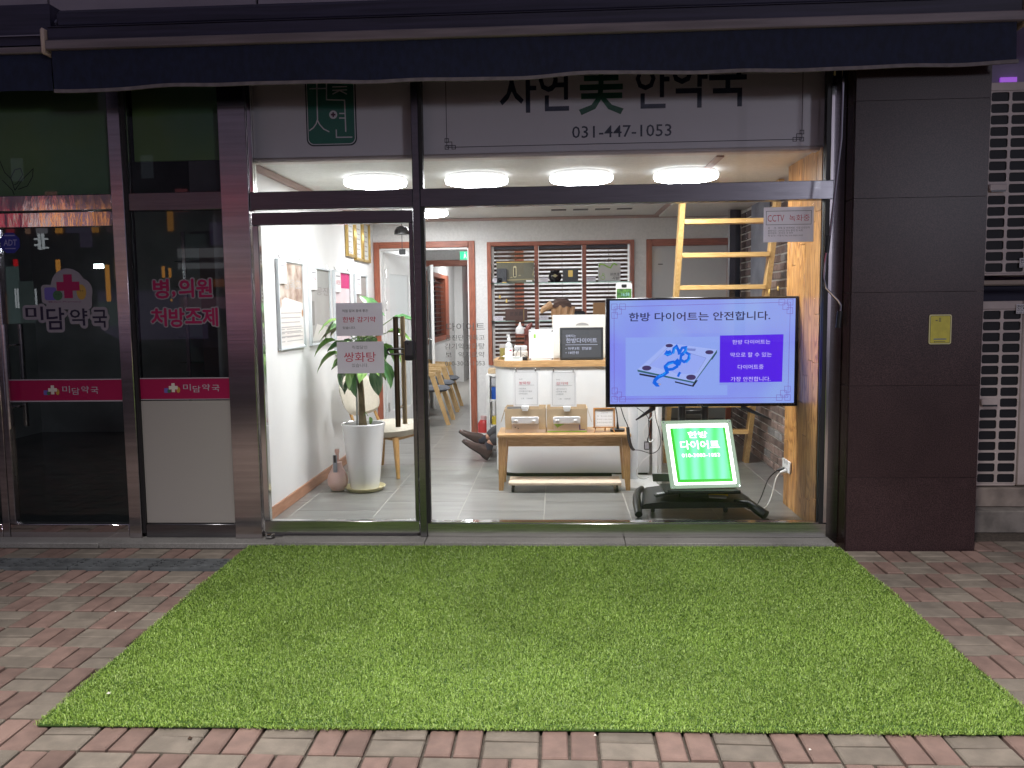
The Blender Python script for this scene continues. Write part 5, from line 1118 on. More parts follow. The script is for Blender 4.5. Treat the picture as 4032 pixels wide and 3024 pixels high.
# ---- oak bench table with cartons
bt = root('oak_bench', 'light oak bench table with slanted legs before the counter', 'table', (.045, 1.45, 0))
MB().box(-.485, .578, 1.24, 1.66, .432, .455, .003).build('top', OAK, bt)
MB().box(-.40, .50, 1.262, 1.285, .357, .4315, .002).build('front_apron', OAK, bt); MB().box(-.40, .50, 1.615, 1.635, .357, .4315, .002).build('rear_apron', OAK, bt)
for sx_ in (-1, 1):
    for yy in (1.255, 1.595):
        xo = -.478 if sx_ < 0 else .571
        fr = FY(yy); MB().prism(fr, [(xo, .4315), (xo - sx_ * .07, .4315), (xo - sx_ * .035, .0), (xo + sx_ * .0, 0)], -.045, 0).build('leg', OAKV, bt)
KRAFT = M('kraft cardboard', (.50, .38, .24), .75, var=.06, vs=8, speck=.06)
def carton(label, bx, green):
    u0, u1, _, v1 = bx; z0 = .456; y0, y1 = 1.34, 1.60; t = root('tissue_carton', label, 'box', ((u0 + u1) / 2, 1.47, z0), 'open cartons on the oak bench')
    MB().box(u0, u1, y0, y0 + .004, z0, v1).box(u0, u1, y1 - .004, y1, z0, v1 + .004).box(u0, u0 + .004, y0 + .0045, y1 - .0045, z0, v1).box(u1 - .004, u1, y0 + .0045, y1 - .0045, z0, v1).box(u0 + .0045, u1 - .0045, y0 + .0045, y1 - .0045, z0, z0 + .004).build('carton', KRAFT, t)
    w_ = u1 - u0; f = FY(y0 - .0004)
    MB().fbox(f, u0 + .004, u1 - .004, z0, z0 + .075, 0, .0012).build('pale_front', M('pale printed card', (.56, .49, .43), .6), t)
    MB().fbox(f, u0 + .006, u0 + w_ * .17, z0 + .028, z0 + .077, .0014, .0024).fbox(f, u1 - w_ * .17, u1 - .004, z0 + .028, z0 + .077, .0014, .0024).build('tape', M('brown tape', (.48, .37, .22), .45), t)
    MB().fbox(f, u0 + w_ * .16, u0 + w_ * .83, z0 + .072, z0 + .132, .003, .018, .006).build('dispenser_plate', M('grey white plastic', (.60, .60, .61), .35), t)
    MB().fbox(f, u0 + w_ * .22, u0 + w_ * .32, z0 + .095, z0 + .109, .0185, .03, .006).fbox(f, u0 + w_ * .66, u0 + w_ * .75, z0 + .095, z0 + .109, .0185, .03, .006).build('knob', WHPL, t)
    if green:
        MB().fbox(f, u0 + .006, u1 - .004, z0 + .004, z0 + .014, .0014, .0018).poly(f, [(u0 + w_ * .17, z0 + .07), (u0 + w_ * .26, z0 + .045), (u0 + w_ * .25, z0 + .03), (u0 + w_ * .28, z0 + .045), (u0 + w_ * .45, z0 + .071)], .0015).build('green_print', M('leaf green print', (.25, .5, .06), .6), t, False)
        MB().fbox(f, u1 - w_ * .2, u1 - w_ * .17, z0 + .026, z0 + .065, .0026, .003).fbox(f, u1 - w_ * .2, u1 - w_ * .05, z0 + .022, z0 + .028, .0026, .003).build('violet_print', M('violet print', (.10, .06, .2), .6), t, False)
    else:
        MB().poly(f, circ(u0 + w_ * .25, z0 + .045, .005, 8), .0015).fbox(f, u0 + w_ * .31, u0 + w_ * .335, z0 + .03, z0 + .038, .0014, .0018).build('grey_print', DKPL, t, False)
        MB().fbox(Fr((0, 1.42, 0), (1, 0, 0), (0, 1, .05)), u0 + .01, u0 + w_ * .4, 0, .12, v1 - .02, v1 - .005, .004).build('black_bag', BLACKP, t)
    sgn = -1 if not green else 1; xe = u0 if not green else u1
    MB().prism(FY(y0 + .02), [(xe, v1), (xe + sgn * .035, v1 - .115), (xe + sgn * .037, v1 - .112), (xe + sgn * .003, v1 + .002)], -.15, 0).build('side_flap', KRAFT, t)
    return t
carton('left open kraft carton with pale front on the oak bench', (-0.4271,-0.0979,0.4504,0.6496), False)
carton('right open kraft carton with green printed edge on the oak bench', (-0.0905,0.2351,0.4551,0.6506), True)
def hung(label, bx, rows, cx):
    u0, u1, v0, v1 = bx; t = root('price_poster', label, 'poster', ((u0 + u1) / 2, 1.5, v0), 'paper price posters above the cartons'); y = 1.37; f = Fr((0, y, 0))
    MB().fbox(f, u0, u1, v0, v1, 0, .0025).build('plastic_sleeve', PAPERW, t)
    w_ = u1 - u0; h = v1 - v0
    MB().ribbon(f, [(u0 + w_ * .07, v0 + .012), (u1 - w_ * .06, v0 + .012), (u1 - w_ * .06, v1 - .010), (u0 + w_ * .07, v1 - .010)], .0016, .003, True).build('border', INKG, t, False)
    mb = MB(); text(mb, f, rows[1], u0 + w_ * .22, u0 + w_ * .68, v0 + h * .615, v0 + h * .70, .003, .006); mb.build('red_lettering', INKP, t, False)
    mb = MB(); text(mb, f, rows[0], u0 + w_ * .22, u0 + w_ * .37, v0 + h * .745, v0 + h * .785, .003)
    mb.fbox(f, u0 + w_ * .2, u0 + w_ * .83, v0 + h * .595, v0 + h * .602, .003, .0034)
    for k, r_ in enumerate(rows[2:5]): text(mb, f, r_, u0 + w_ * .21, u0 + w_ * (.21 + .058 * len(r_)), v0 + h * (.475 - .072 * k), v0 + h * (.52 - .072 * k), .003, .004)
    text(mb, f, '1포   1500원', u0 + w_ * .32, u0 + w_ * .76, v0 + h * .20, v0 + h * .245, .003, .004); mb.build('grey_lettering', M('mid grey ink', (.30, .30, .31), .6), t, False)
    MB().tube([(u0 - w_ * .13, y, v1 + .010), (u1 + w_ * .06, y, v1 + .010)], .0016, 6).build('hanging_wire', DKPL, t)
    for q in (.1, .85): MB().box(u0 + w_ * q, u0 + w_ * q + .009, y - .006, y + .004, v1 - .004, v1 + .022, .001).build('clip', CHROME, t)
    MB().box(cx - .03, cx + .03, 1.325, 1.35, v0 - .020, v0 + .008, .003).box(cx - .024, cx + .024, 1.326, 1.338, v0 - .034, v0 - .0205, .003).build('white_clip', WHPL, t)
hung('left paper price poster with border and red heading above the cartons', (-0.3579,-0.1521,0.6677,0.9551), ['원방', '쌍화탕', '•피로회복', '•근육통/감기몸살', '•면역력향상'], (-0.2628, 0.6601)[0])
hung('right paper price poster with border and red heading above the cartons', (-0.0578,0.1514,0.6626,0.9493), ['한방', '감기약', '•감기/코감기', '•근육통/두통', '•어깨통증'], (0.0725, 0.658)[0])
# easel with opening hours
es = root('hours_easel', 'small wooden easel showing printed opening hours at the bench end', 'easel', (.36, 1.38, .456)); u0, u1, v0, v1 = 0.2844,0.4591,0.5004,0.6524
fe_ = Fr((0, 1.36, v0), (1, 0, 0), (0, .14, 1)); h = v1 - v0; q = .014; WDR = M('honey wood easel', (.42, .20, .06), .45, var=.2, vs=8)
MB().fbox(fe_, u0, u0 + q, 0, h, 0, .012, .002).fbox(fe_, u1 - q, u1, 0, h, 0, .012, .002).fbox(fe_, u0 + q, u1 - q, h - q, h, 0, .012, .002).fbox(fe_, u0 - .005, u1 + .005, -.010, 0, 0, .02, .002).build('frame', WDR, es)
MB().fbox(fe_, u0 + q, u1 - q, .0, h - q, 0, .003).build('sheet', PAPERW, es)
MB().ribbon(fe_, [(u0 + q + .005, .006), (u1 - q - .005, .006), (u1 - q - .005, h - q - .006), (u0 + q + .005, h - q - .006)], .0015, .004, True).build('border', INKG, es, False)
mb = MB(); w_ = u1 - u0; lines(mb, fe_, [('운영시간', u0 + w_ * .36, u0 + w_ * .68, h * .70, h * .76), ('평   일:10:00-20:00', u0 + w_ * .18, u0 + w_ * .86, h * .52, h * .59), ('토요일:10:00-16:00', u0 + w_ * .16, u0 + w_ * .86, h * .35, h * .42), ('공휴일/일요일 휴무', u0 + w_ * .16, u0 + w_ * .84, h * .18, h * .25)], .004, .004); mb.build('lettering', TEXTG, es, False)
MB().tube([(u0 + .02, 1.358, v0 - .008), (u0 + .005, 1.33, .457)], .005, 6).tube([(u1 - .02, 1.358, v0 - .008), (u1 - .005, 1.33, .457)], .005, 6).tube([((u0 + u1) / 2 + .02, 1.40, v1 + .03), ((u0 + u1) / 2 + .01, 1.43, .457)], .006, 6).build('legs', WDR, es)
mic = root('desk_microphone', 'black gooseneck desk microphone stand at the right end of the bench', 'microphone', (.47, 1.45, .456)); xm = (0.4835, 0.4818)[0]
MB().prism(FZ(.456), rrect(xm - .06, xm + .055, 1.36, 1.46, .03), 0, .018).build('base', BLACKP, mic)
MB().tube([(xm, 1.41, .474), (xm - .002, 1.41, .53), (xm - .008, 1.40, .60), (xm - .02, 1.38, .655), (xm - .045, 1.35, .69)], [.012, .006, .005, .005, .005], 8).build('gooseneck', BLACKP, mic)
# dolly board
do = root('dolly_board', 'low pale birch board on small casters under the bench', 'dolly', (.05, 1.28, 0))
a, b = (-0.3945, 0.0403)[0], (0.4935, 0.0392)[0]
MB().box(a, b, 1.16, 1.42, .062, .082, .002).build('board', BIRCH, do)
for xx in (a + .03, b - .03):
    for yy in (1.2, 1.38): MB().tube([(xx - .008, yy, .022), (xx + .008, yy, .022)], .021, 12).tube([(xx, yy, .022), (xx, yy + .015, .062)], .008, 6).build('caster', DKPL, do)
# white frame of the display rack right of the counter
fs_ = root('white_rack', 'white metal rack with round post, flat panel and floor plate beside the bench', 'rack', (.62, 1.7, 0))
xa, ya = 0.6036,1.3771; xb, yb = 0.7861,1.1648
MB().prism(FZ(.006), [(.44, 1.27), (.80, 1.24), (.86, 1.75), (.46, 1.80)], 0, .018).build('floor_plate', WHPL, fs_)
xp_ = (0.6252, 0.3232)[0]
MB().tube([(xp_, 1.62, .025), (xp_, 1.62, .95)], .042, 20).build('round_post', M('silver white post', (.62, .64, .67), .3), fs_)
x0_ = (0.7949, 0.1083)[0]; x1_ = (0.8347, 0.1082)[0]
MB().box(x0_, x1_, 1.36, 1.38, .025, .98, .008).prism(FZ(.025), [(x0_ + .005, 1.381), (x1_ - .005, 1.381), (x1_ - .005, 1.72), (x0_ - .0, 1.72)], 0, .94).build('flat_panel', WHITE, fs_)
# cabinet with keyboard like trims behind
cb_ = root('storage_cabinet', 'grey green storage shelf unit with a wooden crate behind the television stand', 'cabinet', (1.1, 3.2, 0))
GG = M('grey green laminate', (.17, .19, .18), .6)
MB().box(.98, 1.66, 3.0, 3.02, 0, .62).box(.98, 1.66, 3.021, 3.4, .6, .62).build('front', GG, cb_)
MB().box(.96, 1.68, 2.98, 3.4, .621, .635).build('worktop', M('pale worktop', (.6, .56, .5), .4), cb_)
for z_ in (.12, .34): MB().box(1.0, 1.64, 2.99, 2.999, z_, z_ + .006).build('drawer_line', DKPL, cb_)
cr8 = root('wooden_crate', 'light wooden crate resting on the grey green shelf unit', 'crate', (1.2, 3.15, .636)); MB().box(1.0, 1.55, 3.02, 3.3, .636, .80, .004).build('crate', OAK, cr8)
for k in range(3): MB().box(1.0, 1.55, 3.012, 3.0195, .65 + k * .05, .654 + k * .05).build('slat_gap', BROWNH, cr8)
kb_ = root('flat_keyboard', 'cream keyboard lying at the front edge of the shelf unit', 'keyboard', (1.25, 2.99, .636)); MB().box(1.02, 1.56, 2.982, 3.008, .6355, .65, .002).build('body', M('cream keys', (.55, .50, .42), .5), kb_)
mb = MB(); 
for k in range(26): mb.box(1.03 + k * .02, 1.036 + k * .02, 2.98, 2.9815, .637, .649)
mb.build('key_gaps', BROWNH, kb_)
kf = root('cream_fan_vent', 'cream grille box on the floor behind the green sign', 'box', (1.05, 2.5, 0)); MB().box(.96, 1.10, 2.45, 2.7, 0, .17, .005).build('body', M('cream grille', (.55, .5, .42), .5), kf)
# side rack with bottles left of the counter end
ww_ = root('white_side_rack', 'narrow white shelf rack tucked behind the left counter end', 'rack', (-.6, 2.9, 0))
u0, u1 = (-0.6974, 0.7014)[0], (-0.6353, 0.7009)[0]
MB().box(u0, u0 + .035, 2.75, 3.1, 0, .82, .003).box(u1, u1 + .3, 3.08, 3.1, 0, .82).build('side', WHPL, ww_)
for z_ in (.06, .30, .55, .80): MB().box(u0 + .036, u1 + .3, 2.76, 3.079, z_, z_ + .02).build('shelf', WHPL, ww_)
for nm, c_, z0_, z1_, x_ in (('blue', (.02, .10, .45), .57, .69, .075), ('yellow', (.65, .5, .05), .32, .40, .08), ('grey', (.4, .4, .42), .70, .78, .075)):
    t = root('%s_package' % nm, '%s package on the white side rack behind the counter' % nm, 'package', (u0 + x_, 2.82, z0_)); MB().box(u0 + .05, u0 + .16, 2.78, 2.88, z0_ + .0005, z1_, .004).build('package', M('%s package' % nm, c_, .4), t)
brd = root('kraft_paper_sheet', 'small kraft box flap sticking out on top of the side rack', 'box', (-.62, 2.85, .82)); MB().box(u0 + .02, u1 + .1, 2.78, 2.95, .8205, .87, .004).build('box', KRAFT, brd)
rbt = root('red_canister', 'small red canister with white cap on the floor behind the shoes', 'canister', (-.80, 3.3, 0)); xr = (-0.7718, 0.1739)[0]; zr0 = 0.0
MB().lathe((xr, 3.3, 0), [(.0, 0), (.065, 0), (.065, .26), (.04, .30), (.0, .30)], 18).build('body', M('red canister', (.42, .02, .02), .35), rbt); MB().lathe((xr, 3.3, .301), [(.035, 0), (.035, .04), (.0, .04)], 14).build('cap', M('pinkish cap', (.6, .4, .4), .4), rbt)
MB().lathe((xr, 3.3, .0), [(.066, .1), (.066, .17)], 18, caps=False).build('label', PAPERW, rbt)

# ---- television on its stand
TVY = .5
tv = root('television', 'large television showing a blue Korean diet slide with a bathroom scale', 'television', (1.0, TVY + .03, .76))
u0, u1, v0, v1 = 0.3354,1.6593,0.7596,1.5188
ft = FY(TVY); MB().fbox(ft, u0, u1, v0, v1, -.05, 0, .006).build('bezel', M('glossy black bezel', (.012, .014, .018), .18), tv)
s0, s1, t0, t1_ = 0.3655,1.6313,0.7828,1.5032
scr = MB().poly(ft, [(s0, t0), (s1, t0), (s1, t1_), (s0, t1_)], .0006).build('screen', None or EM('blue slide background', (.24, .31, .92), .95), tv, False)
m_ = MATS['blue slide background']; t_ = m_.node_tree; nz = t_.nodes.new('ShaderNodeTexNoise'); nz.inputs['Scale'].default_value = 1.6; rp = t_.nodes.new('ShaderNodeValToRGB'); rp.color_ramp.elements[0].color = (.23, .25, .93, 1); rp.color_ramp.elements[1].color = (.30, .44, .89, 1); rp.color_ramp.elements[0].position = .35; rp.color_ramp.elements[1].position = .62
tc_ = t_.nodes.new('ShaderNodeTexCoord'); t_.links.new(tc_.outputs['Object'], nz.inputs[0]); t_.links.new(nz.outputs[0], rp.inputs[0]); t_.links.new(rp.outputs[0], t_.nodes['Principled BSDF'].inputs['Emission Color'])
def SC(a, b): # slide coordinates 0..1, 0..1 from the top left
    return (s0 + a * (s1 - s0), t1_ - b * (t1_ - t0))
def sb_(l, t, r, b): # box given in slide units of 1788 x 1006
    return (s0 + (l - 127) / 1788 * (s1 - s0), s0 + (r - 127) / 1788 * (s1 - s0), t1_ - (b - 72) / 1006 * (t1_ - t0), t1_ - (t - 72) / 1006 * (t1_ - t0))
def sp(x, y): return (s0 + (x - 127) / 1788 * (s1 - s0), t1_ - (y - 72) / 1006 * (t1_ - t0))
mb = MB(); text(mb, ft, '한방 다이어트는 안전합니다.', *sb_(312, 190, 1676, 275), .0012, .014); mb.build('heading', EM('slide navy', (.012, .012, .07), 1), scr, False)
MB().poly(ft, [sp(1195, 420), sp(1195, 876), sp(1798, 872), sp(1805, 414)][::1], .0011).build('violet_box', EM('slide violet', (.085, .012, .80), 1), scr, False)
mb = MB(); lines(mb, ft, [('한방 다이어트는', *sb_(1315, 464, 1680, 506)), ('약으로 할 수 있는', *sb_(1296, 585, 1695, 630)), ('다이어트중', *sb_(1370, 703, 1618, 748)), ('가장 안전합니다.', *sb_(1303, 820, 1686, 866))], .0016, .003); mb.build('box_lettering', EM('slide pale', (.62, .55, .95), 1), scr, False)
mb = MB(); c_ = [sp(150 + 18, 132), sp(1866, 108), sp(1856, 1025), sp(168, 1030)]
mb.ribbon(ft, c_, .0022, .0011, True)
def knot_tv(cx, cy, sx, sy, n0):
    for k, (a0, b0, a1, b1) in enumerate(((-24, -28, 30, 28), (54, -28, 110, 26), (-22, 52, 32, 110), (16, 14, 72, 70))):
        mb.ribbon(ft, [sp(cx + sx * a, cy + sy * b) for a, b in ((a0, b0), (a1, b0), (a1, b1), (a0, b1))], .0022, n0 + .00015 * k, True)
knot_tv(168, 132, 1, 1, .0013); knot_tv(1866, 108, -1, 1, .0013); knot_tv(1856, 1025, -1, -1, .0013); knot_tv(168, 1030, 1, -1, .0013)
mb.build('border_lines', EM('slide plum line', (.16, .05, .42), 1), scr, False)
# pictured scale and tape measure
def quad(mb, pts, n): return mb.poly(ft, [sp(*p) for p in pts], n)
quad(MB(), [(280, 430), (280, 1000), (1272, 998), (1270, 900), (1190, 900), (1190, 430)][::1], .0009).build('picture_field', EM('slide pale blue', (.27, .38, .89), 1), scr, False)
mb = MB(); quad(mb, [(415, 778), (415, 795), (570, 825), (580, 808)], .0012); quad(mb, [(762, 858), (762, 872), (942, 915), (985, 852), (960, 850), (930, 900)], .0012); quad(mb, [(1110, 640), (1165, 570), (1168, 585), (1120, 655)], .0012); mb.build('scale_feet', EM('slide near black', (.01, .012, .03), 1), scr, False)
mb = MB(); quad(mb, [(395, 742), (398, 762), (946, 880), (948, 866)], .0013); quad(mb, [(948, 866), (946, 880), (1168, 578), (1168, 556)], .0013); mb.build('scale_glass_edge', EM('slide dark green edge', (.03, .12, .16), 1), scr, False)
quad(MB(), [(395, 742), (948, 866), (1168, 556), (690, 485)], .0015).build('scale_plate', EM('slide plate', (.36, .46, .93), 1), scr, False)
quad(MB(), [(510, 705), (620, 735), (800, 790), (955, 790), (1062, 635), (900, 580), (690, 560)], .0017).build('scale_inner', EM('slide plate inner', (.31, .40, .92), 1), scr, False)
mb = MB(); mb.ribbon(ft, [sp(510, 705), sp(690, 530)], .002, .0018); mb.ribbon(ft, [sp(975, 780), sp(1062, 635), sp(880, 580)], .0025, .0018); quad(mb, [(860, 538), (965, 545), (955, 568), (852, 560)], .0018); mb.build('scale_shading', EM('slide mid blue', (.19, .24, .62), 1), scr, False)
mb = MB()
for x_, y_, a_, b_ in ((705, 512, 38, 17), (1094, 580, 42, 20), (486, 728, 48, 24), (918, 822, 50, 26)): mb.poly(ft, [sp(x_ + a_ * math.cos(t) * (1 if abs(math.cos(t)) < .8 else .95), y_ + b_ * math.sin(t)) for t in [2 * math.pi * k / 16 for k in range(16)]][::-1], .002)
mb.build('scale_pads', EM('slide plum pad', (.055, .035, .13), 1), scr, False)
TB1 = EM('slide tape blue', (.0, .13, .80), 1); TB2 = EM('slide tape light blue', (.01, .28, .95), 1)
mb = MB(); n_ = [.0022]
def tape(pts, w_=.024): mb.ribbon(ft, [sp(*p) for p in pts], w_, n_[0]); n_[0] += .00015
tape([(665, 575), (690, 590), (725, 575)], .034); tape([(740, 590), (750, 540), (775, 520), (795, 560), (805, 600)], .02); tape([(800, 590), (830, 535), (865, 530), (860, 570), (820, 600)], .018)
tape([(860, 575), (900, 600), (890, 650), (850, 672), (815, 650), (820, 610), (850, 590)], .018)
tape([(770, 650), (800, 680), (790, 700)], .03); tape([(800, 705), (745, 670), (700, 680), (668, 710), (690, 745), (740, 740), (790, 710)], .02)
tape([(665, 710), (685, 770), (650, 795), (600, 815), (568, 845), (560, 870), (585, 893), (610, 893)], .024); tape([(790, 815), (800, 790), (812, 770)], .016)
mb.build('tape_measure', TB1, scr, False)
mb = MB()
def tape2(pts, w_=.01): mb.ribbon(ft, [sp(*p) for p in pts], w_, n_[0]); n_[0] += .00015
tape2([(668, 598), (695, 600), (725, 590)]); tape2([(745, 590), (757, 545), (775, 530)]); tape2([(845, 590), (870, 560), (872, 530)]); tape2([(900, 600), (905, 640), (870, 680)]); tape2([(745, 680), (705, 690), (676, 715)]); tape2([(672, 770), (640, 795), (600, 810)])
mb.build('tape_highlight', TB2, scr, False)
quad(MB(), [(595, 885), (612, 876), (628, 888), (612, 900)], n_[0]).build('tape_end', EM('slide tape end', (.4, .35, .5), 1), scr, False)
mb = MB(); text(mb, ft, 'IMTV', *sb_(980, 1086, 1036, 1098), .0012, .01); mb.build('maker_lettering', M('grey print', (.36, .35, .34), .7), tv, False)
mb = MB(); text(mb, ft, '50INCH LED TV  USB HDMI AV', *sb_(1690, 1082, 1928, 1092), .0012, .004); mb.build('small_lettering', M('grey print', (.36, .35, .34), .7), tv, False)
for (xa, ya, xb, yb) in ((560, 1125, 372, 1218), (1425, 1120, 1668, 1225)):
    p0 = (0.2759, 1.564); q0 = (s0 + (xa - 127) / 1788 * (s1 - s0), t1_ - (ya - 72) / 1006 * (t1_ - t0)); q1 = (s0 + (xb - 127) / 1788 * (s1 - s0), t1_ - (yb - 72) / 1006 * (t1_ - t0))
    MB().tube([(q0[0], TVY + .02, q0[1] + .015), (q0[0], TVY + .02, q0[1]), ((q0[0] + q1[0]) / 2, TVY - .03, (q0[1] + q1[1]) / 2), (q1[0], TVY - .09, q1[1])], [.012, .016, .011, .005], 8).build('foot_leg', DKPL, tv)
# rolling stand
ST = M('satin black steel', (.014, .016, .017), .35, var=.1, vs=8)
vs_ = root('television_stand', 'black rolling television stand with arched base and casters', 'stand', (1.0, .55, 0))
c0, c1 = (0.8526, 0.7241)[0], (1.058, 0.7228)[0]
MB().tube([(c0 + .022, .58, .14), (c0 + .022, .58, .95)], .026, 16).tube([(c1 - .022, .58, .14), (c1 - .022, .58, .95)], .026, 16).build('column_tube', ST, vs_)
MB().box(c0 + .05, c1 - .05, .57, .59, .70, .725, .003).box(c0 + .05, c1 - .05, .565, .59, .1, .2, .003).build('cross_plate', ST, vs_)
d0, d1 = (0.8435, 0.1376)[0], (1.0523, 0.1374)[0]
MB().box(d0, d1, .47, .62, .10, .175, .012).build('column_foot', ST, vs_)
# arched base plate: front outline
def arch(): return [(0.5699,0.0765),(0.602,0.0947),(0.7229,0.1078),(0.9074,0.1107),(1.0843,0.1092),(1.2607,0.0961),(1.3735,0.0765)]
top_ = arch(); F0 = Fr((0, .40, 0)); zl_ = (0.8368, 0.0582)[1]
pts = [(top_[0][0], zl_)] + [(top_[-1][0] - .0, zl_ + .012)] + top_[::-1]
MB().prism(F0, pts, -.02, 0).build('front_apron', ST, vs_)
mb = MB(); P = []; F = []; back = [(x_ * .86 + .13, .78, z_ + .035) for x_, z_ in top_]
for (x_, z_), b_ in zip(top_, back): P += [(x_, .3995, z_ + .0015), (x_ * .93 + .065, .56, z_ + .03), b_]
for i in range(len(top_) - 1):
    for k in range(2): F.append((i * 3 + k, i * 3 + 3 + k, i * 3 + 4 + k, i * 3 + 1 + k))
mb.add(P, F).build('top_plate', ST, vs_)
xl = top_[0][0]; xr_ = top_[-1][0]
g0 = 0.544,0.2775; g1 = 1.3978,0.2803
MB().tube([(xl + .04, .74, .13), (xl + .0, .62, .13), (xl - .02, .5, .12), (g0[0], .40, .095), (g0[0], g0[1] + .0, .05)], [.02, .026, .028, .03, .026], 12).build('side_arm', ST, vs_)
MB().tube([(xr_ - .16, .44, .098), (xr_ - .05, .42, .09), (g1[0] - .04, g1[1] + .04, .068), (g1[0], g1[1], .045)], [.024, .03, .034, .034], 12).build('side_arm', ST, vs_)
for gx_, gy_ in (g0, g1): MB().lathe((gx_, gy_, 0), [(.0, .0), (.024, 0), (.027, .012), (.02, .022), (.0, .022)], 16).build('foot_pad', DKPL, vs_)
for gx_, gy_ in ((0.6691,0.5523), (1.1799,0.547)):
    MB().tube([(gx_ - .012, gy_, .024), (gx_ + .012, gy_, .024)], .023, 16).tube([(gx_, gy_, .024), (gx_ + .0, gy_ + .01, .1)], .01, 8).build('caster', DKPL, vs_)
tray = MB(); a0_, a1_ = (0.7276, 0.1879)[0], (1.2434, 0.1873)[0]; zt_ = .197
tray.box(a0_, a1_, .36, .62, zt_ - .018, zt_ - .006, .004).build('tray', ST, vs_)
MB().tube([(a0_ + .02, .36, zt_ - .01), (a1_, .36, zt_ - .01)], .013, 10).build('tray_lip', ST, vs_)
MB().fbox(Fr((0, .64, 0), (1, 0, 0), (-.12, .12, 1)), a0_ - .02, a0_ + .2, .2, .26, 0, .008, .003).build('tray_side', M('smoked plastic', (.08, .09, .085), .2), vs_)
rm = root('remote_control', 'black remote control with white buttons lying on the stand base', 'remote', (.75, .42, .13))
fr_ = Fr(((0.6717, 0.1196)[0], .44, (0.6683, 0.1266)[1] + .008), (1, .30, .085), (-.25, 1, .02))
MB().fbox(fr_, 0, .145, -.02, .025, 0, .02, .004).build('body', DKPL, rm)
mb = MB()
for i in range(8):
    for j in range(3): mb.fbox(fr_, .02 + i * .014, .03 + i * .014, -.013 + j * .012, -.005 + j * .012, .0205, .022)
mb.build('buttons', WHPL, rm)
sw_ = root('yellow_scraper', 'yellow and grey packaged tool lying on the stand base', 'package', (1.08, .45, .15))
fr_ = Fr(((1.045, 0.1268)[0], .45, (1.045, 0.1253)[1] + .012), (1, .0, -.03), (.1, 1, .12))
MB().fbox(fr_, 0, .135, .01, .06, 0, .012, .003).build('yellow_part', M('signal yellow', (.65, .42, .01), .4), sw_); MB().fbox(fr_, .0, .12, -.04, .0095, 0, .008, .002).build('grey_part', M('grey pack', (.42, .42, .40), .4), sw_)
# backlit green sign
gs = root('green_light_sign', 'glowing green and white Korean diet light panel leaning on the stand tray', 'sign', (1.0, .44, .2))
p0 = Vector(((0.7791, 0.2199)[0], .40, zt_ + .004)); fgs = Fr(p0, (1, .10, .0), (-.055, .10, .455))
Wd = ((1.2692, 0.2171)[0] - p0.x) * 1.005; Hh = .475
mb = MB(); e = .031
mb.fbox(fgs, 0, e, 0, Hh, -.02, 0, .005).fbox(fgs, Wd - e, Wd, 0, Hh, -.02, 0, .005).fbox(fgs, e, Wd - e, 0, e * .8, -.02, 0, .005).fbox(fgs, e, Wd - e, Hh - e * .8, Hh, -.02, 0, .005).fbox(fgs, e, Wd - e, e * .8, Hh - e * .8, -.02, -.012).build('clear_frame', EM('glowing acrylic frame', (.33, .46, .33), 1), gs)
for a, b in ((.012, .012), (Wd - .012, .012), (.012, Hh - .012), (Wd - .012, Hh - .012)): MB().prism(fgs, circ(a, b, .005, 10), .0, .004).build('screw', CHROME, gs)
MB().prism(fgs, rrect(e * .9, Wd - e * .9, e * .8, Hh - e * .8, .012), -.011, .001).build('white_light', EM('light panel white', (1, 1, .97), 3.2), gs)
MB().fbox(fgs, e + .020, Wd - e - .020, e + .01, Hh - e - .022, .0014, .0022).build('green_rim', EM('light panel green rim', (.03, .62, .01), 1.1), gs)
gf = MB().fbox(fgs, e + .040, Wd - e - .036, e + .031, Hh - e - .0225, .0024, .003).build('green_field', EM('light panel green', (.10, .9, .30), 1.15), gs)
m_ = MATS['light panel green']; t_ = m_.node_tree; wv = t_.nodes.new('ShaderNodeTexWave'); wv.inputs['Scale'].default_value = 3.3; wv.inputs['Distortion'].default_value = 1.2; tc_ = t_.nodes.new('ShaderNodeTexCoord'); rp = t_.nodes.new('ShaderNodeValToRGB'); rp.color_ramp.elements[0].color = (.10, 1.0, .22, 1); rp.color_ramp.elements[1].color = (.25, .95, .60, 1)
t_.links.new(tc_.outputs['Object'], wv.inputs[0]); t_.links.new(wv.outputs[0], rp.inputs[0]); t_.links.new(rp.outputs[0], t_.nodes['Principled BSDF'].inputs['Emission Color'])
mb = MB(); a_, b_ = e + .04, Wd - e - .036; w_ = b_ - a_
lines(mb, fgs, [('한방', a_ + w_ * .28, a_ + w_ * .67, Hh * .735, Hh * .835), ('다이어트', a_ + w_ * .1, a_ + w_ * .88, Hh * .57, Hh * .70), ('010-3003-1053', a_ + w_ * .1, a_ + w_ * .86, Hh * .455, Hh * .51)], .0036, .024); mb.build('white_lettering', EM('light panel lettering', (.85, 1, .9), 2.5), gs, False)

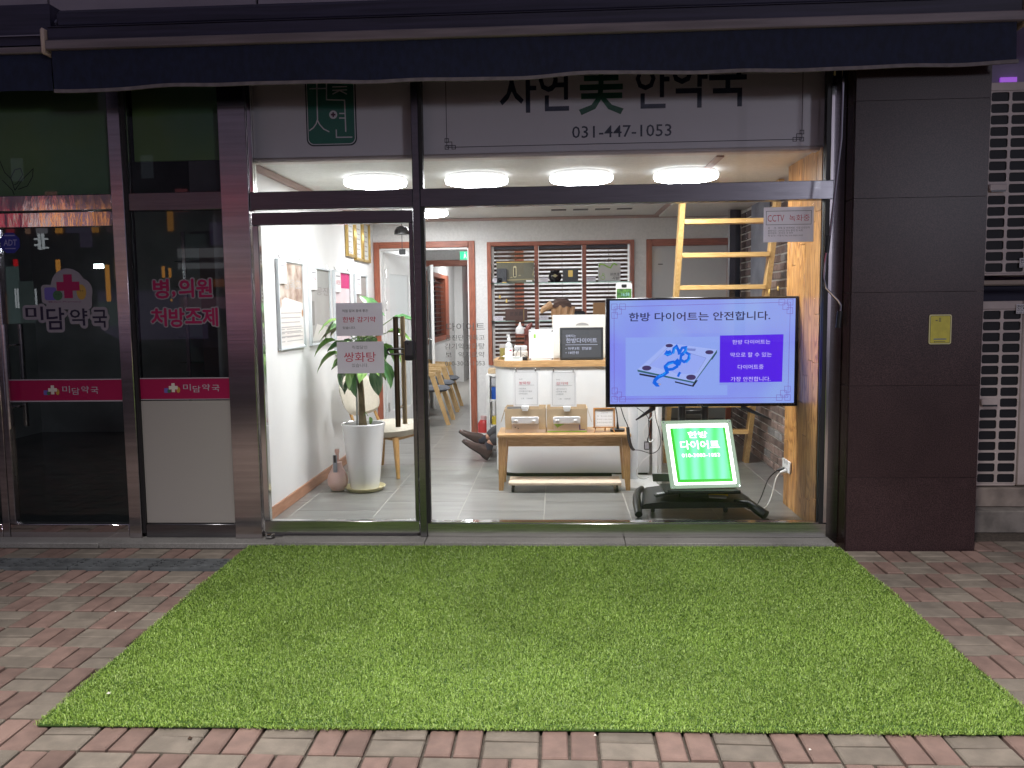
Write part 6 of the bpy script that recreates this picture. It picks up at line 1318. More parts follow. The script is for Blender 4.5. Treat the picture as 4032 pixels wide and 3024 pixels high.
# sockets and cables
sk = root('wall_socket', 'white four way wall socket on the wood clad pier with two plugs', 'socket', (XW, .8, .33))
fk = FXR(XW - .002); (ya, za), (yb_, zb_) = (0.807,0.3746), (0.6055,0.2582)
MB().fbox(fk, -ya + .0, -yb_, zb_, za - .03, 0, .012, .004).build('plate', WHPL, sk)
cu_, cw2 = -(ya + yb_) / 2, (za + zb_) / 2 - .015
for a in (-.028, .028):
    for b in (-.03, .03): MB().prism(fk, circ(cu_ + a, cw2 + b, .019, 16), .0122, .014).build('socket_cup', M('grey socket cup', (.45, .45, .46), .4), sk)
MB().tube([fk(cu_ - .028, cw2 - .03, .014), fk(cu_ - .04, cw2 - .04, .06)], [.016, .01], 10).build('black_plug', BLACKP, sk); MB().tube([fk(cu_ + .028, cw2 - .03, .014), fk(cu_ + .02, cw2 - .045, .055)], [.017, .011], 10).build('white_plug', WHPL, sk)
def wire(name, label, pts, r, mat): tag(MB().tube(pts, r, 6).build(name, mat), label, 'cable')
def P3(y, l): return [(a, y, b) for a, b in l]
g_ = [(*p, .006) for p in [(1.785,1.5775),(1.6697,1.2635),(1.5652,1.0378),(1.4952,0.9456),(1.4406,0.9155)]]
def smooth(pts, n=4):
    out = []; pts = [Vector(p) for p in pts]; pts = [pts[0]] + pts + [pts[-1]]
    for i in range(1, len(pts) - 2):
        for k in range(n):
            t = k / n; a, b, c, d = pts[i - 1:i + 3]
            out.append(.5 * (2 * b + (c - a) * t + (2 * a - 5 * b + 4 * c - d) * t * t + (3 * b - a - 3 * c + d) * t ** 3))
    return out + [pts[-2]]
wire('power_cable', 'black power cable sagging from the wall socket to the stand', smooth([fk(cu_ - .04, cw2 - .04, .06), (1.52, .72, .2), (1.44, .64, .06), (1.36, .56, .02), (1.25, .62, .06), (1.2, .66, .1)]), .004, BLACKP)
wire('power_cable', 'white power cable looping from the wall socket to the stand', smooth([fk(cu_ + .02, cw2 - .045, .055), (1.56, .66, .22), (1.50, .58, .08), (1.42, .5, .03), (1.33, .5, .03), (1.18, .55, .12), (1.05, .62, .14)]), .004, WHPL)
wire('coiled_cord', 'black coiled cord hanging from the television down past the bench corner', smooth(P3(.9, [(0.4702,0.7111),(0.4932,0.6369),(0.5224,0.5665),(0.5301,0.504),(0.5378,0.4413),(0.5609,0.3941)]) , 5), .004, BLACKP)
mb = MB(); pts = P3(.9, [(0.5224,0.5587),(0.527,0.504),(0.5362,0.4491),(0.5494,0.4099),(0.5671,0.3878)]); sm_ = smooth(pts, 14); hp = []
for i, p in enumerate(sm_):
    for k in range(4):
        t = 2 * math.pi * k / 4; hp.append(p + Vector((math.cos(t) * .010, math.sin(t) * .010, -.0008 * k)))
tag(mb.tube(hp, .0032, 5).build('cord_spiral', BLACKP), 'tight black spiral section of cord beside the bench leg', 'cable')
wire('hanging_cable', 'thin black cable drooping in a wide loop right of the bench', smooth(P3(.9, [(0.5671,0.3878),(0.6149,0.3845),(0.6919,0.3623),(0.738,0.3778),(0.7647,0.4247),(0.7606,0.5185),(0.7335,0.6122),(0.7218,0.6978)])), .003, BLACKP)
wire('white_cable', 'white cable hanging in a loop beside the white rack', smooth(P3(1.3, [(0.7678,0.6073),(0.7028,0.5248),(0.6784,0.4585),(0.6948,0.4002),(0.7358,0.3834),(0.7684,0.4082)])), .005, WHPL)
wire('white_floor_cable', 'white cable curling down to the rack floor plate', smooth(P3(1.33, [(0.7352,0.2739),(0.6653,0.2111),(0.6283,0.1355),(0.6407,0.0934),(0.6902,0.0806),(0.7356,0.0974)])), .0045, WHPL)
wire('adapter_cable', 'two thin black cables crossing above the small adapter box', smooth(P3(1.25, [(0.6204,0.6655),(0.6893,0.6142),(0.7177,0.5647),(0.73,0.4823),(0.7059,0.4164),(0.7035,0.3834)])), .003, BLACKP)
wire('black_cable', 'short black cable joining the adapter box from above', smooth(P3(1.24, [(0.7287,0.6152),(0.7126,0.5661),(0.7168,0.4839),(0.7129,0.4345),(0.7048,0.3933)])), .003, BLACKP)
ab = root('power_adapter', 'small black power adapter box hanging on cables by the white rack', 'adapter', ((0.6995, 0.3338)[0], 1.25, (0.6995, 0.3338)[1])); u0, u1, v0, v1 = 0.6792,0.7206,0.3296,0.3958; MB().box(u0, u1, 1.24, 1.265, v0, v1, .004).build('body', BLACKP, ab); MB().fbox(FY(1.24), u0 + .006, u1 - .005, v0 + .008, v1 - .008, .0005, .001).build('label', PAPER, ab)

# ---- loft ladder
la = root('loft_ladder', 'pine loft ladder with flat rungs leaning behind the television', 'ladder', (1.37, 2.2, 0))
def ly(z): return 2.47 - .44 * z
for xx in (1.0, 1.745):
    fr = Fr((xx, 0, 0), (0, 1, 0), (0, 0, 1)); MB().prism(fr, [(ly(0) - .05, 0), (ly(0) + .06, 0), (ly(2.43) + .06, 2.43), (ly(2.43) - .05, 2.43)], -.02, .02).build('rail', PINE, la)
for z in (.31, .57, .83, 1.09, 1.35, 1.61, 1.87, 2.13): MB().box(1.021, 1.724, ly(z) - .055, ly(z) + .05, z - .02, z + .018, .003).build('rung', PINEH, la)
for nm, q in (('upper', ((1.8191, 1.5927))), ('lower', ((1.7485, 1.5642)))):
    t = root('gold_trinket', 'tiny gold trinket hanging beside the ladder rail, %s one' % nm, 'ornament', (q[0], 1.7, q[1])); MB().lathe((q[0], 1.7, q[1] - .02), [(.0, 0), (.010, .006), (.008, .03), (.0, .045)], 8).build('body', GLD, t)
# draped tan jacket on a high chair back behind the counter
jk = root('tan_jacket', 'tan jacket with dark brown collar draped over a high chair back', 'jacket', (.15, 3.0, 1.0))
YJ = 2.95; o3 = [(-0.0458,1.3832),(-0.0622,1.4443),(-0.0654,1.4748),(-0.0515,1.505),(-0.0212,1.4844),(0.0261,1.4736),(0.0803,1.4763),(0.1311,1.4858),(0.1547,1.4753),(0.1782,1.4413),(0.1541,1.3808)]
mb = MB(); n_p = len(o3); P = []; F = []
cxj = sum(p[0] for p in o3) / n_p; 
rowsN = 8; 
for j in range(rowsN + 1):
    t = j / rowsN
    for i in range(25):
        s_ = i / 24; xl_, xr2 = o3[1][0] * (1 - t) + (o3[0][0]) * t, o3[9][0] * (1 - t) + o3[10][0] * t
        x_ = xl_ + (xr2 - xl_) * s_; top_z = o3[4][1] + .0 - .03 * abs(s_ - .5) * 2; z_ = top_z * (1 - t) + (o3[0][1] - .12) * t
        P.append((x_, YJ - .05 * math.sin(math.pi * s_) - .018 * math.sin(s_ * 21 + t * 1.5) * (.4 + t), z_ + .01 * math.sin(s_ * 8)))
for j in range(rowsN):
    for i in range(24): F.append((j * 25 + i, (j + 1) * 25 + i, (j + 1) * 25 + i + 1, j * 25 + i + 1))
TAN = M('tan leather', (.34, .19, .09), .5, c2=(.46, .28, .14), vs=5, bump=.1, bs=30)
mb.add(P, F).build('body', TAN, jk)
slv = [(-0.0481,1.4948),(-0.0957,1.4651),(-0.1366,1.4386),(-0.1573,1.4051)]; slv = [(a, 2.93, b) for a, b in slv]
MB().tube(slv, [.04, .035, .03, .012], 10).build('sleeve', TAN, jk)
cl3 = [(-0.0529,1.505),(-0.0276,1.5351),(0.02,1.5513),(0.0741,1.5493),(0.1145,1.5332),(0.138,1.4958)]
P = []; F = []
for i, (a, b) in enumerate(cl3):
    P += [(a, YJ - .01, b), (a * .9 + .015, YJ - .07, (b + o3[4][1]) / 2 + .0), (a, YJ - .045, o3[4][1] - .02 - .01 * (i % 2)), (a, YJ + .05, b - .01)]
for i in range(len(cl3) - 1):
    for k in (0, 1): F.append((i * 4 + k, i * 4 + k + 1, i * 4 + 5 + k, i * 4 + 4 + k))
    F.append((i * 4, i * 4 + 4, i * 4 + 7, i * 4 + 3))
MB().add(P, F).build('collar', M('dark brown lining', (.085, .05, .04), .6, var=.25, vs=14), jk)
MB().tube([(.1, YJ + .03, .0), (.1, YJ + .03, 1.35)], .03, 8).box(-.05, .28, YJ + .0, YJ + .04, .95, 1.42, .02).build('chair_back', BLACKP, jk)

# ---- seated person behind the counter: legs stretched out past its left end
pe = root('person', 'seated person behind the counter with crossed brown shoes and dark trousers showing', 'person', (.2, 2.75, 0))
def skin_body(name, verts, edges, radii, mat, parent, sub=2):
    me = bpy.data.meshes.new(name); b0 = BASE[parent.name]
    me.from_pydata([tuple(Vector(v) - b0) for v in verts], edges, []); o = bpy.data.objects.new(name, me); col.objects.link(o)
    md = o.modifiers.new('s', 'SKIN'); sv = me.skin_vertices[0].data
    for i, r_ in enumerate(radii): sv[i].radius = (r_, r_) if not isinstance(r_, tuple) else r_
    sv[0].use_root = True
    ms = o.modifiers.new('b', 'SUBSURF'); ms.levels = ms.render_levels = sub
    bpy.context.view_layer.update(); dg = bpy.context.evaluated_depsgraph_get(); m2 = bpy.data.meshes.new_from_object(o.evaluated_get(dg)); m2.name = name
    bpy.data.objects.remove(o); m2.materials.clear(); m2.materials.append(mat); m2.shade_smooth()
    o = bpy.data.objects.new(name, m2); col.objects.link(o); o.parent = parent; return o
SKIN = M('skin', (.50, .27, .18), .5); TRO = M('dark trousers', (.035, .038, .045), .8)
K = [(-0.5971,0.2526),(-0.7104,0.2216),(-0.749,0.1648)]; 
ak1 = ((-0.7062, 0.2019)); ak2 = ((-0.683, 0.1585))
V_ = [(.24, 2.80, .50), (.25, 2.82, .72), (.25, 2.82, .95), (.25, 2.79, 1.06), (.25, 2.75, 1.17), (.25, 2.73, 1.24),
      (-.16, 2.80, .50), (-.48, 2.68, .33), (ak1[0], 2.62, ak1[1]), (-.14, 2.68, .48), (-.46, 2.60, .26), (ak2[0], 2.56, ak2[1]),
      (.06, 2.80, .98), (-.02, 2.66, .80), (-.08, 2.42, .99), (.44, 2.80, .98), (.50, 2.62, .78), (.40, 2.5, .92)]
E_ = [(0, 1), (1, 2), (2, 3), (3, 4), (4, 5), (0, 6), (6, 7), (7, 8), (0, 9), (9, 10), (10, 11), (2, 12), (12, 13), (13, 14), (2, 15), (15, 16), (16, 17)]
skin_body('body', V_, E_, [.14, .14, .16, .055, .09, .07, .07, .055, .036, .07, .055, .036, .06, .042, .028, .06, .042, .028], SKIN, pe)
skin_body('trousers', [(.24, 2.80, .50), (.24, 2.81, .64), (-.16, 2.80, .50), (-.48, 2.685, .33), (ak1[0] + .015, 2.63, ak1[1] + .012), (-.14, 2.68, .48), (-.46, 2.60, .262), (ak2[0] + .02, 2.565, ak2[1] + .02)], [(0, 1), (0, 2), (2, 3), (3, 4), (0, 5), (5, 6), (6, 7)], [.16, .155, .085, .07, .062, .085, .07, .06], TRO, pe)
skin_body('shirt', [(.25, 2.81, .66), (.25, 2.82, .95), (.25, 2.81, 1.02), (.06, 2.80, .98), (-.02, 2.66, .80), (-.05, 2.5, .92), (.44, 2.80, .98), (.50, 2.62, .78), (.43, 2.54, .88)], [(0, 1), (1, 2), (1, 3), (3, 4), (4, 5), (1, 6), (6, 7), (7, 8)], [.165, .18, .07, .075, .055, .04, .075, .055, .04], M('dark shirt', (.03, .03, .035), .8), pe)
MB().lathe((.25, 2.75, 1.16), [(.0, .0), (.085, .03), (.10, .08), (.085, .14), (.04, .165), (.0, .168)], 18).build('hair', M('black hair', (.015, .012, .01), .5), pe)
MB().lathe((.25, 2.665, 1.155), [(.0, 0), (.012, .003), (.008, .03), (.0, .035)], 8).build('nose', SKIN, pe)
# left hand peeking between the stands on the counter
hp = Vector(((-0.0162, 1.0338)[0], 2.34, TZ + .03))
fg_ = []
for k in range(4):
    base_ = hp + Vector((-.022 + .015 * k, 0, .0)); L_ = (.05, .06, .056, .044)[k]
    MB().tube([base_, base_ + Vector((.004, -.02, .012 + .004 * k)), base_ + Vector((.008, -.045, .004)), base_ + Vector((.010, -L_ - .005, -.014))], [.0095, .009, .008, .006], 8).build('finger', SKIN, pe)
MB().tube([hp + Vector((.03, .01, -.004)), hp + Vector((.042, -.015, -.006)), hp + Vector((.035, -.035, -.014))], [.011, .010, .007], 8).build('thumb', SKIN, pe)
MB().tube([(-.08, 2.42, .99), hp + Vector((.0, .04, .002)), hp + Vector((.002, -.002, .0))], [.026, .03, .03], 10).build('palm', SKIN, pe)
SHOE = M('brown leather shoe', (.05, .032, .028), .32, c2=(.085, .055, .048), vs=8); SOLE = M('dark sole', (.02, .018, .017), .7)
def shoe(heel, toe, up):
    heel, toe, up = Vector(heel), Vector(toe), Vector(up).normalized(); ax = (toe - heel); L_ = ax.length; ax.normalize(); up = (up - ax * up.dot(ax)).normalized(); sd = ax.cross(up)
    secs = [(-.02, .5, .6), (.03, .78, .95), (.15, .85, 1.05), (.30, .82, 1.05), (.45, .86, .85), (.6, .98, .62), (.75, 1.0, .48), (.88, .86, .40), (.97, .55, .32), (1.01, .15, .2)]
    P = []; F = []; sg = 14
    for t, w_, h_ in secs:
        c = heel + ax * (t * L_)
        for k in range(sg):
            a = math.pi * k / (sg - 1); P.append(c + sd * (math.cos(a) * .045 * w_) + up * (max(0, math.sin(a)) ** .7 * .085 * h_ + .014))
    for i in range(len(secs) - 1):
        for k in range(sg - 1): F.append((i * sg + k, i * sg + k + 1, (i + 1) * sg + k + 1, (i + 1) * sg + k))
    F.append(tuple(range(sg))); F.append(tuple((len(secs) - 1) * sg + k for k in range(sg))[::-1])
    s_ = MB().add(P, F).build('shoe', SHOE, pe)
    P = []; F = []; n_ = len(secs)
    for t, w_, h_ in secs:
        c = heel + ax * (t * L_); e_ = .012 if t < .3 else 0
        P += [c + sd * (.05 * w_) + up * .0145, c - sd * (.05 * w_) + up * .0145, c - sd * (.05 * w_) - up * e_, c + sd * (.05 * w_) - up * e_]
    for i in range(n_ - 1):
        for k in range(4): F.append((i * 4 + k, i * 4 + (k + 1) % 4, (i + 1) * 4 + (k + 1) % 4, (i + 1) * 4 + k))
    F += [(0, 1, 2, 3)[::-1], tuple((n_ - 1) * 4 + k for k in range(4))]
    MB().add(P, F).build('sole', SOLE, s_)
h1 = (-0.6781, 0.0152); t1p = (-0.9153, 0.1963); h2 = (-0.7517, 0.1171); t2p = (-0.9556, 0.283)
shoe((h1[0], 2.55, h1[1] + .01), (t1p[0], 2.50, t1p[1]), (.6, 0, .8)); shoe((h2[0] + .03, 2.63, h2[1] + .01), (t2p[0], 2.60, t2p[1] - .01), (.35, .0, .9))
SOCK = M('navy sock', (.02, .026, .04), .9, bump=.3, bs=300)
MB().tube([(ak1[0] + .02, 2.62, ak1[1] - .0), (ak1[0] - .05, 2.625, ak1[1] - .02)], [.043, .047], 12).build('sock', SOCK, pe)
MB().tube([(ak2[0] + .03, 2.56, ak2[1] + .01), (ak2[0] - .01, 2.555, ak2[1] - .07)], [.042, .05], 12).build('sock', SOCK, pe)
MB().box(.06, .46, 2.62, 3.0, .42, .47, .02).tube([(.26, 2.8, .05), (.26, 2.8, .42)], .03, 8).build('stool', BLACKP, root('office_stool', 'black office stool the seated person sits on behind the counter', 'stool', (.26, 2.8, 0)))

# ================================================================ THE DARK NEIGHBOURING PHARMACY (left)
nf = root('neighbour_door', 'dark glass pharmacy door with mirror steel rails and pink film band', 'door', (-3.2, 0, -.02))
xs0 = -2.853
a, b = (-3.2377, 2.1274)[1], (-3.2313, 2.2264)[1]
c_, d_ = (-3.2445, 2.0221)[1], (-3.2383, 2.1178)[1]
xq0 = ((-3.6862, 0.5342)[0] + (-3.6768, 1.0285)[0] + (-3.6899, 0.1162)[0]) / 3
MB().box(-5.4, xs0 - .003, -.03, .05, a, b, .004).build('transom_bar', STEELM, nf)
MB().box(xq0 + .004, xs0 - .006, -.03, .03, c_, d_, .004).build('top_rail', STEELM, nf)
e_, f_ = (-3.2653, -0.0408)[1], (-3.2591, 0.0593)[1]
MB().box(xq0 + .004, xs0 - .006, -.03, .03, e_, f_, .004).build('bottom_rail', STEELM, nf)
MB().box(xq0 + .004, xq0 + .045, -.03, .03, f_ + .001, c_ - .001, .004).build('stile', STEELP, nf)
MB().box(xq0 + .046, xs0 - .006, -.005, .005, f_ + .001, c_ - .001).build('pane', GLSD, nf)
MB().box(-5.4, xs0 - .003, -.004, .004, b + .001, 3.0).build('transom_pane', GLSD, nf)
for yy, x_, nm in ((-.07, -3.61, 'pull_handle'), (.07, -3.585, 'inner_pull_handle')):
    MB().tube([(x_, yy, .71), (x_, yy, 1.396)], .017, 14).tube([(x_, yy, .85), (x_, 0, .85)], .008, 6).tube([(x_, yy, 1.26), (x_, 0, 1.26)], .008, 6).build(nm, STEELP, nf)
fn = FY(-.0062); bx_ = (-3.6605,-2.7827,0.8902,1.0247); 
MB().fbox(fn, xq0 + .046, xs0 - .006, bx_[2], bx_[3], 0, .0004).build('pink_band', MAG, nf, False); MB().fbox(fn, xq0 + .046, xs0 - .006, bx_[3] + .0005, bx_[3] + .007, 0, .0004).fbox(fn, xq0 + .046, xs0 - .006, bx_[2] - .009, bx_[2] - .0005, 0, .0004).build('pale_band_edge', LILAC, nf, False)
nd2 = root('neighbour_side_door', 'dark pharmacy door leaf cut off by the left image edge', 'door', (-4.4, 0, -.02))
MB().box(xq0 - .05, xq0 + .001, -.03, .03, e_, d_, .004).build('stile', STEELP, nd2); MB().box(-5.4, xq0 - .051, -.03, .03, e_, f_, .004).box(-5.4, xq0 - .051, -.03, .03, c_, d_, .004).build('rails', STEELM, nd2); MB().box(-5.4, xq0 - .051, -.005, .005, f_ + .001, c_ - .001).build('pane', GLSD, nd2)
npst = root('neighbour_post', 'polished steel post between the pharmacy door and its side window', 'post', (-2.81, 0, -.03)); MB().box(-2.851, -2.768, -.045, .05, -.03, 3.0, .003).build('post', STEELP, npst)
sw2 = root('neighbour_side_window', 'dark pharmacy side window with white lower panel and pink band', 'window', (-2.45, 0, -.02))
MB().box(-2.766, -2.745, -.03, .04, .0, 3.0).build('gasket', GASKET, sw2)
g1_, g2_ = (-2.3984, 2.1153)[1], (-2.3928, 2.228)[1]
MB().box(-2.744, -2.133, -.03, .05, g1_, g2_, .003).build('transom_bar', STEELH, sw2)
wb_ = (-2.7173,-2.1034,0.0653,0.8829); MB().box(-2.744, -2.133, -.03, .05, -.03, wb_[2] - .004, .003).build('bottom_rail', STEELH, sw2)
MB().box(-2.744, -2.134, -.008, .006, wb_[2], wb_[3]).build('white_panel', M('matt white infill', (.33, .31, .285), .6, speck=.06), sw2)
MB().box(-2.744, -2.134, -.005, .005, wb_[3] + .001, g1_ - .001).build('pane', GLSD, sw2); MB().box(-2.744, -2.134, -.005, .005, g2_ + .001, 3.0).build('transom_pane', GLSD, sw2)
pb = (-2.7035,-2.1233,0.8952,1.0278); MB().fbox(fn, -2.744, -2.134, pb[2], pb[3], 0, .0004).build('pink_band', MAG, sw2, False); MB().fbox(fn, -2.744, -2.134, pb[3] + .0005, pb[3] + .007, 0, .0004).fbox(fn, -2.744, -2.134, pb[2] - .005, pb[2] - .0005, 0, .0004).build('pale_band_edge', LILAC, sw2, False)
FILMW = M('grey white vinyl', (.27, .245, .27), .5); YEL = M('ochre vinyl', (.45, .27, .05), .5); VIO = M('violet vinyl', (.13, .10, .35), .5); GRN = M('dull green vinyl', (.05, .13, .06), .5)
def band_logo(t, cx, cz, s_):
    f = FY(-.0068); k = .34 * s_
    mb = MB(); q = .12 * s_; a_ = .36 * s_
    cross = [(-q, -a_), (q, -a_), (q, -q), (a_, -q), (a_, q), (q, q), (q, a_), (-q, a_), (-q, q), (-a_, q), (-a_, -q), (-q, -q)]
    return cross
def put_logo(t, cx, cz, s_, crossmat, f, band=False):
    q = .15 * s_; a_ = .40 * s_; r_ = [(-q, -a_), (q, -a_), (q, -q), (a_, -q), (a_, q), (q, q), (q, a_), (-q, a_), (-q, q), (-a_, q), (-a_, -q), (-q, -q)]
    if not band:
        MB().poly(f, rrect(cx - .95 * s_, cx - .1 * s_, cz - .58 * s_, cz + .06 * s_, .12 * s_), .0002).poly(f, circ(cx, cz, .60 * s_, 26), .0003).poly(f, rrect(cx - .8 * s_, cx + .8 * s_, cz - .78 * s_, cz - .1 * s_, .15 * s_), .00025).poly(f, circ(cx + .5 * s_, cz - .17 * s_, .34 * s_, 18, .42 * s_), .00035).build('logo_backing', FILMW, t, False)
    MB().poly(f, rrect(cx - .84 * s_, cx - .42 * s_, cz - .46 * s_, cz - .03 * s_, .08 * s_), .0006).build('violet_mark', VIO, t, False)
    MB().poly(f, circ(cx - .38 * s_, cz - .30 * s_, .17 * s_, 16), .0008).build('green_mark', GRN, t, False)
    MB().poly(f, circ(cx + .45 * s_, cz - .20 * s_, .17 * s_, 16, .26 * s_), .0008).build('ochre_mark', YEL, t, False)
    MB().poly(f, [(cx + x_, cz + y_) for x_, y_ in r_], .001).build('cross_mark', crossmat, t, False)
    mb = MB(); mb.poly(f, circ(cx - .43 * s_, cz - .27 * s_, .02 * s_, 6), .0012).poly(f, circ(cx - .33 * s_, cz - .27 * s_, .02 * s_, 6), .0012).poly(f, circ(cx + .42 * s_, cz - .16 * s_, .02 * s_, 6), .0012).poly(f, circ(cx + .50 * s_, cz - .16 * s_, .02 * s_, 6), .0012); mb.build('little_faces', DKPL, t, False)
lt = root('pharmacy_lettering', 'pharmacy name sticker with coloured cross logo on the dark door glass', 'lettering', (-3.25, -.006, 1.4))
f_l = FY(-.0062); (lcx, lcz) = ((-3.1929, 1.641)); (ex, _q) = ((-3.1155, 1.6399)); s_l = (ex - lcx) / .40
put_logo(lt, lcx, lcz, s_l, MAG2, f_l)
mb = MB(); text(mb, f_l, 'Midam Pharmacy', -3.3299,-3.1109,1.5329,1.5456, .0012, .005); mb.build('small_lettering', M('plum print', (.2, .06, .14), .6), lt, False)
HANDS = [('미', -3.4923,-3.3721,1.4227,1.5115), ('담', -3.351,-3.2295,1.3592,1.5037), ('약', -3.1923,-3.0735,1.383,1.4957), ('국', -3.0401,-2.9425,1.3685,1.4849)]
for s_, *bb in HANDS:
    mb = MB()
    for k in range(12): t_ = 2 * math.pi * k / 12; dx, dy = .019 * math.cos(t_), .019 * math.sin(t_); text(mb, f_l, s_, bb[0] + dx, bb[1] + dx, bb[2] + dy, bb[3] + dy, .00004 * k + .0001, .016)
    cxx, czz = (bb[0] + bb[1]) / 2, (bb[2] + bb[3]) / 2; mb.poly(f_l, rrect(bb[0], bb[1], bb[2] + .01, bb[3] - .01, .01), .00002)
    mb.build('letter_backing', FILMW, lt, False); text(MB(), f_l, s_, *bb, .0012, .014).build('letter', M('dark navy vinyl', (.012, .008, .03), .5), lt, False)
l2 = root('clinic_lettering', 'two line magenta Korean lettering sticker on the pharmacy side window', 'lettering', (-2.45, -.006, 1.3))
for s_, *bb in (('병', -2.6222,-2.5188,1.5542,1.6768), (',', -2.4977,-2.477,1.5605,1.5977), ('의', -2.4521,-2.3544,1.5594,1.6765), ('원', -2.3353,-2.234,1.5593,1.6748), ('처', -2.6458,-2.5436,1.3737,1.4888), ('방', -2.5261,-2.4249,1.3678,1.4873), ('조', -2.4182,-2.3111,1.3905,1.4844), ('제', -2.3038,-2.2031,1.3713,1.4875)):
    mb = MB()
    for k in range(12): t_ = 2 * math.pi * k / 12; dx, dy = .010 * math.cos(t_), .010 * math.sin(t_); text(mb, f_l, s_, bb[0] + dx, bb[1] + dx, bb[2] + dy, bb[3] + dy, .00004 * k + .0001, .012)
    mb.build('letter_backing', FILMW, l2, False); mb = MB(); [text(mb, f_l, s_, bb[0] + q_[0], bb[1] + q_[0], bb[2] + q_[1], bb[3] + q_[1], .0012 + .0001 * k_, .012) for k_, q_ in enumerate(((0, 0), (.0022, 0), (-.0022, 0), (0, .0022), (0, -.0022)))]; mb.build('letter', MAG2, l2, False)
for par, box in ((nf, (-3.2743,-3.0263,0.9248,0.9851)), (sw2, (-2.4557,-2.2092,0.9351,0.9916))):
    w_ = box[1] - box[0]; mb = MB()
    for k, (s_, dz) in enumerate((('미', .1), ('담', -.1), ('약', .08), ('국', -.02))): text(mb, fn, s_, box[0] + w_ * k * .26, box[0] + w_ * (k * .26 + .21), box[2] + (box[3] - box[2]) * (.15 + dz), box[2] + (box[3] - box[2]) * (.92 + dz), .0012, .008)
    mb.build('band_lettering', LILAC, par, False); put_logo(par, box[0] - w_ * .27, (box[2] + box[3]) / 2 + .006, w_ * .30, M('cream vinyl', (.62, .58, .5), .5), FY(-.0068), True)
adt = root('security_sticker', 'blue octagonal security sticker on the dark pharmacy door', 'sticker', (-3.55, -.006, 1.8)); (ax_, az_) = ((-3.566, 1.9277)); q0 = (-3.4946, 1.9265)[0] - ax_
MB().poly(f_l, [(ax_ + q0 * math.cos(R(22.5 + 45 * k)), az_ + q0 * math.sin(R(22.5 + 45 * k))) for k in range(8)], .0003).build('octagon', M('deep blue vinyl', (.02, .025, .22), .5), adt, False)
mb = MB(); text(mb, f_l, 'ADT', ax_ - q0 * .62, ax_ + q0 * .62, az_ - q0 * .25, az_ + q0 * .30, .0008, .012, .08); mb.fbox(f_l, ax_ - q0 * .5, ax_ + q0 * .5, az_ - q0 * .55, az_ - q0 * .47, .0008, .001).fbox(f_l, ax_ - q0 * .5, ax_ + q0 * .5, az_ + q0 * .62, az_ + q0 * .72, .0008, .001); mb.build('lettering', M('dull lilac vinyl', (.3, .28, .45), .5), adt, False)
# inside the dark pharmacy
ns = root('pharmacy_green_board', 'dark green sign board behind the pharmacy transom glass with a leaf drawing', 'sign', (-3.7, .08, 2.1))
GB = M('dull green board', (.23, .43, .27), .5, c2=(.31, .47, .17), vs=1.2)
MB().box(-5.4, -2.86, .07, .1, b + .005, 3.0).build('board', GB, ns)
fq = FY(.0695); mb = MB(); n_q = [.0005]
for l_ in ([(-3.6409,2.3439),(-3.6117,2.3136),(-3.5752,2.2757),(-3.5656,2.2457)], [(-3.6477,2.4689),(-3.6347,2.4316),(-3.6217,2.3943),(-3.578,2.3489),(-3.5596,2.2749)], [(-3.5596,2.2749),(-3.4999,2.3472),(-3.4253,2.4123),(-3.4327,2.3607),(-3.4718,2.3021),(-3.5357,2.2811)], [(-3.5813,2.3563),(-3.5504,2.4076),(-3.5107,2.4178),(-3.4979,2.3768),(-3.541,2.3184),(-3.561,2.3114)]): mb.ribbon(fq, l_, .006, n_q[0]); n_q[0] += .0003
mb.build('leaf_drawing', M('leaf line paint', (.015, .03, .015), .6), ns, False)
ns2 = root('pharmacy_small_green_board', 'small dark green board above the pharmacy side window', 'sign', (-2.45, .08, 2.4)); zz_ = (-2.49, 2.4436)[1]
MB().box(-2.74, -2.14, .07, .1, zz_, 3.0).build('board', GB, ns2); MB().box((-2.3831, 2.3681)[0], -2.14, .07, .12, g2_, zz_ - .003).build('grey_side_piece', M('dim grey board', (.12, .11, .12), .6), ns2)
DW = M('dim interior wall', (.46, .48, .46), .6, var=.1, vs=3)
pr = root('pharmacy_interior', 'unlit pharmacy interior walls seen through the dark glass', 'wall', (-3.8, 2.5, 0))
MB().box(-6.5, -2.15, 4.8, 4.9, -.03, 3).build('rear_side', DW, pr); MB().box(-2.26, -2.15, .12, 4.8, -.03, 3).build('right_side', DW, pr); MB().box(-6.6, -6.5, .1, 4.8, -.03, 3).build('left_side', DW, pr); MB().box(-6.5, -2.27, .15, 4.8, 2.7, 2.8).build('dark_ceiling', M('dark ceiling', (.05, .05, .06), .8), pr); MB().box(-6.5, -2.0, .125, .149, 2.6, 3.4).build('sky_block_panel', MATS['dark ceiling'], pr)  # front panel added to stop sky light showing above the ceiling
pf = struct(MB().box(-6.5, -2.15, .06, 4.8, -.06, -.028).build('pharmacy_floor', M('dark glossy floor tile', (.08, .083, .085), .18, var=.15, vs=2)))
pc = root('pharmacy_cabinet', 'black low cabinet with pale column standing in the dark pharmacy', 'cabinet', (-4.0, 1.8, 0))
(cx0, cy0) = (-6.4196,5.3386); (cx1, cy1) = (-6.432,5.8796)
MB().prism(FZ(-.027), [(cx0 - 1.5, cy0 - 1.6), (cx0 - .0, cy0), (cx0 - .02, cy0 + .4), (cx0 - 1.6, cy0 - .9)], 0, .95).build('cabinet', M('black laminate', (.012, .013, .014), .3), pc)
MB().prism(FZ(-.027), [(cx0 + .01, cy0 + .01), (cx1, cy1), (cx1, cy1 + .3), (cx0 + .01, cy0 + .3)], .14, 1.6).build('pale_column', M('dim cream board', (.72, .68, .60), .6), pc)
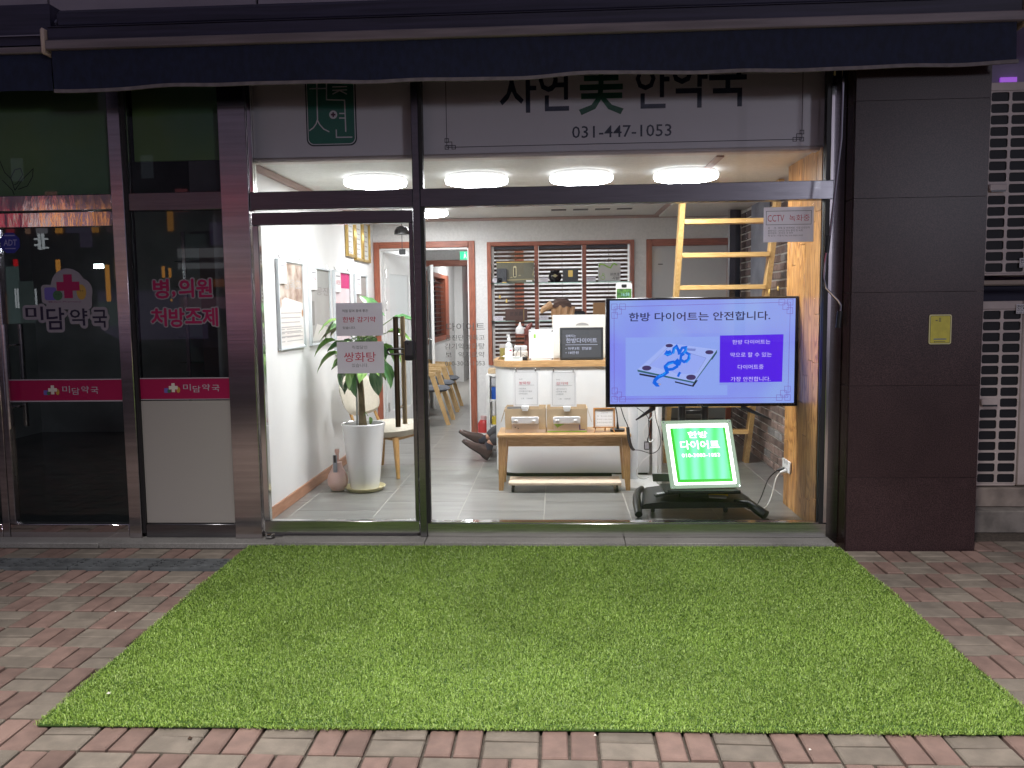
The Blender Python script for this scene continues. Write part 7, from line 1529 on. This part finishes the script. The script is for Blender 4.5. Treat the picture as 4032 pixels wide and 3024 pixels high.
MB().prism(FZ(-.027), [(cx0 + .01, cy0 + .0), (cx1, cy1 - .01), (cx1, cy1 + .3), (cx0 + .01, cy0 + .3)], 0, .139).build('plinth', BLACKP, pc)
ps = root('glass_shelving', 'tall glass shelving in the dark pharmacy behind the door', 'shelf', (-3.3, 4.4, 0))
MB().box(-4.5, -2.5, 4.70, 4.75, 0, 2.4).build('backboard', M('dim teal board', (.42, .52, .50), .5), ps)
for z_ in (.25, .55, .85, 1.15, 1.45, 1.75, 2.05): MB().box(-4.5, -2.5, 4.4, 4.69, z_, z_ + .008).build('glass_shelf', GLSG, ps)
for x_ in (-4.4, -3.6, -3.0): MB().box(x_, x_ + .04, 4.38, 4.40, 0, 2.4).build('upright', STEEL, ps)
pbk = root('wire_basket', 'round wire basket stand on the dark pharmacy floor', 'basket', (-2.8, 2.9, 0)); (bx3, by3) = (-4.5628,3.358)
for z_ in (.0, .12, .24): MB().tube([(bx3 + .2 + .26 * math.cos(R(a_)), by3 + .26 * math.sin(R(a_)), z_) for a_ in range(0, 361, 20)], .005, 5, caps=False).build('hoop', STEEL, pbk)
for a_ in range(0, 360, 30): MB().tube([(bx3 + .2 + .26 * math.cos(R(a_)), by3 + .26 * math.sin(R(a_)), 0), (bx3 + .2 + .26 * math.cos(R(a_)), by3 + .26 * math.sin(R(a_)), .24)], .004, 5).build('wire', STEEL, pbk)
ptb = root('pharmacy_counter', 'tall dim partition behind the pharmacy side window', 'partition', (-2.5, 1.4, 0)); MB().box(-2.74, -2.5, 1.0, 1.05, 0, 1.95).build('panel', M('dim brown grey panel', (.30, .28, .25), .6), ptb); MB().box(-2.49, -2.27, 1.2, 1.25, 0, 2.4).build('dark_panel', M('dim olive panel', (.36, .33, .28), .6), ptb)

# ================================================================ ACROSS THE STREET (seen only as reflections, some lights added for them)
sl = root('street_lamp', 'street lamp arching over the pavement behind the viewer', 'street lamp', (2.9, -8.2, 0))
MB().tube([(2.9, -8.2, -.06), (2.9, -8.2, 6.6), (2.5, -7.9, 7.5), (1.2, -6.8, 7.75), (-.2, -5.9, 7.7)], [.09, .07, .06, .05, .045], 12).build('pole', STEELP, sl)
MB().box(-.95, -.2, -5.8, -5.4, 7.62, 7.72, .03).build('lamp_head', DKPL, sl)
ob = root('opposite_building', 'dark office block across the street with added glowing windows and strips', 'building', (0, -32, 0))
MB().box(-45, 45, -40, -32, -.2, 16).build('facade', M('dark render', (.42, .36, .40), .7, var=.2, vs=2), ob)
lw_ = [EM('warm added window', (1, .62, .35), .45), EM('cool added window', (.75, .8, 1), .2), EM('pink added window', (1, .28, .35), .5), EM('mauve added window', (.55, .4, .8), .3)]
for k in range(60):
    x_ = -44 + k * 1.5; fl_ = k % 4; MB().box(x_, x_ + .55, -32.0 + .01, -31.95, 2.9 + 1.5 * ((k * 7) % 4), 3.9 + 1.5 * ((k * 7) % 4)).build('window', lw_[(k * 5) % 4], ob)  # unseen lit windows, added to brighten what the steel reflects
for (ya_, yb_, m__) in ((415, 432, EM('red glow band', (1, .03, .08), 1.1)), (528, 548, EM('white glow band', (.8, .78, .85), .7)), (560, 572, EM('white glow band', (.8, .78, .85), .7)), (596, 612, EM('orange glow band', (1, .30, .10), .6)), (634, 660, EM('pink glow band', (.8, .42, .6), .45)), (760, 768, EM('red glow band', (1, .03, .08), 1.1))):
    z0_, z1_ = (-13.738, 14.9146)[1] * 0 + 1.47 + (664 - yb_) * 37.3 / 1816, 1.47 + (664 - ya_) * 37.3 / 1816
    MB().box(-17, -13, -31.98, -31.9, z0_, z1_).build('glow_band', m__, ob)  # added glow bands, set at heights the wide steel post reflects
for k, (x_, w_, c_, e_) in enumerate(((-24.9, .35, (1, .08, .15), .9), (-24.0, .2, (.9, .5, .35), .9), (-23.5, .5, (.85, .8, .9), .8), (-22.6, .3, (1, .42, .07), 2.0), (-22.1, .9, (.4, .33, .6), .45), (-20.9, .3, (1, .42, .07), 1.4), (-20.2, .5, (.6, .3, .4), .35), (-17.4, .25, (1, .42, .07), 1.2))):
    MB().box(x_, x_ + w_, -31.98, -31.9, 5.05, 6.15).build('glow_strip', EM('vertical glow strip %d' % k, c_, e_), ob)  # added glow strips, placed for the mirror rails to reflect
for k in range(9): MB().box(-38 + k * 8.6, -33 + k * 8.6, -31.99, -31.93, .2, 2.4).build('shop_window', lw_[(k * 3 + 1) % 4], ob)  # unseen street level windows, added as glow for the reflections
def bar(name, label, cat, pxs, mat, Yd=25):
    t = root(name, label, cat, (pxs[0], -Yd, pxs[2])); MB().box(pxs[0], pxs[1], -Yd - .05, -Yd, pxs[2], pxs[3]).build('tube', mat, t)
ORG = EM('amber tube', (1, .42, .07), 3.0)
bar('amber_light_bar', 'tall amber light bar across the street reflected in the pharmacy door, left one', 'lamp', (-18.4747,-18.3217,2.7366,3.4216), ORG)
bar('amber_light_bar', 'longest amber light bar across the street reflected in the pharmacy door', 'lamp', (-16.6179,-16.4657,1.8547,3.2037), ORG)
bar('amber_light_bar', 'short amber light bar reflected in the pharmacy side window, left of two', 'lamp', (-14.4804,-14.3768,2.7078,3.1172), ORG)
bar('amber_light_bar', 'short amber light bar reflected in the pharmacy side window, right of two', 'lamp', (-14.2232,-14.137,2.7042,3.0508), ORG)
bar('amber_light_bar', 'tiny amber lamp reflected below the two short bars', 'lamp', (-14.1967,-14.1362,1.8356,1.9196), ORG)
bar('white_light_bar', 'white light strip reflected low in the pharmacy door, far left', 'lamp', (-20.1149,-20.0796,1.6589,2.3799), EM('white tube', (.9, .95, 1), 2.5)); bar('white_light_bar', 'second white light strip reflected low in the pharmacy door', 'lamp', (-20.0267,-19.9914,1.6577,2.3787), EM('white tube', (.9, .95, 1), 2.5)); bar('white_light_bar', 'third white light strip reflected in the pharmacy door', 'lamp', (-19.3407,-19.2967,1.7466,2.3691), EM('white tube', (.9, .95, 1), 2.5)); nl_ = root('pharmacy_night_light', 'small pale night light panel on the rear wall inside the dark pharmacy', 'lamp', (-3.2, 3.0, 1.6)); nb = (-4.9802,-4.8823,1.9404,1.9845); MB().box(nb[0], nb[1], 3.5, 3.53, nb[2], nb[3], .003).build('panel', EM('dim white panel', (.8, .9, .88), 26.0), nl_)
sl2 = root('street_lamp', 'added lamp across the road, carrying the far fill light', 'street lamp', (13, -24.4, -.2))
MB().tube([(13, -24.6, -.2), (13, -24.6, 5.9), (13, -24.5, 6.2), (13, -23.9, 6.3)], [.09, .06, .05, .05], 10).build('pole', STEELP, sl2); MB().box(12.8, 13.2, -24.2, -23.6, 6.26, 6.36, .03).build('lamp_head', DKPL, sl2)  # added lamp body to go with the far fill light
bar('pedestrian_signal', 'red pedestrian signal reflected under the blue sticker', 'traffic light', (-20.0904,-19.9367,3.2033,3.4473), EM('red signal', (1, .01, .02), 2.5))
fbk = Fr((0, -25, 0), (-1, 0, 0), (0, 0, 1))
wsn = root('white_character_sign', 'white illuminated character sign across the street reflected in the door', 'sign', (0, -25, 3)); bb = (-19.1831,-18.694,3.796,4.373); WSM = EM('white tube', (.9, .95, 1), 2.5)
cxs = (bb[0] + bb[1]) / 2; hw, hh = (bb[1] - bb[0]) / 2, (bb[3] - bb[2]) / 2; zc_ = (bb[2] + bb[3]) / 2; mb = MB(); fz = Fr((cxs, -25, zc_), (-1, 0, 0), (0, 0, 1))
mb.fbox(fz, -.42 * hw, -.17 * hw, -hh, hh, 0, .1).fbox(fz, .17 * hw, .42 * hw, -hh, hh, 0, .1).fbox(fz, .421 * hw, 1.0 * hw, .2 * hh, .42 * hh, 0, .1).fbox(fz, .421 * hw, 1.0 * hw, -.55 * hh, -.3 * hh, 0, .1).fbox(fz, -1.0 * hw, -.421 * hw, .2 * hh, .42 * hh, 0, .1).fbox(fz, -1.0 * hw, -.421 * hw, -.9 * hh, -.7 * hh, 0, .1); mb.build('character', WSM, wsn)
TEAL = EM('pale teal shop window', (.50, .72, .72), .5); TEAL2 = EM('dim teal shop window', (.45, .6, .6), .35)
for k, (q_, m__) in enumerate((((-21.0783,-20.6091,1.0724,3.2529), TEAL), ((-20.5964,-20.0593,1.0661,2.6874), TEAL2), ((-19.6839,-18.9321,-0.4037,1.0309), TEAL2), ((-21.087,-20.5373,-0.5676,0.9823), TEAL2), ((-17.5034,-16.3318,0.938,1.8773), TEAL2))):
    MB().box(q_[0], q_[1], -26.1, -26, q_[2], q_[3]).build('lit_pane', m__, root('lit_display_case', ['tall pale teal lit display across the street, leftmost', 'narrow dim teal display across the street', 'dim display panel low behind the tail light', 'lowest dim display panel at the far left', 'dim display panel right of the long amber bar'][k], 'display case', (q_[0], -26, q_[2])))
# car across the road, its tail light glowing
car = root('parked_car', 'dark car across the road with glowing red tail lights', 'car', (-7, -15, -.2))
(tx, tz) = ((-13.144, 0.6616)); fc_ = Fr((tx, -15.0, -.2), (1, 0, 0), (0, 0, 1))
prof = [(-1.2, .35), (-1.25, .75), (-1.1, .98), (-.6, 1.05), (.1, 1.42), (1.4, 1.45), (2.2, 1.02), (3.0, .88), (3.2, .55), (3.1, .32)]
MB().prism(fc_, prof, -1.7, 0).build('body', M('dark car paint', (.02, .02, .025), .2, coat=.6), car)
MB().prism(fc_, [(-.45, 1.04), (.12, 1.36), (1.35, 1.38), (2.0, 1.04)], .001, .004).build('side_window', BLACKP, car)
for x_ in (-.5, 2.3):
    wh = MB().tube([fc_(x_, .32, -.12), fc_(x_, .32, .02)], .32, 22).build('tyre', GASKET, car); MB().tube([fc_(x_, .32, .021), fc_(x_, .32, .03)], .2, 18).build('rim', CHROME, wh)
l_ = (-13.35,-12.9255,0.6041,0.7764); zc0 = -15.01
ff = Fr((0, -14.98, 0), (1, 0, 0), (0, 0, 1)); fb2 = Fr((0, -14.98, 0), (-1, 0, 0), (0, 0, 1))
MB().ribbon(fb2, [(-l_[0], l_[2] + .02), (-(l_[0] + .35), l_[2] + .03), (-l_[1], l_[3] - .12), (-l_[1] + .03, l_[3])], .03, .02, True).build('tail_light', EM('red tail light', (1, .02, .03), 5), car)
